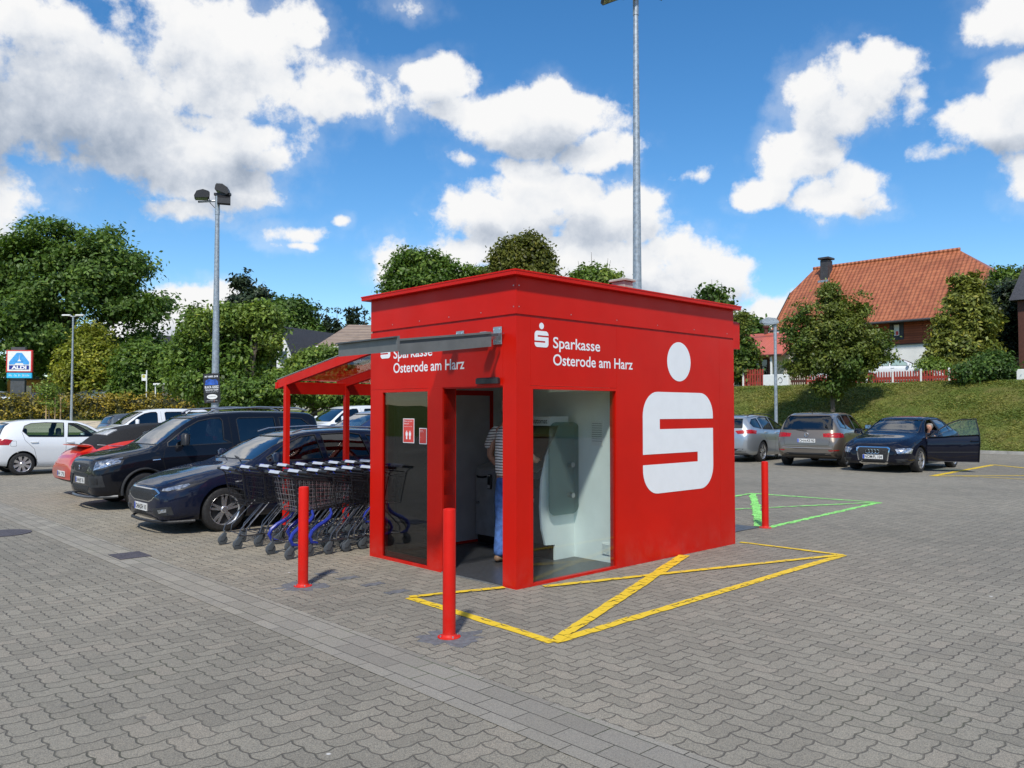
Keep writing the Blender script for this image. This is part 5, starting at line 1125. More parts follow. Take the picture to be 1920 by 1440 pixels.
# --- midnight blue car with the driver's door wide open
aud = dict(x1=2.13, x0=-2.12, W=1.765, wb=2.58, r=.32,
  top=[(2.13,.58),(2.10,.68),(1.95,.76),(1.6,.86),(1.2,.93),(1.02,.97),(.85,1.03),(.4,1.27),(.1,1.38),(-.3,1.42),(-.9,1.41),(-1.4,1.33),(-1.75,1.20),(-1.95,1.0),(-2.05,.92),(-2.10,.75),(-2.12,.6)],
  belt=[(2.13,.52),(1.9,.66),(1.4,.80),(1.0,.87),(0,.91),(-1.2,.95),(-1.8,.96),(-2.12,.70)],
  bot=[(2.13,.28),(2.0,.20),(0,.17),(-1.7,.22),(-2.0,.28),(-2.12,.36)],
  plan=[(2.13,.62),(2.10,.74),(2.0,.86),(1.8,.94),(1.4,.98),(0,1),(-1.3,.99),(-1.8,.94),(-2.0,.88),(-2.12,.76)],
  roofw=[(2.13,.5),(1.95,.66),(1.5,.78),(1.0,.82),(.7,.76),(0,.63),(-1.0,.62),(-1.6,.62),(-2.12,.66)],
  windows=[[(.66,.97),(.64,1.02),(.30,1.22),(.05,1.315),(-.30,1.34),(-.33,.98)],[(-.42,.98),(-.39,1.345),(-.85,1.33),(-1.10,1.26),(-1.10,1.0)],[(-1.17,1.01),(-1.17,1.25),(-1.45,1.12),(-1.5,1.03)]],
  ws=[(.66,.99),(.56,1.32)], rw=[(.5,1.30),(.6,1.08)], cabx=-.4, cav=(-1.85,.90), mir=(.62,.98), mirh=.12, handles=[(-1.05,.86)], dashz=.84, steer=.40, seats=(-.05,-.9),
  seams=[[(-.37,.96),(-.37,.6),(-.32,.26)],[(-1.15,.98),(-1.13,.8),(-.95,.55),(-.90,.28)],[(1.0,.88),(1.6,.76),(1.9,.67)]],
  doorway=[(.86,.26),(.90,.60),(.84,.90),(.70,.96),(.30,1.24),(.02,1.345),(-.34,1.37),(-.36,.9),(-.33,.26)], doorwin=0,
  rimstyle=dict(spokes=7, sw=.05), plates=[(1,2.2,.40,'NOM:FL 104')], rear_glass=M['cdark'],
  panels=[('grille', [(1,-.37,.655),(1,.37,.655),(1,.42,.62),(1,.36,.25),(1,.30,.215),(1,-.30,.215),(1,-.36,.25),(1,-.42,.62)], (1,0,0), M['chrome'], dict(off=.006)),
    ('grille_mesh', [(1,-.335,.63),(1,.335,.63),(1,.39,.60),(1,.335,.28),(1,.28,.26),(1,-.28,.26),(1,-.335,.28),(1,-.39,.57)], (1,0,0), M['mesh'], dict(off=.011)),
    ('headlight', [(2.05,.50,.60),(2.0,.66,.625),(1.85,.82,.63),(1.78,.84,.60),(1.86,.84,.50),(2.05,.55,.49)], (.85,.5,.1), M['lampwhite'], dict(off=.006, both=True)),
    ('bumper_intake', [(2,.48,.36),(2,.80,.37),(2,.80,.27),(2,.52,.26)], (1,.35,0), M['claddark'], dict(off=.004, both=True)),
    ('taillight', [(-2.05,.5,.95),(-1.85,.82,.97),(-1.8,.84,.82),(-2.05,.55,.80)], (-.8,.6,0), M['tail'], dict(off=.005, both=True))],
  extra=[('ring_badge', lambda q, b: [q.tube([(2.165,y+.052*math.cos(a),.535+.052*math.sin(a)) for a in [2*math.pi*k/20 for k in range(20)]], .007, 5, closed=True) for y in (-.117,-.039,.039,.117)], M['chrome']),
    ('wiper', [(lambda q, b, y=y: q.tube([(.90,y,.985),(.83,y-.28,1.02),(.80,y-.5,1.03)], .008, 5)) for y in (.55, .05)], M['black']),
    ('rear_view_mirror', lambda q, b: q.bbox(.27,.30,-.12,.12,1.22,1.29,.008), M['alu'])])
pa = gp(1727, 886); ha = HD+R(1); lf = Vector((-math.sin(ha), math.cos(ha), 0)); SA = 1.07
pa_ = pa-hdir(ha)*1.29*SA-lf*.86*SA
aroot, abvh = car('parked_car', aud, pa_, ha, M['audiblue'], 'midnight blue hatchback facing us with its front door wide open and a driver inside', scale=SA)
# the opened door
hinge = Vector((.86, .86, 0)); dr = part('open_door', hinge, aroot); dr.rotation_euler = (0, 0, R(-64)); TM = Matrix.Translation(-hinge)
skinp = [(.86,1,.26),(.90,1,.60),(.84,1,.885),(-.35,1,.955),(-.36,1,.9),(-.33,1,.26)]
mb = panel(abvh, skinp, (0, 1, 0), 0, .05, 5, .08); mb.build('door_panel', M['audiblue'], dr, smooth=50, M4=TM)
mb = panel(abvh, [(x*.96+.01, y, .6+(z-.6)*.95) for x, y, z in skinp], (0, 1, 0), -.055, -.05, 5, .1); mb.build('door_lining', M['inner'], dr, smooth=50, M4=TM)
wf = [(.78,.90),(.64,1.02),(.30,1.235),(.05,1.33),(-.32,1.355),(-.35,.95)]
mb = panel(abvh, [(x, 1, z) for x, z in wf], (0, 1, 0), -.012, 0, 4, .1); mb.build('door_window', glass('door_window_glass', (.66, .80, .80), .12), dr, smooth=60, M4=TM)
def bpt(x, z):
    h = abvh.ray_cast(Vector((x, 4, z)), Vector((0, -1, 0)))[0]; return h if h else Vector((x, .7, z))
mb = MB(); mb.tube([bpt(x, z) for x, z in wf], .016, 6); mb.build('door_window_frame', M['black'], dr, smooth=60, M4=TM)
mb = MB(); h = bpt(-.22, .80); mb.tube([h+Vector((.09,-.01,0)), h+Vector((.08,.03,0)), h+Vector((-.08,.03,0)), h+Vector((-.09,-.01,0))], .012, 8); mb.build('door_handle', M['audiblue'], dr, smooth=60, M4=TM)
mb = MB(); strip(abvh, [(.84,1,.50),(-.3,1,.52)], (0,1,0), .02, .004, mb); mb.build('rubbing_strip', M['claddark'], dr, M4=TM)
# driver
dv = empty('person', pa_+hdir(ha)*(-.06)*SA+lf*.585*SA+Z*.53, ha, 'driver in dark clothes sitting inside the midnight blue car with the open door', 'person')
dn = [(Vector((-.02,0,.02)),(.13,.10)),(Vector((-.08,0,.25)),(.13,.09)),(Vector((-.12,0,.44)),(.08,.07)),(Vector((-.10,0,.53)),.05),(Vector((-.08,.02,.60)),(.07,.075)),(Vector((-.07,.02,.68)),(.085,.095)),(Vector((-.08,.02,.75)),(.07,.075)),
  (Vector((-.12,.18,.40)),.040),(Vector((.05,.24,.22)),.035),(Vector((.28,.20,.30)),.030),(Vector((-.12,-.18,.40)),.040),(Vector((.05,-.24,.22)),.035),(Vector((.28,-.16,.32)),.030),
  (Vector((.2,.1,.03)),.09),(Vector((.46,.12,.10)),.06),(Vector((.56,.12,-.25)),.045),(Vector((.2,-.1,.03)),.09),(Vector((.46,-.12,.10)),.06),(Vector((.56,-.12,-.25)),.045)]
pp = [skin('b', dn, [(0,1),(1,2),(2,3),(3,4),(4,5),(5,6),(2,7),(7,8),(8,9),(2,10),(10,11),(11,12),(0,13),(13,14),(14,15),(0,16),(16,17),(17,18)], M['skin'])]
for s in (1, -1):
    hn, hl_ = hand(Vector((.28, .18*s, .31)), (.8,-.4*s,.3), (0,-s*.3,1), (0,0,1), .8); pp.append(skin('h', hn, hl_, M['skin'], sub=1))
f = MB(); f.lathe([(0, .02), (.010, .012), (.014, 0), (.010, -.02), (0, -.022)], 8, 'Z', (.022, .02, .650)); pp.append(f.build('f', M['skin']))
merge('body', pp, dv, [M['skin']]*4)
M['darkcloth'] = mat('dark_jacket', (.025, .022, .025), .85)
skin('jacket', [(Vector((-.02,0,.02)),(.20,.17)),(Vector((-.08,0,.22)),(.22,.17)),(Vector((-.12,0,.38)),(.19,.15)),(Vector((-.11,0,.49)),(.11,.10)),(Vector((-.10,0,.545)),(.075,.07)),(Vector((-.12,.17,.40)),.10),(Vector((.05,.24,.22)),.085),(Vector((.25,.205,.29)),.055),(Vector((-.12,-.17,.40)),.10),(Vector((.05,-.24,.22)),.085),(Vector((.25,-.165,.31)),.055)],
   [(0,1),(1,2),(2,3),(3,4),(2,5),(5,6),(6,7),(2,8),(8,9),(9,10)], M['darkcloth'], dv, root=2)
skin('hair', [(Vector((-.13,.02,.60)),(.08,.08)),(Vector((-.12,.02,.70)),(.105,.10)),(Vector((-.075,.02,.775)),(.095,.09))], [(0,1),(1,2)], M['hair'], dv)
f = MB()
for s in (-1, 1): f.lathe([(0, .007), (.007, .004), (.008, 0), (0, -.004)], 8, 'X', (.008, .02+s*.028, .675))
f.build('eyes', M['ink'], dv)
# --- second row and far cars
mpv = mk(rif, plates=[(1,2.2,.53,'GS:LK 55')], extra=[rif['extra'][2]], rimstyle=dict(spokes=5, sw=.08), mirmat=M['whitep'])
mpv['extra'] = [('bumper_lip', rif['extra'][2][1], M['claddark'])]
o, _ = car('van', mpv, dp(276, 830, 32.3)*1, HD, M['whitep'], 'white passenger van parked behind the red cabriolet', 'van', .98, glassm=M['cdark']); o.location.z = 0.0; o.scale = (1.0, .98, .98)
o, _ = car('parked_car', mk(hat, plates=[(-1,-1.95,.70,'HI 8')], mirmat=M['greyp']), K(31.4, 7.6), HU, M['greyp'], 'small dark grey hatchback in front of the white passenger van', scale=1.0, glassm=M['cdark']); o.location.z = .06
SUV = mk(vw, plates=[(1,2.1,.5,'SZ 31')], panels=[('headlight', [(2.02,.5,.80),(1.8,.82,.86),(1.75,.84,.76),(2.0,.6,.68)], dg, M['lampwhite'], dict(off=.005, both=True))], extra=[], mirmat=M['bluep'])
car('parked_car', SUV, K(14.2, 8.0), HD, M['bluep'], 'blue family car seen between the shelter posts above the dark blue estate', scale=1.08)
car('van', mk(mpv, windows=rif['windows']), K(24.3, 13.2), HD, M['whitep'], 'white van whose roof shows beyond the blue car, between the shelter posts', 'van', 1.06, glassm=M['cdark'])
def far(spec, px, z0, Y, h, col, label, sc=1.0, grp='cars on the road behind the hedge'):
    p = dp(px, 771, Y); o, _ = car('parked_car', mk(spec, plates=[], rimstyle=dict(spokes=5, sw=.08)), (p.x, p.y, z0), h, col, label, scale=sc, group=grp, hollow=False, glassm=M['cdark']); return o
far(aud | dict(doorway=None, extra=[]), 8, 1.76, 61, R(5), M['silverp'], 'silver grey car at the far left edge, behind the hedge')
far(aud | dict(doorway=None, extra=[]), 60, 1.76, 66, R(185), M['bluep'], 'dark blue car in front of the orange building')
far(hat, 166, 1.76, 61, R(185), M['greyp'], 'blue grey car behind the hedge, left of the conical tree trunk')
far(hat, 194, 1.76, 63, R(230), M['silverp'], 'dark car with bright bonnet behind the hedge, under the conical tree')
# ------------------------------------------------------------ foliage
def leaf_mat(name, c1, c2, dark=None, tr=.30):
    m, t, b = newmat(name); t.n.remove(b); out = t.n['Material Output']
    geo = t.node('ShaderNodeNewGeometry'); P = geo.outputs['Position']; rnd_ = geo.outputs['Random Per Island']
    n = t.noise(P, .55, 3)[0]; c = t.mix(t.mr(n, .35, .65), (*c1, 1), (*c2, 1))
    v = t.mr(rnd_, 0, 1, .55, 1.45, False); c = t.v('SCALE', c, sc=v)
    c = t.mix(t.m('MULTIPLY', t.m('GREATER_THAN', rnd_, .93), .5), c, (c2[0]*2.0, c2[1]*1.5, c2[2], 1))
    di = t.node('ShaderNodeBsdfPrincipled'); t.put(di.inputs['Base Color'], c); di.inputs['Roughness'].default_value = .5; di.inputs['Specular IOR Level'].default_value = .35
    tl = t.node('ShaderNodeBsdfTranslucent'); t.put(tl.inputs[0], t.mix(.5, c, (c2[0]*1.6, c2[1]*1.8, c2[2]*.6, 1)))
    mx = t.node('ShaderNodeMixShader'); mx.inputs[0].default_value = tr; t.l.new(di.outputs[0], mx.inputs[1]); t.l.new(tl.outputs[0], mx.inputs[2]); t.l.new(mx.outputs[0], out.inputs[0]); return m
LF = {'deep': leaf_mat('leaves_deep_green', (.052, .105, .022), (.090, .155, .028)),
      'chest': leaf_mat('leaves_chestnut', (.070, .130, .026), (.115, .190, .034)),
      'mid': leaf_mat('leaves_mid_green', (.075, .140, .022), (.130, .205, .034)),
      'light': leaf_mat('leaves_light_green', (.12, .19, .032), (.19, .26, .048)),
      'olive': leaf_mat('leaves_olive', (.095, .112, .022), (.155, .165, .030)),
      'yellow': leaf_mat('leaves_yellow_green', (.19, .22, .024), (.29, .30, .036)),
      'maple': leaf_mat('leaves_maple', (.070, .125, .020), (.135, .165, .030)),
      'conifer': leaf_mat('needles_dark', (.018, .034, .018), (.030, .050, .020), tr=.1),
      'conifer2': leaf_mat('needles_golden', (.105, .140, .024), (.190, .205, .034), tr=.2),
      'hedge': leaf_mat('hedge_leaves', (.17, .15, .018), (.30, .23, .028), tr=.2)}
def leaves(name, cen, rad, n_cl, n_leaf, size, m, parent, seed=0, shell=.65, flat=0, spread=None, lx=1.0):
    """clumps of leaf-sized quads inside ellipsoids (cen, rad)"""
    rg = np.random.default_rng(seed); cen = np.array(cen, float); rad = np.array(rad, float)
    vol = np.prod(rad, axis=1)**(2/3.); pr = vol/vol.sum(); e = rg.choice(len(cen), n_cl, p=pr)
    d = rg.normal(size=(n_cl, 3)); d /= np.linalg.norm(d, axis=1)[:, None]; rr_ = (shell+(1-shell)*rg.random(n_cl)**.7)[:, None]; rr_ = np.where(rg.random(n_cl)[:, None] < .22, rg.random(n_cl)[:, None]**.5*shell, rr_)
    cc = cen[e]+d*rad[e]*rr_; sp = spread or size*2.6
    k = n_leaf//n_cl; c = np.repeat(cc, k, axis=0); dd = np.repeat(d, k, axis=0); N = len(c)
    p = c+rg.normal(size=(N, 3))*sp*np.array([1, 1, .62])
    nrm = dd*.7+rg.normal(size=(N, 3))*.55+np.array([0, 0, .55]); nrm /= np.linalg.norm(nrm, axis=1)[:, None]
    a = np.cross(nrm, rg.normal(size=(N, 3))); a /= np.linalg.norm(a, axis=1)[:, None]; b = np.cross(nrm, a)
    s = size*(.6+.8*rg.random(N))[:, None]; a = a*s*lx; b = b*s*.62
    v = np.stack([p-a, p-b*.9+a*.1+nrm*s*.12, p+a, p+b*.9+a*.1+nrm*s*.12], axis=1).reshape(-1, 3)
    me = bpy.data.meshes.new(name); me.vertices.add(4*N); me.vertices.foreach_set('co', v.ravel()); me.loops.add(4*N); me.loops.foreach_set('vertex_index', np.arange(4*N, dtype=np.int32))
    me.polygons.add(N); me.polygons.foreach_set('loop_start', np.arange(0, 4*N, 4, dtype=np.int32)); me.polygons.foreach_set('loop_total', np.full(N, 4, dtype=np.int32))
    me.materials.append(m); me.update(); me.validate(); o = bpy.data.objects.new(name, me); COL.objects.link(o)
    if parent: o.parent = parent
    return o
def trunk(H, r, cen, parent, seed=0, lean=0, fork=.35):
    rg = random.Random(seed); mb = MB(); top = Vector((lean, 0, H*.78)); pts = [Vector((0, 0, -.3)), Vector((0, 0, H*.06)), Vector((lean*.2+rg.uniform(-.05, .05)*r*4, 0, H*.25)), Vector((lean*.5, rg.uniform(-1, 1)*r, H*.5)), top]
    mb.tube(pts, [r*1.35, r, r*.82, r*.5, r*.12], 10)
    for c in cen:
        c = Vector(c); z0 = H*fork*rg.uniform(.7, 1.3); z0 = min(z0, c.z*.8); b = Vector((lean*z0/H, 0, z0)); m_ = b+(c-b)*.5+Vector((rg.uniform(-.3, .3), rg.uniform(-.3, .3), rg.uniform(0, .4)))*r*3
        mb.tube([b, m_, c, c+(c-b)*.25], [r*.45, r*.28, r*.12, r*.03], 7)
        for k in range(2):
            e = c+Vector((rg.uniform(-1, 1), rg.uniform(-1, 1), rg.uniform(-.2, 1)))*(c-b).length*.3; mb.tube([m_, (m_+e)/2, e], [r*.16, r*.1, r*.03], 5)
    return mb.build('trunk', M['bark'], parent, smooth=60)
def tree(name, loc, cen, rad, n, size, m, label, cat='tree', group=None, tr=(.2, None), seed=0, ncl=None, shell=.65, sp=None, lean=0, fork=.35, lx=1.0):
    t = empty(name, loc, 0, label, cat, group); H = max(c[2]+r[2] for c, r in zip(cen, rad))
    leaves('crown', cen, rad, ncl or max(20, n//32), n, size, LF[m], t, seed, shell, spread=sp, lx=lx)
    trunk(H, tr[0], cen[:9], t, seed, lean, fork); return t
def px2(px, py, Y):   # point at depth Y seen at pixel
    return dp(px, py, Y)
def blobs(Y, base_z, lst, depthf=.8):
    """lst of (px,py,rx_px,ry_px,dy) -> local centres/radii relative to the tree base at lst[0].px"""
    b = dp(lst[0][0], 771, Y); cen = []; rad = []
    for (x, y, rx, ry, dy) in lst[1:]:
        p = dp(x, y, Y); k = Y/FPX; cen.append((p.x-b.x, dy, p.z-base_z)); rad.append((rx*k, max(rx, ry)*k*depthf, ry*k))
    return (b.x, Y, base_z), cen, rad
# big chestnut on the far left
loc, c, r = blobs(74, gh(74), [(120,),(95,480,95,60,0),(190,505,90,62,0),(30,560,85,75,1),(130,590,110,75,-1),(230,560,65,48,0),(265,580,50,36,0),(60,660,80,50,0),(215,640,70,42,1),(-20,560,60,110,0),(150,450,70,40,0),(240,500,45,38,0),(288,572,26,24,0),(20,470,45,45,0)])
tree('chestnut_tree', loc, c, r, 62000, .20, 'chest', 'huge dark green chestnut tree filling the left of the photo', tr=(.7,), seed=1, ncl=380, sp=.66, fork=.25, shell=.72)
loc, c, r = blobs(62, 1.75, [(172,),(172,705,58,42,0),(172,672,48,40,0),(170,635,28,30,0),(200,690,38,42,0),(140,690,30,40,0)])
tree('conical_tree', loc, c, r, 20000, .14, 'yellow', 'bright yellow-green conical tree in front of the huge chestnut', tr=(.25,), seed=2, ncl=420, shell=.8, sp=.34)
for k, (px, Y, bl, m, lab, n, sz) in enumerate((
  (270, 60, [(270,),(265,690,52,50,0),(310,680,40,42,0),(240,735,40,22,0),(300,735,45,22,0)], 'mid', 'round green tree between the conical tree and the bus stop sign', 16000, .15),
  (400, 47, [(400,),(400,640,62,48,0),(370,600,28,30,0),(440,610,50,40,0),(490,605,42,40,0),(445,680,60,50,-1),(350,700,42,45,0),(500,655,22,26,0),(420,720,80,40,-1),(365,655,36,45,0)], 'mid', 'tall leafy green tree behind the left floodlight mast', 42000, .125),
  (470, 45.5, [(470,),(430,600,42,26,0),(488,594,34,24,0),(505,630,16,22,0),(382,612,20,24,0)], 'light', 'light green upper crown above the mast poster tree', 14000, .12),
  (590, 41, [(590,),(578,690,40,26,0),(605,668,32,18,0),(545,716,34,24,0),(638,700,26,26,0),(600,730,58,30,0)], 'light', 'light green bushy tree left of the trolley shelter roof', 24000, .10),
  (540, 39, [(540,),(540,730,60,30,0),(620,735,60,26,0),(680,740,50,22,0),(470,740,50,30,0)], 'mid', 'low spreading shrub seen under the trolley shelter beam', 20000, .10),
  (535, 80, [(535,),(530,600,45,38,0),(555,590,30,28,0),(500,620,30,30,0),(575,630,25,30,0)], 'deep', 'dark green round tree behind the white gabled house', 14000, .2),
  (800, 66, [(800,),(765,510,34,42,0),(800,500,42,30,0),(835,515,36,30,0),(740,540,24,30,0),(800,550,70,40,0),(875,525,30,26,0),(905,520,20,20,0)], 'mid', 'green tree rising above the left half of the kiosk roof', 24000, .16),
  (980, 62, [(980,),(960,480,36,34,0),(990,470,34,34,0),(1015,495,24,30,0),(940,505,24,24,0),(985,530,62,50,0)], 'olive', 'olive green tree standing behind the near corner of the kiosk roof', 24000, .14),
  (1115, 58, [(1115,),(1110,515,30,14,0),(1135,520,28,14,0),(1090,522,22,12,0),(1115,560,55,40,0)], 'light', 'light green treetop just above the middle of the kiosk roof', 9000, .14),
  (1338, 60, [(1338,),(1335,552,14,16,0),(1350,560,10,10,0),(1340,590,24,24,0)], 'deep', 'small dark treetop above the right end of the kiosk roof', 1800, .2),
  (1395, 48, [(1395,),(1388,615,18,26,0),(1395,655,22,26,0),(1385,690,26,26,0),(1400,700,20,18,0)], 'maple', 'slim dark green tree just right of the kiosk end wall', 8000, .11),
  (1895, 47, [(1895,),(1885,528,22,26,0),(1912,545,28,40,0),(1890,575,24,34,0),(1905,610,32,50,0)], 'mid', 'tall green tree behind the right gable of the farmhouse', 20000, .10),
  (1895, 46, [(1895,),(1895,570,40,50,0),(1885,620,42,40,0),(1915,640,40,40,0)], 'conifer', 'dark conifer at the right edge behind the brick wall', 16000, .10),
  (1900, 58, [(1900,),(1905,675,28,22,0),(1925,660,26,20,0)], 'mid', 'green bush at the right edge above the white box', 2500, .14),
  (1410, 90, [(1410,),(1412,615,18,16,0),(1400,625,22,14,0)], 'deep', 'dark tree peeking over the orange annex roof', 1500, .3))):
    bz = gh(Y) if px < 1300 else 3.0
    loc, c, r = blobs(Y, bz, bl); hi = max(q[2] for q in c)
    tree('broadleaf_tree' if 'shrub' not in lab and 'bush at' not in lab else 'shrub', loc, c, r, n, sz, m, lab, 'shrub' if ('shrub' in lab or 'bush at' in lab) else 'tree', 'trees round the car park', tr=(.12+.018*hi,), seed=10+k, shell=.6, sp=sz*2.3)
def conifer(px, ytop, Y, w_px, label, ex=.8, m='conifer', n=5000, size=.2, group='conifers far behind', bz=None, layers=12, ybase=None):
    bz = gh(Y) if bz is None else bz; p = dp(px, ytop, Y); H = p.z-bz; k = Y/FPX; w = w_px*k; cen = []; rad = []; rg = random.Random(px)
    for i in range(layers):
        f = i/(layers-1); z = H*(.10+.86*f); q = w*(1-f)**ex+.1
        for j in range(3 if f < .8 else 1):
            a = rg.uniform(0, 6.28); cen.append((math.cos(a)*q*.42, math.sin(a)*q*.42, z)); rad.append((q*.66*rg.uniform(.8, 1.25), q*.66, H/layers*.75))
    t = empty('conifer_tree', (p.x, Y, bz), 0, label, 'tree', group); leaves('crown', cen, rad, max(60, n//18), n, size, LF[m], t, px, .5, spread=size*1.5, lx=1.3)
    MB().tube([(0, 0, -.3), (0, 0, H*.5), (0, 0, H*.97)], [H*.018, H*.011, .02], 8).build('trunk', M['bark'], t); return t
conifer(463, 500, 92, 80, 'broad dark conifer rising above the light green trees', ex=.42, n=60000, size=.22, group=None)
for i, (px, yt, w, lab) in enumerate(((596,568,16,'leftmost small dark spruce behind the brown roof'),(612,572,13,'second dark spruce from the left behind the brown roof'),(632,575,14,'third dark spruce from the left behind the brown roof'),(655,568,13,'fourth dark spruce from the left behind the brown roof'),(668,570,12,'fifth dark spruce from the left, above the brown roof'),(684,571,13,'dark spruce touching the left corner of the kiosk roof'))):
    conifer(px, yt, 125, w*1.25, lab, n=9000, size=.25)
# maple on the slope, golden conifer by the house
SB = 30.1; ST = 36.0; SH = 3.05
def slope_z(b): return 0 if b < SB else min(SH, (b-SB)/(ST-SB)*SH)
def on_slope(px, b):
    d = ray(px, 771); d2 = Vector((d.x, d.y, 0)); n = U2; tt = ((C0+U2*b).dot(n))/d2.dot(n); p = d2*tt; p.z = slope_z(b); return p
p = on_slope(1562, 31.8); Y = p.y
loc, c, r = blobs(Y, p.z, [(1562,),(1560,620,58,34,0),(1520,640,50,36,0),(1610,640,52,36,0),(1505,680,34,24,0),(1640,665,34,26,0),(1570,675,76,30,0),(1560,575,30,30,0),(1556,545,13,24,0),(1556,528,7,14,0),(1602,585,24,26,0),(1612,562,9,12,0),(1508,592,18,24,0),(1480,612,12,16,0),(1560,725,34,16,0),(1590,705,40,20,0)])
tree('maple_tree', tuple(p), c, r, 40000, .078, 'maple', 'young maple tree on the grass bank behind the bronze brown car', tr=(.11,), seed=31, ncl=430, shell=.55, sp=.20, fork=.45)
p = on_slope(1810, 42); Y = p.y
loc, c, r = blobs(Y, SH, [(1810,),(1808,690,66,26,0),(1808,655,62,28,0),(1806,620,54,28,0),(1810,590,44,26,0),(1812,560,34,26,0),(1800,535,18,20,0),(1826,530,12,18,0),(1850,600,26,24,0),(1762,640,18,20,0),(1765,665,22,18,0),(1758,690,24,22,0),(1770,610,14,16,0)])
tree('golden_conifer', (loc[0], Y, SH), c, r, 34000, .095, 'conifer2', 'broad golden-green conifer hiding the right end of the farmhouse', tr=(.2,), seed=33, ncl=620, shell=.7, sp=.19, lx=1.25)
for px, bl, m, lab, b in ((1745, [(1745,),(1745,692,22,16,0),(1765,700,20,12,0)], 'light', 'small light green bush left of the golden conifer', 39.5), (1850, [(1850,),(1850,690,40,20,0),(1820,700,34,16,0),(1880,695,26,20,0),(1865,675,24,14,0)], 'deep', 'dark green low bush in front of the golden conifer', 36.3)):
    p = on_slope(px, b); loc, c, r = blobs(p.y, SH, bl); tree('bush', (loc[0], p.y, SH), c, r, 9000, .075, m, lab, 'bush', tr=(.05,), seed=px)
# hedge along the road on the left
t = empty('hedge', (-30, 53.2, 1.1), 0, 'long clipped golden-green hedge between the beige path and the road', 'hedge')
hx0, hx1 = -70, -20.5; N = 60000; rg = np.random.default_rng(5)
cen = []; rad = []
for x in np.arange(hx0, hx1, .8):
    for z in (.45, 1.15): cen.append((x+30+rg.uniform(-.2, .2), rg.uniform(-.15, .15), z+rg.uniform(-.08, .08))); rad.append((.75, .80, .58))
leaves('hedge_leaves', cen, rad, 6000, N, .085, LF['hedge'], t, 6, .85, spread=.14)
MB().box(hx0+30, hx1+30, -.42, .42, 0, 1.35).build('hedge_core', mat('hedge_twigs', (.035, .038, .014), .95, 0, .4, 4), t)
# young tree with stakes on the lawn
p = dp(92, 771, 49); loc, c, r = blobs(49, gh(49), [(92,),(90,730,12,22,0),(95,755,14,14,0)])
tt_ = tree('young_tree', loc, c, r, 900, .09, 'light', 'thin young tree tied between stakes in front of the hedge', tr=(.04,), seed=40)
for k, dx in enumerate((-2, 11, 18)):
    q = MB(); q.lathe([(0, 0), (.035, 0), (.035, 1.55), (0, 1.58)], 8, 'Z', (dx*49/FPX, .2*k-.2, 0)); q.build('stake', M['wood'], tt_)
# far wood and back hedge line that closes the horizon
def far_wood(name, x0, x1, Y, z0, h, n, m, seed):
    rg = np.random.default_rng(seed); cen = []; rad = []
    for x in np.arange(x0, x1, 5): hh = h*rg.uniform(.7, 1.15); cen.append((x, Y+rg.uniform(-3, 3), z0+hh*.45)); rad.append((4.2, 3, hh*.55))
    o = leaves(name, cen, rad, n//20, n, .5, LF[m], None, seed, .6, spread=.8); return tag(o, kind='stuff')
tag(far_wood('far_wood', -115, 95, 150, 3.0, 11, 26000, 'deep', 51), 'dark wood closing the view far behind the houses', 'wood')
tag(far_wood('roadside_scrub', -95, 0, 84, 1.7, 4.2, 12000, 'deep', 52), 'dark scrub under the trees beyond the road', 'scrub')
# ------------------------------------------------------------ grass bank on the right
def bank():
    mb = MB(); prof = [(30.1, .10), (30.6, .32), (31.6, .90), (33.2, 1.75), (34.8, 2.62), (35.6, 2.95), (36.4, 3.05), (40, 3.06), (60, 3.1), (140, 3.2)]
    aa = np.linspace(-60, 60, 41); vs = []; rg = random.Random(2)
    for a in aa:
        for b, z in prof: p = K(a, b, z+(rg.uniform(-.06, .06) if 31 < b < 35 else 0)); vs.append(tuple(p))
    n = len(prof); mb.add(vs, [(i*n+k, i*n+k+1, (i+1)*n+k+1, (i+1)*n+k) for i in range(len(aa)-1) for k in range(n-1)])
    return tag(mb.build('grass_bank', M['grass'], smooth=60), kind='structure'), prof
bo, prof = bank()
mb = MB()
for k in range(-26, 30):
    a = k*1.0; mb2 = None
    c_ = [K(a+.006, 29.98), K(a+.994, 29.98), K(a+.994, 30.12), K(a+.006, 30.12)]; mb.add([(p.x, p.y, z) for z in (0, .12) for p in c_], [(3,2,1,0),(4,5,6,7),(0,1,5,4),(1,2,6,5),(2,3,7,6),(3,0,4,7)])
tag(mb.build('kerb', M['conc']), kind='structure')
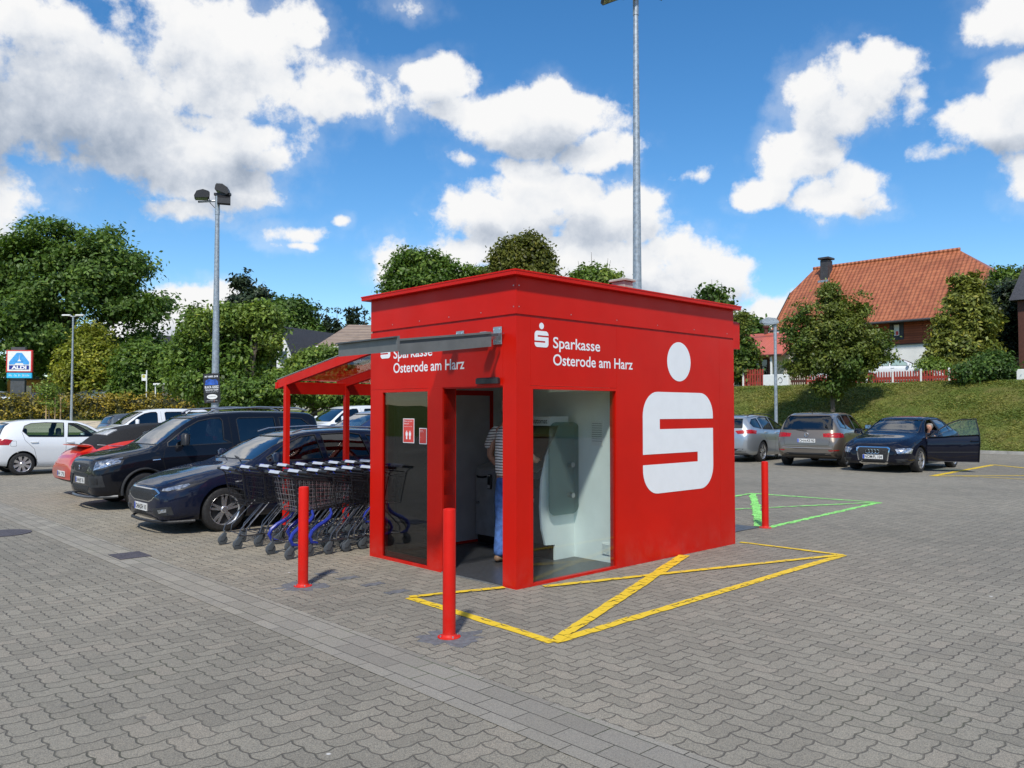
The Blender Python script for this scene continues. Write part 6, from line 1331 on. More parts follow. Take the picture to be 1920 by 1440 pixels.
# cut grass lying on the bank: bent blades
def blades():
    rg = np.random.default_rng(7); N = 95000; a = rg.uniform(-9, 21, N); b = 30.15+rg.random(N)**.9*6.6
    zb = np.interp(b, [p[0] for p in prof], [p[1] for p in prof]); u1 = np.array(U1); u2 = np.array(U2); P = np.array(C0)[None]+a[:, None]*u1+b[:, None]*u2; P[:, 2] = zb
    cl = np.sin(a*2.1+np.sin(b*3.0)*2)+np.sin(b*4.3+a)+rg.normal(size=N)*.8
    L = (.07+.11*rg.random(N))*(1+.3*np.clip(cl, -1, 1)); th = rg.uniform(0, 6.28, N); d = np.stack([np.cos(th)*1.2, np.sin(th)*1.2, .25+.6*rg.random(N)], 1); d /= np.linalg.norm(d, axis=1)[:, None]
    s = np.cross(d, [0, 0, 1.]); s /= np.linalg.norm(s, axis=1)[:, None]; w = .014
    v = np.stack([P-s*w, P+s*w, P+d*L[:, None]*.6+s*w*.7+[0, 0, .015], P+d*L[:, None]], 1).reshape(-1, 3)
    me = bpy.data.meshes.new('grass'); me.vertices.add(4*N); me.vertices.foreach_set('co', v.ravel()); me.loops.add(4*N); me.loops.foreach_set('vertex_index', np.arange(4*N, dtype=np.int32))
    me.polygons.add(N); me.polygons.foreach_set('loop_start', np.arange(0, 4*N, 4, dtype=np.int32)); me.polygons.foreach_set('loop_total', np.full(N, 4, dtype=np.int32)); me.update(); me.validate()
    me.materials.append(leaf_mat('grass_blades', (.135, .190, .038), (.255, .250, .066), tr=.2)); o = bpy.data.objects.new('grass', me); COL.objects.link(o)
    return tag(o, 'rough mown grass on the bank behind the right-hand cars', 'grass', kind='stuff')
blades()
# ------------------------------------------------------------ farmhouse on top of the bank
def brickish(name, col, scale, mort, bw=.24, rh=.075, bump=.5, mc=(.3, .27, .24), vert=True):
    m, t, b = newmat(name); g = t.node('ShaderNodeTexCoord').outputs['Object']; x, y, z = t.sep(g)
    br = t.node('ShaderNodeTexBrick'); t.put(br.inputs['Vector'], t.comb(t.m('ADD', x, y), z, 0))
    for k, v in (('Scale', scale), ('Mortar Size', mort), ('Brick Width', bw), ('Row Height', rh), ('Bias', 0)): br.inputs[k].default_value = v
    br.inputs['Color1'].default_value = tuple(c*.8 for c in col)+(1,); br.inputs['Color2'].default_value = tuple(min(1, c*1.2) for c in col)+(1,); br.inputs['Mortar'].default_value = (*mc, 1)
    t.put(b.inputs['Base Color'], t.mix(t.mr(t.noise(g, 1.2, 5)[0], .4, .7, 0, .35), br.outputs[0], tuple(c*.6 for c in col)+(1,))); b.inputs['Roughness'].default_value = .85
    bn = t.node('ShaderNodeBump'); bn.inputs['Strength'].default_value = bump; bn.inputs['Distance'].default_value = .02; t.put(bn.inputs['Height'], t.m('MULTIPLY', br.outputs['Fac'], -1.0)); t.l.new(bn.outputs[0], b.inputs['Normal']); return m
def tile_mat(name, c1, c2, wx=.30, wz=.34, bump=1.0):
    """roof tiles: x along the eaves, object z up the slope"""
    m, t, b = newmat(name); g = t.node('ShaderNodeTexCoord').outputs['Object']; x, y, z = t.sep(g)
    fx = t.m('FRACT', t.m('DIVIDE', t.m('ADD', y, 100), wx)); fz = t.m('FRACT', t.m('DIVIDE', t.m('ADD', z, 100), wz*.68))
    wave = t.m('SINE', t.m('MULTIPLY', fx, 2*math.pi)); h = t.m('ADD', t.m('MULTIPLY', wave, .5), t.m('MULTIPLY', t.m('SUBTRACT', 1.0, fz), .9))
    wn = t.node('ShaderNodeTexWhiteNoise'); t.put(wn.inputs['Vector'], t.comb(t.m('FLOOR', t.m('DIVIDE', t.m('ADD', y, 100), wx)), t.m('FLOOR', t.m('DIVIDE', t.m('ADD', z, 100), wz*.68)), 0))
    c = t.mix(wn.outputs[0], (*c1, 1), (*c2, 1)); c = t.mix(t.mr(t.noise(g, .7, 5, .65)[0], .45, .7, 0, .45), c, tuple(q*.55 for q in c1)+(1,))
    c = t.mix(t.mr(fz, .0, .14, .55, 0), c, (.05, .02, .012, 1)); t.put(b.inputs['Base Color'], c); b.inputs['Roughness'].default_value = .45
    bn = t.node('ShaderNodeBump'); bn.inputs['Strength'].default_value = bump; bn.inputs['Distance'].default_value = .06; t.put(bn.inputs['Height'], h); t.l.new(bn.outputs[0], b.inputs['Normal']); return m
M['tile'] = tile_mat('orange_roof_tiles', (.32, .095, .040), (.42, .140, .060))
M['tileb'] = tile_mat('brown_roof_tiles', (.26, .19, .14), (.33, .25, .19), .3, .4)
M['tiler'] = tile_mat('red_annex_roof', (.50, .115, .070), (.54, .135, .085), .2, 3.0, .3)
M['plaster'] = mat('white_plaster', (.74, .74, .72), .85, 0, .05, 1.5, .2, 60)
M['cream'] = mat('cream_plaster', (.62, .58, .48), .85, 0, .06, 1.5)
M['boards'] = brickish('red_brown_boards', (.36, .095, .045), 1, .012, 3.0, .16, .8, (.10, .03, .02))
M['slate'] = mat('dark_slate', (.045, .045, .05), .6, 0, .2, 5)
M['dwood'] = mat('dark_brown_wood', (.085, .028, .018), .6, 0, .15, 6)
M['rfence'] = mat('red_brown_fence_paint', (.34, .045, .028), .6, 0, .15, 6)
M['brick'] = brickish('red_brick', (.34, .12, .07), 1, .012)
M['orange'] = mat('orange_plaster', (.52, .23, .045), .85, 0, .08, 1)
HB = 52.0
def hK(px, b):   # a coordinate of the ray through px on plane b
    d = ray(px, 771); d2 = Vector((d.x, d.y, 0)); q = d2*(((C0+U2*b).dot(U2))/d2.dot(U2)); return (q-C0).dot(U1)
def hz(px, py, b):
    d = ray(px, py); q = d*(((C0+U2*b).dot(U2))/(d.x*U2.x+d.y*U2.y)); return q.z+EYE
AR, AL = hK(1828, HB), hK(1468, HB)
ze = hz(1748, 586, HB-.5)-.1; zr = hz(1700, 481, HB+4.2)
hs = empty('farmhouse', K(AR, HB, 3.1), RZ, 'large farmhouse with orange tiled half-hipped roof, red-brown boards above white ground floor', 'house')
def hp(name, m, fn, par=hs, **k): mb = MB(); fn(mb); return mb.build(name, m, par, **k)
Lh = AL-AR; Dp = 8.4; e = ze-3.1; rz_ = zr-3.1; fl = hz(1700, 645, HB)-3.1
hp('wall', M['plaster'], lambda q: q.box(0, Dp, 0, Lh, 0, fl))
hp('upper_wall', M['boards'], lambda q: q.prism([(0, fl+.02), (0, e), (2.35, e+(rz_-e)*.58), (Dp-2.35, e+(rz_-e)*.58), (Dp, e), (Dp, fl+.02)], lambda x, z: (x-.06 if x < 1 else x, -.02, z), lambda x, z: (x-.06 if x < 1 else x, Lh+.02, z)))
# roof: two main slopes, clipped gables; a small kick at the eaves
k1 = .60; hx = 4.2; zk = e+(rz_-e)*k1; xk = -.5+(hx+.5)*k1; oh = .45; hipR = hK(1803, HB+4.2)-AR; hipL = AL-hK(1531, HB+4.2)
def roof_poly(s):
    X = (lambda x: x) if s > 0 else (lambda x: Dp-x)
    return [(X(-.55), -oh, e-.05), (X(-.55), Lh+oh, e-.05), (X(xk), Lh+oh, zk), (X(hx), Lh-hipL, rz_), (X(hx), hipR, rz_), (X(xk), -oh, zk)]
def thick(q, P, t=.14):
    n = len(P); q.add([tuple(p) for p in P]+[(p[0], p[1], p[2]-t) for p in P], [tuple(range(n)), tuple(range(2*n-1, n-1, -1))]+[(i, n+i, n+(i+1) % n, (i+1) % n) for i in range(n)])
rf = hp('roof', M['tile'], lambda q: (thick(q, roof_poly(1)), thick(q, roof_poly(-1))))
hp('half_hip', M['tile'], lambda q: thick(q, [(xk, -oh, zk), (hx, hipR, rz_), (Dp-xk, -oh, zk)]), rf); hp('half_hip', M['tile'], lambda q: thick(q, [(xk, Lh+oh, zk), (hx, Lh-hipL, rz_), (Dp-xk, Lh+oh, zk)]), rf)
hp('ridge_tiles', M['tile'], lambda q: q.tube([(hx, hipR-.1, rz_+.02), (hx, Lh-hipL+.1, rz_+.02)], .13, 8), rf)
[hp('verge_board', M['slate'], lambda q: q.beam((-.55, y, e-.12), (xk, y, zk-.08), .06, .22), rf) for y in (-oh-.02, Lh+oh+.02)]
hp('eaves_row', M['tile'], lambda q: thick(q, [(-1.0, -oh, e-.30), (-1.0, Lh+oh, e-.30), (-.25, Lh+oh, e+.10), (-.25, -oh, e+.10)], .08), rf)
hp('gutter', M['slate'], lambda q: q.tube([(-1.05, -oh, e-.36), (-1.05, Lh+oh, e-.36)], .08, 8), rf)
hp('string_course', M['slate'], lambda q: q.box(-.10, 0, -.02, Lh, fl-.04, fl+.02))
ca = hK(1554, HB+3.6)-AR
ch = hp('chimney', M['slate'], lambda q: q.box(3.1, 3.9, ca-.30, ca+.30, rz_-2.2, hz(1554, 489, HB+3.6)-3.1), rf)
hp('chimney_cap', M['slate'], lambda q: q.box(2.95, 4.05, ca-.42, ca+.42, hz(1554, 487, HB+3.6)-3.1, hz(1554, 484, HB+3.6)-3.08), ch); hp('flashing', M['alu'], lambda q: q.box(2.9, 3.09, ca-.42, ca+.42, rz_-1.75, rz_-1.2), ch)
def window(par, y0, y1, z0, z1, frame=M['slate'], x=-.06, fw=.16, paper=False, mull=True, glassm=M['cdark']):
    w = hp('window', frame, lambda q: (q.box(x-.05, x+.06, y0-fw, y0, z0-fw, z1+fw), q.box(x-.05, x+.06, y1, y1+fw, z0-fw, z1+fw), q.box(x-.05, x+.06, y0, y1, z1, z1+fw), q.box(x-.05, x+.06, y0, y1, z0-fw, z0)), par)
    hp('pane', M['black'], lambda q: q.box(x-.012, x+.0, y0, y1, z0, z1), w)
    if mull: hp('window_bar', M['wht'], lambda q: q.box(x-.03, x-.014, (y0+y1)/2-.03, (y0+y1)/2+.03, z0, z1), w)
    if paper: hp('blind', M['wht'], lambda q: q.box(x-.022, x-.013, y0+.1, y1-.1, z0+.1, z1-.1), w); hp('notice', M['sred'], lambda q: q.box(x-.026, x-.022, y0+.15, y1-.2, z0+.14, z0+.4), w)
    return w
wa0, wa1 = hK(1692, HB)-AR, hK(1677, HB)-AR; window(hs, wa0, wa1, hz(1684, 632, HB)-3.1, hz(1684, 606, HB)-3.1, paper=True, mull=False, fw=.2)
for px in (1580, 1520): a0 = hK(px+8, HB)-AR; window(hs, a0, a0+.9, fl+.9, fl+2.1)
window(hs, hK(1512, HB)-AR, hK(1492, HB)-AR, .9, 2.0, frame=M['dwood'], x=-.005)
hp('gable_cladding', M['slate'], lambda q: q.prism([(-.02, fl+.05), (-.02, e-.1), (2.3, e+(rz_-e)*.57), (Dp-2.3, e+(rz_-e)*.57), (Dp+.02, e-.1), (Dp+.02, fl+.05)], lambda x, z: (x, -.07, z), lambda x, z: (x, -.021, z)))
hp('gable_window', M['wht'], lambda q: q.box(1.6, 2.5, -.12, -.071, e+.6, e+1.6))
# annex with the plain orange roof
an = empty('annex_house', K(hK(1474, 47), 47, 3.1), RZ, 'low cream annex with plain orange-red roof and white porch posts', 'house')
la = hK(1340, 47)-hK(1474, 47); za = hz(1430, 664, 46)-3.1; zt = hz(1430, 625, 50)-3.1
hp('wall', M['cream'], lambda q: q.box(.8, 6, 0, la, -.1, za), an)
rf2 = hp('roof', M['tiler'], lambda q: (thick(q, [(-.9, -.2, za-.05), (-.9, la, za-.05), (3.1, la, zt), (3.1, -.2, zt)], .12), thick(q, [(7.1, -.2, za-.05), (7.1, la, za-.05), (3.1, la, zt), (3.1, -.2, zt)], .12)), an)
hp('gutter', M['dwood'], lambda q: q.tube([(-.95, -.2, za-.10), (-.95, la, za-.10)], .07, 6), rf2)
for px in (1402, 1447, 1376): y = hK(px, 46.3)-hK(1474, 47); hp('porch_post', M['wht'], lambda q: q.bbox(-.75, -.63, y-.06, y+.06, 0, za-.1, .01), an)
d0, d1 = hK(1443, 47.8)-hK(1474, 47), hK(1412, 47.8)-hK(1474, 47); zd = hz(1428, 675, 47.8)-3.1
dw = hp('terrace_door', M['dwood'], lambda q: (q.box(.72, .79, d0-.1, d1+.1, .1, .35), q.box(.72, .79, d0-.1, d0+.05, .35, zd), q.box(.72, .79, d1-.05, d1+.1, .35, zd), q.box(.72, .79, d0, d1, zd, zd+.12), q.box(.72, .79, (d0+d1)/2-.1, (d0+d1)/2+.1, .35, zd)), an)
hp('door_pane', M['cdark'], lambda q: q.box(.76, .77, d0, d1, .3, zd), dw); hp('door_back', M['black'], lambda q: q.box(.78, .795, d0, d1, .3, zd), dw)
hp('chimney_pipe', M['dwood'], lambda q: q.lathe([(0, zt-.5), (.14, zt-.5), (.14, zt+.35), (.25, zt+.4), (.25, zt+.5), (0, zt+.6)], 10, 'Z', (3.0, hK(1438, 50)-hK(1474, 47), 0)), an)
# fence with white posts, red-brown pickets; porch rail; white board and box
def pickets(name, pa, pb, b, h, m, label, post=None, pw=.07, gap=.13, posts=True):
    a0, a1 = hK(pa, b), hK(pb, b); t = empty(name, K(a1, b, 3.06), RZ, label, 'fence'); q = MB(); y = 0; L = a0-a1; rg = random.Random(pa)
    while y < L-.05: hh = h+rg.uniform(-.015, .015); q.prism([(y, .06), (y+pw, .06), (y+pw, hh-.05), (y+pw/2, hh), (y, hh-.05)], lambda a, z: (0, a, z), lambda a, z: (.02, a, z)); y += gap
    pk = q.build('picket_row', m, t); MB().box(.021, .06, 0, L, .2, .27).build('rail', m, t); MB().box(.021, .06, 0, L, h-.35, h-.28).build('rail', m, t)
    for px in (post or []): y = hK(px, b)-a1; MB().bbox(-.03, .05, y-.045, y+.045, 0, h+.08, .01).build('post', M['wht'], t)
    return t
pickets('picket_fence', 1626, 1893, 36.9, .62, M['rfence'], 'red-brown picket fence with white posts along the top of the grass bank', [1626, 1675, 1728, 1781, 1893])
pickets('picket_fence', 1483, 1512, 37.0, .62, M['dwood'], 'short dark picket fence right of the white board on the bank', [1479])
pickets('picket_fence', 1512, 1626, 37.1, .6, M['rfence'], 'red-brown picket fence half hidden behind the young maple', [])
pickets('porch_railing', 1392, 1432, 37.2, 1.05, M['rfence'], 'red-brown wooden porch railing in front of the cream annex', [1394], .10, .16)
def wbox(name, pa, pb, y0, y1, b, dep_, m, label, cat):
    a0, a1 = hK(pa, b), hK(pb, b); z0, z1 = hz((pa+pb)/2, y0, b), hz((pa+pb)/2, y1, b); t = empty(name, K(a1, b, z1), RZ, label, cat)
    MB().bbox(0, dep_, 0, a0-a1, 0, z0-z1, .02).build('body', m, t); return t, a0-a1, z0-z1
t_, w_, h_2 = wbox('white_board', 1431, 1478, 702, 724, 36.6, .08, M['wht'], 'white advertising board on the bank left of the dark fence', 'board')
MB().tube([(-.006, w_*.3+.12*math.cos(a), h_2*.5+.15*math.sin(a)) for a in [k*.4 for k in range(14)]], .015, 4).build('drawing', M['ink'], t_)
t_, w_, h_2 = wbox('white_cabinet', 1907, 1935, 692, 714, 36.6, .5, M['wht'], 'white box at the right edge on top of the bank', 'cabinet')
MB().box(-.01, -.001, w_-.4, w_-.34, h_2*.5, h_2*.55).build('lock', M['ink'], t_)
bw, w_, h_2 = wbox('brick_wall', 1868, 1960, 643, 700, 50, .4, M['brick'], 'red brick wall at the right edge beyond the golden conifer', 'wall')
t_, w_, h_2 = wbox('dark_barn', 1912, 1990, 560, 716, 44, 6, M['dwood'], 'dark wooden barn cut by the right edge of the photo', 'barn')
MB().prism([(-.4, h_2), (6.4, h_2), (3, h_2+2.6)], lambda x, z: (x, -.3, z), lambda x, z: (x, w_+.3, z)).build('roof', M['slate'], t_)
o, _ = car('parked_car', mk(focus, plates=[], panels=[], extra=[]), on_slope(1690, 39.6), HD+R(100), M['whitep'], 'white estate car behind the picket fence in front of the farmhouse', group=None, hollow=False, glassm=M['cglassl']); o.location.z = 3.05
o, _ = car('parked_car', mk(hat, plates=[], panels=[], extra=[]), on_slope(1588, 42.5), HD+R(100), M['whitep'], 'white car half hidden by the young maple at the farmhouse', group=None, hollow=False, glassm=M['cdark']); o.location.z = 3.05
# ------------------------------------------------------------ houses and orange building on the left
hb = empty('orange_building', (dp(95, 771, 78).x, 78, gh(78)), R(4), 'low orange building with dark windows behind the supermarket sign', 'building')
z1 = dp(90, 712, 78).z-gh(78); wdt = 66*78/FPX
hp('wall', M['orange'], lambda q: q.box(-wdt*1.2, wdt*.15, 0, 8, -.2, z1), hb); hp('roof', M['slate'], lambda q: q.box(-wdt*1.25, wdt*.2, -.3, 8.3, z1, z1+.25), hb)
for px in (52, 85): x0 = (px-95-7)*78/FPX; w_ = hp('window', M['orange'], lambda q: q.box(x0-.08, x0+.86, -.03, -.001, z1*.3, z1*.85), hb); hp('pane', M['cdark'], lambda q: q.box(x0, x0+.78, -.05, -.031, z1*.33, z1*.8), w_)
def gable_house(name, px, Y, wpx, ybase, yeave, yridge, ang, wall, roof, label, dep_=9, L=None):
    bz = gh(Y); p = dp(px, 771, Y); k = Y/FPX; w = wpx*k; t = empty(name, (p.x, Y, bz), ang, label, 'house'); e_ = dp(px, yeave, Y).z-bz; r_ = dp(px, yridge, Y).z-bz
    hp('wall', wall, lambda q: q.prism([(-w/2, -.2), (-w/2, e_), (0, r_-.1), (w/2, e_), (w/2, -.2)], lambda x, z: (x, 0, z), lambda x, z: (x, dep_, z)), t)
    ro = .4; sl = (r_-e_)/(w/2)
    hp('roof', roof, lambda q: (thick(q, [(-w/2-ro, -ro, e_-ro*sl), (-w/2-ro, dep_+ro, e_-ro*sl), (0, dep_+ro, r_), (0, -ro, r_)], .2), thick(q, [(w/2+ro, -ro, e_-ro*sl), (w/2+ro, dep_+ro, e_-ro*sl), (0, dep_+ro, r_), (0, -ro, r_)], .2)), t)
    for z in (.55, .2): w_ = hp('window', M['wht'], lambda q: q.box(-.5, .5, -.05, -.001, r_*z, r_*z+1.2), t); hp('pane', M['cdark'], lambda q: q.box(-.42, .42, -.07, -.051, r_*z+.08, r_*z+1.12), w_)
    return t
gable_house('gabled_house', 531, 70, 34, 700, 645, 612, R(-25), M['plaster'], M['slate'], 'white gabled house wall between the leafy green trees')
gable_house('gabled_house', 300, 88, 50, 700, 650, 628, R(-30), M['plaster'], M['slate'], 'house with dark roof peeking above the round green tree')
bz = gh(68); t = empty('brown_roofed_house', (dp(680, 771, 68).x, 68, bz), R(8), 'house with pale brown tiled roof left of the kiosk', 'house')
zr2 = dp(690, 599, 68).z-bz; ze2 = dp(650, 643, 66).z-bz; k = 68/FPX; x0, x1 = -90*k, 130*k
hp('wall', M['cream'], lambda q: q.box(x0+.4, x1, .6, 8, -.2, ze2), t)
rf3 = hp('roof', M['tileb'], lambda q: (thick(q, [(x0, 0, ze2-.2), (x1, 0, ze2-.2), (x1, 4.3, zr2), (x0+2.6, 4.3, zr2)]), thick(q, [(x0, 8.6, ze2-.2), (x1, 8.6, ze2-.2), (x1, 4.3, zr2), (x0+2.6, 4.3, zr2)]), thick(q, [(x0, 0, ze2-.2), (x0, 8.6, ze2-.2), (x0+2.6, 4.3, zr2)])), t)
hp('gutter', M['wht'], lambda q: q.tube([(x0, -.05, ze2-.25), (x1, -.05, ze2-.25)], .09, 6), rf3)
# ------------------------------------------------------------ masts and lamps
def mast(name, px, Y, ytop, r0, r1, label, bz=None, spread=0):
    bz = gh(Y) if bz is None else bz; p = dp(px, 771, Y); H = dp(px, ytop, Y).z-bz; t = empty(name, (p.x, Y, bz), 0, label, 'floodlight mast' if 'flood' in name else 'street lamp')
    MB().lathe([(0, 0), (r0, 0), (r0, .0), (r0+(r1-r0)*.5, H*.5), (r1, H-.6), (r1*1.15, H-.6), (r1*1.15, H), (0, H)], 20).build('mast_tube', M['steel'], t, smooth=40)
    return t, H
def flood(par, x, y, z, rz, tilt, w=.55):
    q = MB(); q.prism([(-.16, -.10), (.22, -.17), (.26, -.11), (.20, .05), (.02, .13), (-.16, .10)], lambda a, b: (a, -w/2, b), lambda a, b: (a, w/2, b))
    for k in range(5): q.box(-.19, -.161, -w/2+.06+k*w*.2, -w/2+.08+k*w*.2, -.08, .08)
    o = q.build('floodlight', M['black'], par); o.location = (x, y, z); o.rotation_euler = (0, tilt, rz)
    g_ = MB().add([(-.13, -w/2+.04, -.108), (.215, -w/2+.04, -.172), (.215, w/2-.04, -.172), (-.13, w/2-.04, -.108)], [(0, 1, 2, 3)]).build('lamp_lens', M['lampwhite'], o); return o
t, H = mast('floodlight_mast', 403, 25.5, 368, .13, .065, 'tall grey floodlight mast with three lamps and posters, left of the kiosk')
MB().tube([(-.62, 0, H-.18), (.35, .1, H-.10)], .035, 8).build('cross_arm', M['steel'], t)
flood(t, -.46, 0, H+.05, R(200), R(-5), .42); flood(t, .12, .05, H+.24, R(10), R(10), .44); flood(t, .20, 0, H-.10, R(-70), R(15), .4)
MB().tube([(-.45, 0, H+.2), (-.3, .02, H+.05), (-.25, .03, H-.2), (-.06, .05, H-.4)], .012, 5).build('cable', M['black'], t)
MB().box(-.1, .42, -.06, .06, H+.02, H+.10).build('lamp_bracket', M['black'], t)
pz = dp(403, 728, 25.5).z; pw_, ph_ = .50, .92
M['postb'] = mat('poster_black', (.02, .02, .022), .4); M['postblue'] = mat('poster_blue_print', (.03, .10, .42), .4, 0, .6, 6); M['posto'] = mat('poster_orange', (.32, .12, .06), .5, 0, .3, 5)
for (x0, y0, rz, nm, front) in ((-.02, -.17, R(6), 'event poster on the mast reading BLACK GREEZ', True), (-.16, -.02, R(-38), 'brown poster behind the black event poster on the mast', False)):
    po = empty('mast_poster', (t.location.x+x0, t.location.y+y0, pz-ph_/2), rz, nm, 'poster'); po.rotation_euler = (0, R(-3), rz)
    bd = MB().bbox(-pw_/2, pw_/2, 0, .012, 0, ph_, .003).build('board', M['postb'] if front else M['posto'], po)
    if front:
        text('MY AMIR 2018', .40, .055, (-.20, -.001, .80), (1, 0, 0), Z, M['white'], po, 'print', bold=.02); MB().prism([(-.2, .56), (-.18, .70), (-.06, .76), (.04, .72), (.12, .75), (.20, .66), (.19, .56)], lambda x, z: (x, -.003, z), lambda x, z: (x, -.0005, z)).build('picture', M['postblue'], po)
        text('BLACK GREEZ', .42, .075, (-.21, -.001, .46), (1, 0, 0), Z, M['white'], po, 'print', bold=.02); text('BALKAN TEAM', .38, .055, (-.19, -.001, .38), (1, 0, 0), Z, M['white'], po, 'print', bold=.01)
        text('27.10. Osterode am Harz', .38, .022, (-.19, -.001, .33), (1, 0, 0), Z, M['white'], po, 'print')
        MB().prism([(.16*math.cos(k*.314), .19+.08*math.sin(k*.314)) for k in range(20)], lambda x, z: (x, -.003, z), lambda x, z: (x, -.0005, z)).build('oval', M['wht'], po); text('Stadthalle', .22, .03, (-.11, -.0045, .18), (1, 0, 0), Z, M['ink'], po, 'print')
        text('Einlass ab 19 Uhr', .34, .02, (-.17, -.001, .06), (1, 0, 0), Z, M['white'], po, 'print')
t, H = mast('floodlight_mast', 1196, 17.2, -22, .12, .055, 'very tall grey mast rising behind the kiosk with lamps at the top edge')
flood(t, -.50, 0, H-.05, R(180), R(10), .5); flood(t, -.22, -.1, H-.06, R(215), R(0), .5); flood(t, .42, 0, H+.06, R(0), R(10), .5)
MB().tube([(-.5, 0, H-.02), (.5, 0, H+.02)], .03, 8).build('cross_arm', M['steel'], t)
t, H = mast('street_lamp', 1455, 29.0, 607, .065, .05, 'short grey street lamp with flat head beside the young maple', 0)
q = MB(); q.prism([(-.52, .03), (-.50, .13), (-.30, .22), (-.02, .19), (.10, .08), (.08, .0), (-.1, -.03), (-.45, 0)], lambda a, b: (a, -.14, H+b), lambda a, b: (a, .14, H+b)); hd_ = q.build('lamp_head', M['steel'], t); MB().prism([(-.48, -.005), (-.12, -.036), (-.12, -.05), (-.40, -.05)], lambda a, b: (a, -.11, H+b), lambda a, b: (a, .11, H+b)).build('lamp_glass', M['lampglass'], hd_)
t, H = mast('street_lamp', 134, 47, 593, .075, .045, 'slim pale twin-armed street lamp on the lawn at the left')
MB().tube([(-.55, 0, H+.07), (0, 0, H-.02), (.62, 0, H+.02)], .035, 8).build('lamp_arm', M['alu'], t)
for s in (-1, 1): MB().bbox(min(s*.15, s*.64), max(s*.15, s*.64), -.09, .09, H+.03, H+.10, .02).build('lamp_head', M['wht'], t)
t, H = mast('street_lamp', 372, 46.2, 614, .05, .04, 'white street lamp with round head standing in the leafy tree')
q = MB(); q.lathe([(0, H-.05), (.12, H-.02), (.20, H+.08), (.14, H+.18), (0, H+.22)], 16, 'Z', (.03, 0, 0)); q.build('lamp_head', M['wht'], t, smooth=60)
# ------------------------------------------------------------ supermarket sign, bus stop
Y = 54.0; k = Y/FPX; p = dp(37, 771, Y); bz = 1.25; t = empty('supermarket_sign', (p.x, Y, bz), R(6), 'tall pylon sign with white panel, blue A emblem and ALDI lettering', 'sign')
q0 = dp(37, 658, Y).z-bz; q1 = dp(37, 697, Y).z-bz; q2 = dp(37, 709, Y).z-bz; hw = 21.5*k
MB().bbox(-.62, .28, -.02, .25, 0, dp(37, 651, Y).z-bz, .01).build('pylon', M['dgrey'], t)
pn = MB().bbox(-hw-.06, hw+.06, -.20, -.03, q1-.04, q0+.04, .01).build('panel_frame', mat('sign_red_frame', (.55, .03, .03), .4), t)
MB().box(-hw+.03, hw-.03, -.215, -.2005, q1+.03, q0-.03).build('panel_face', M['wht'], pn)
hh = q0-q1; w2 = hw*.82; zt_ = q0-hh*.10; zb_ = q1+hh*.34; M['lblue'] = mat('sign_light_blue', (.06, .33, .72), .35); M['dblue'] = mat('sign_dark_blue', (.012, .03, .25), .35)
for s in (1, -1): MB().prism([(0, zt_), (s*.16, zt_), (s*w2, zb_+.18), (s*w2, zb_), (s*(w2-.34), zb_), (s*.02, zt_-.42)] if s > 0 else [(0, zt_), (s*.16, zt_), (s*w2, zb_+.18), (s*w2, zb_), (s*(w2-.34), zb_), (-.02, zt_-.42)], lambda x, z: (x, -.225, z), lambda x, z: (x, -.216, z)).build('emblem_stroke', M['lblue'], pn)
MB().box(-.22, .22, -.225, -.216, zb_+.10, zb_+.22).build('emblem_bar', M['lblue'], pn)
MB().box(-w2, w2, -.225, -.216, q1+hh*.10, q1+hh*.30).build('name_band', M['dblue'], pn); text('ALDI', w2*1.5, hh*.15, (-w2*.75, -.227, q1+hh*.125), (1, 0, 0), Z, M['white'], pn, bold=.05)
lb = MB().bbox(-hw-.02, hw+.02, -.18, -.03, q2, q1-.08, .01).build('hours_panel', mat('sign_cyan', (.04, .48, .78), .4), t); text('Mo - Sa  8 - 20 Uhr', hw*1.7, .12, (-hw*.85, -.182, q2+.12), (1, 0, 0), Z, M['white'], lb)
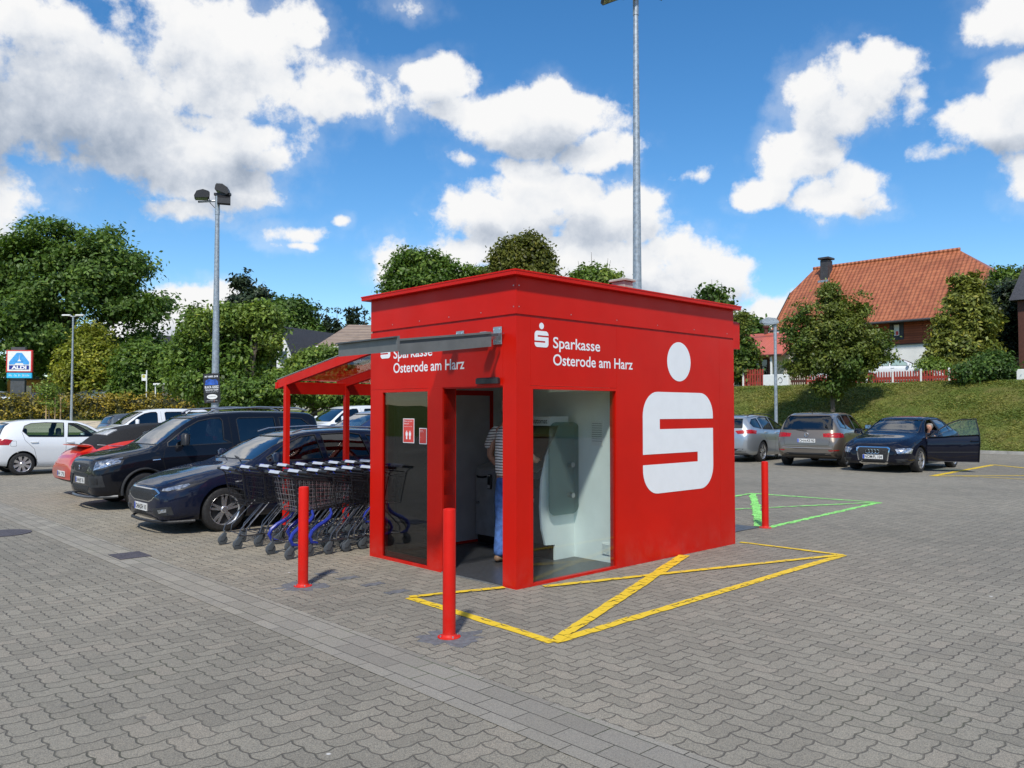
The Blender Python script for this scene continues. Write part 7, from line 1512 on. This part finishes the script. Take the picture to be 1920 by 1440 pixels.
p = dp(274, 771, 57); t = empty('bus_stop_sign', (p.x, 57, gh(57)), R(-5), 'white pole with a small bus stop sign behind the hedge', 'sign'); zz = dp(272, 702, 57).z-gh(57)
MB().tube([(0, 0, 0), (0, 0, zz+.3)], .04, 8).build('pole', M['wht'], t)
pn = MB().bbox(-.36, -.04, -.03, .0, zz-.45, zz, .005).build('sign_plate', M['wht'], t); MB().lathe([(0, -.034), (.12, -.034), (.12, -.031)], 18, 'Y', (-.2, 0, zz-.14)).build('stop_disc', mat('stop_green_yellow', (.45, .42, .08), .5), pn)
p = dp(311, 771, 58); t = empty('bus_shelter', (p.x, 58, gh(58)), R(-4), 'small white-roofed bus shelter at the right end of the hedge', 'shelter'); zz = dp(311, 719, 58).z-gh(58)
MB().bbox(-.72, .75, -.5, .7, zz-.12, zz, .01).build('roof', M['wht'], t)
for x in (-.60, .62): MB().bbox(x-.035, x+.035, -.4, -.33, 0, zz-.12, .005).build('post', M['wht'], t)
MB().box(-.6, .62, .58, .6, .3, zz-.15).build('back_pane', M['cglass'], t)

# ------------------------------------------------------------ what stands behind the camera and shows in the panes
sx_ = empty('supermarket', (6, -34, 0), 0, 'long pale supermarket building behind the photographer', 'building')
MB().box(-34, 30, -14, 0, 0, 4.6).build('wall', M['cream'], sx_); MB().box(-34.6, 30.6, -14.6, 1.6, 4.6, 5.3).build('roof', M['slate'], sx_)
for k in range(8): w_ = MB().box(-30+k*7, -25+k*7, .002, .05, .4, 3.2).build('window', M['slate'], sx_); MB().box(-29.9+k*7, -25.1+k*7, .051, .06, .5, 3.1).build('pane', M['cdark'], w_)
src = [o for o in COL.objects if o.name.startswith('broadleaf_tree') and o.parent is None][:3]
for k, (x, y) in enumerate(((-38, -12), (-44, 2), (-30, -24), (40, -8), (46, 6))):
    o = copy_tree(src[k % 3]); o.location = (x, y, 0); o['label'] = 'tree standing out of view beside the photographer'; o['group'] = 'trees beside the photographer'
o, _ = car('parked_car', mk(focus, plates=[], panels=[], extra=[]), K(7.4, -8.2), HD+R(180), M['silverp'], 'silver estate parked opposite, out of view left of the photographer', hollow=False, glassm=M['cdark'])
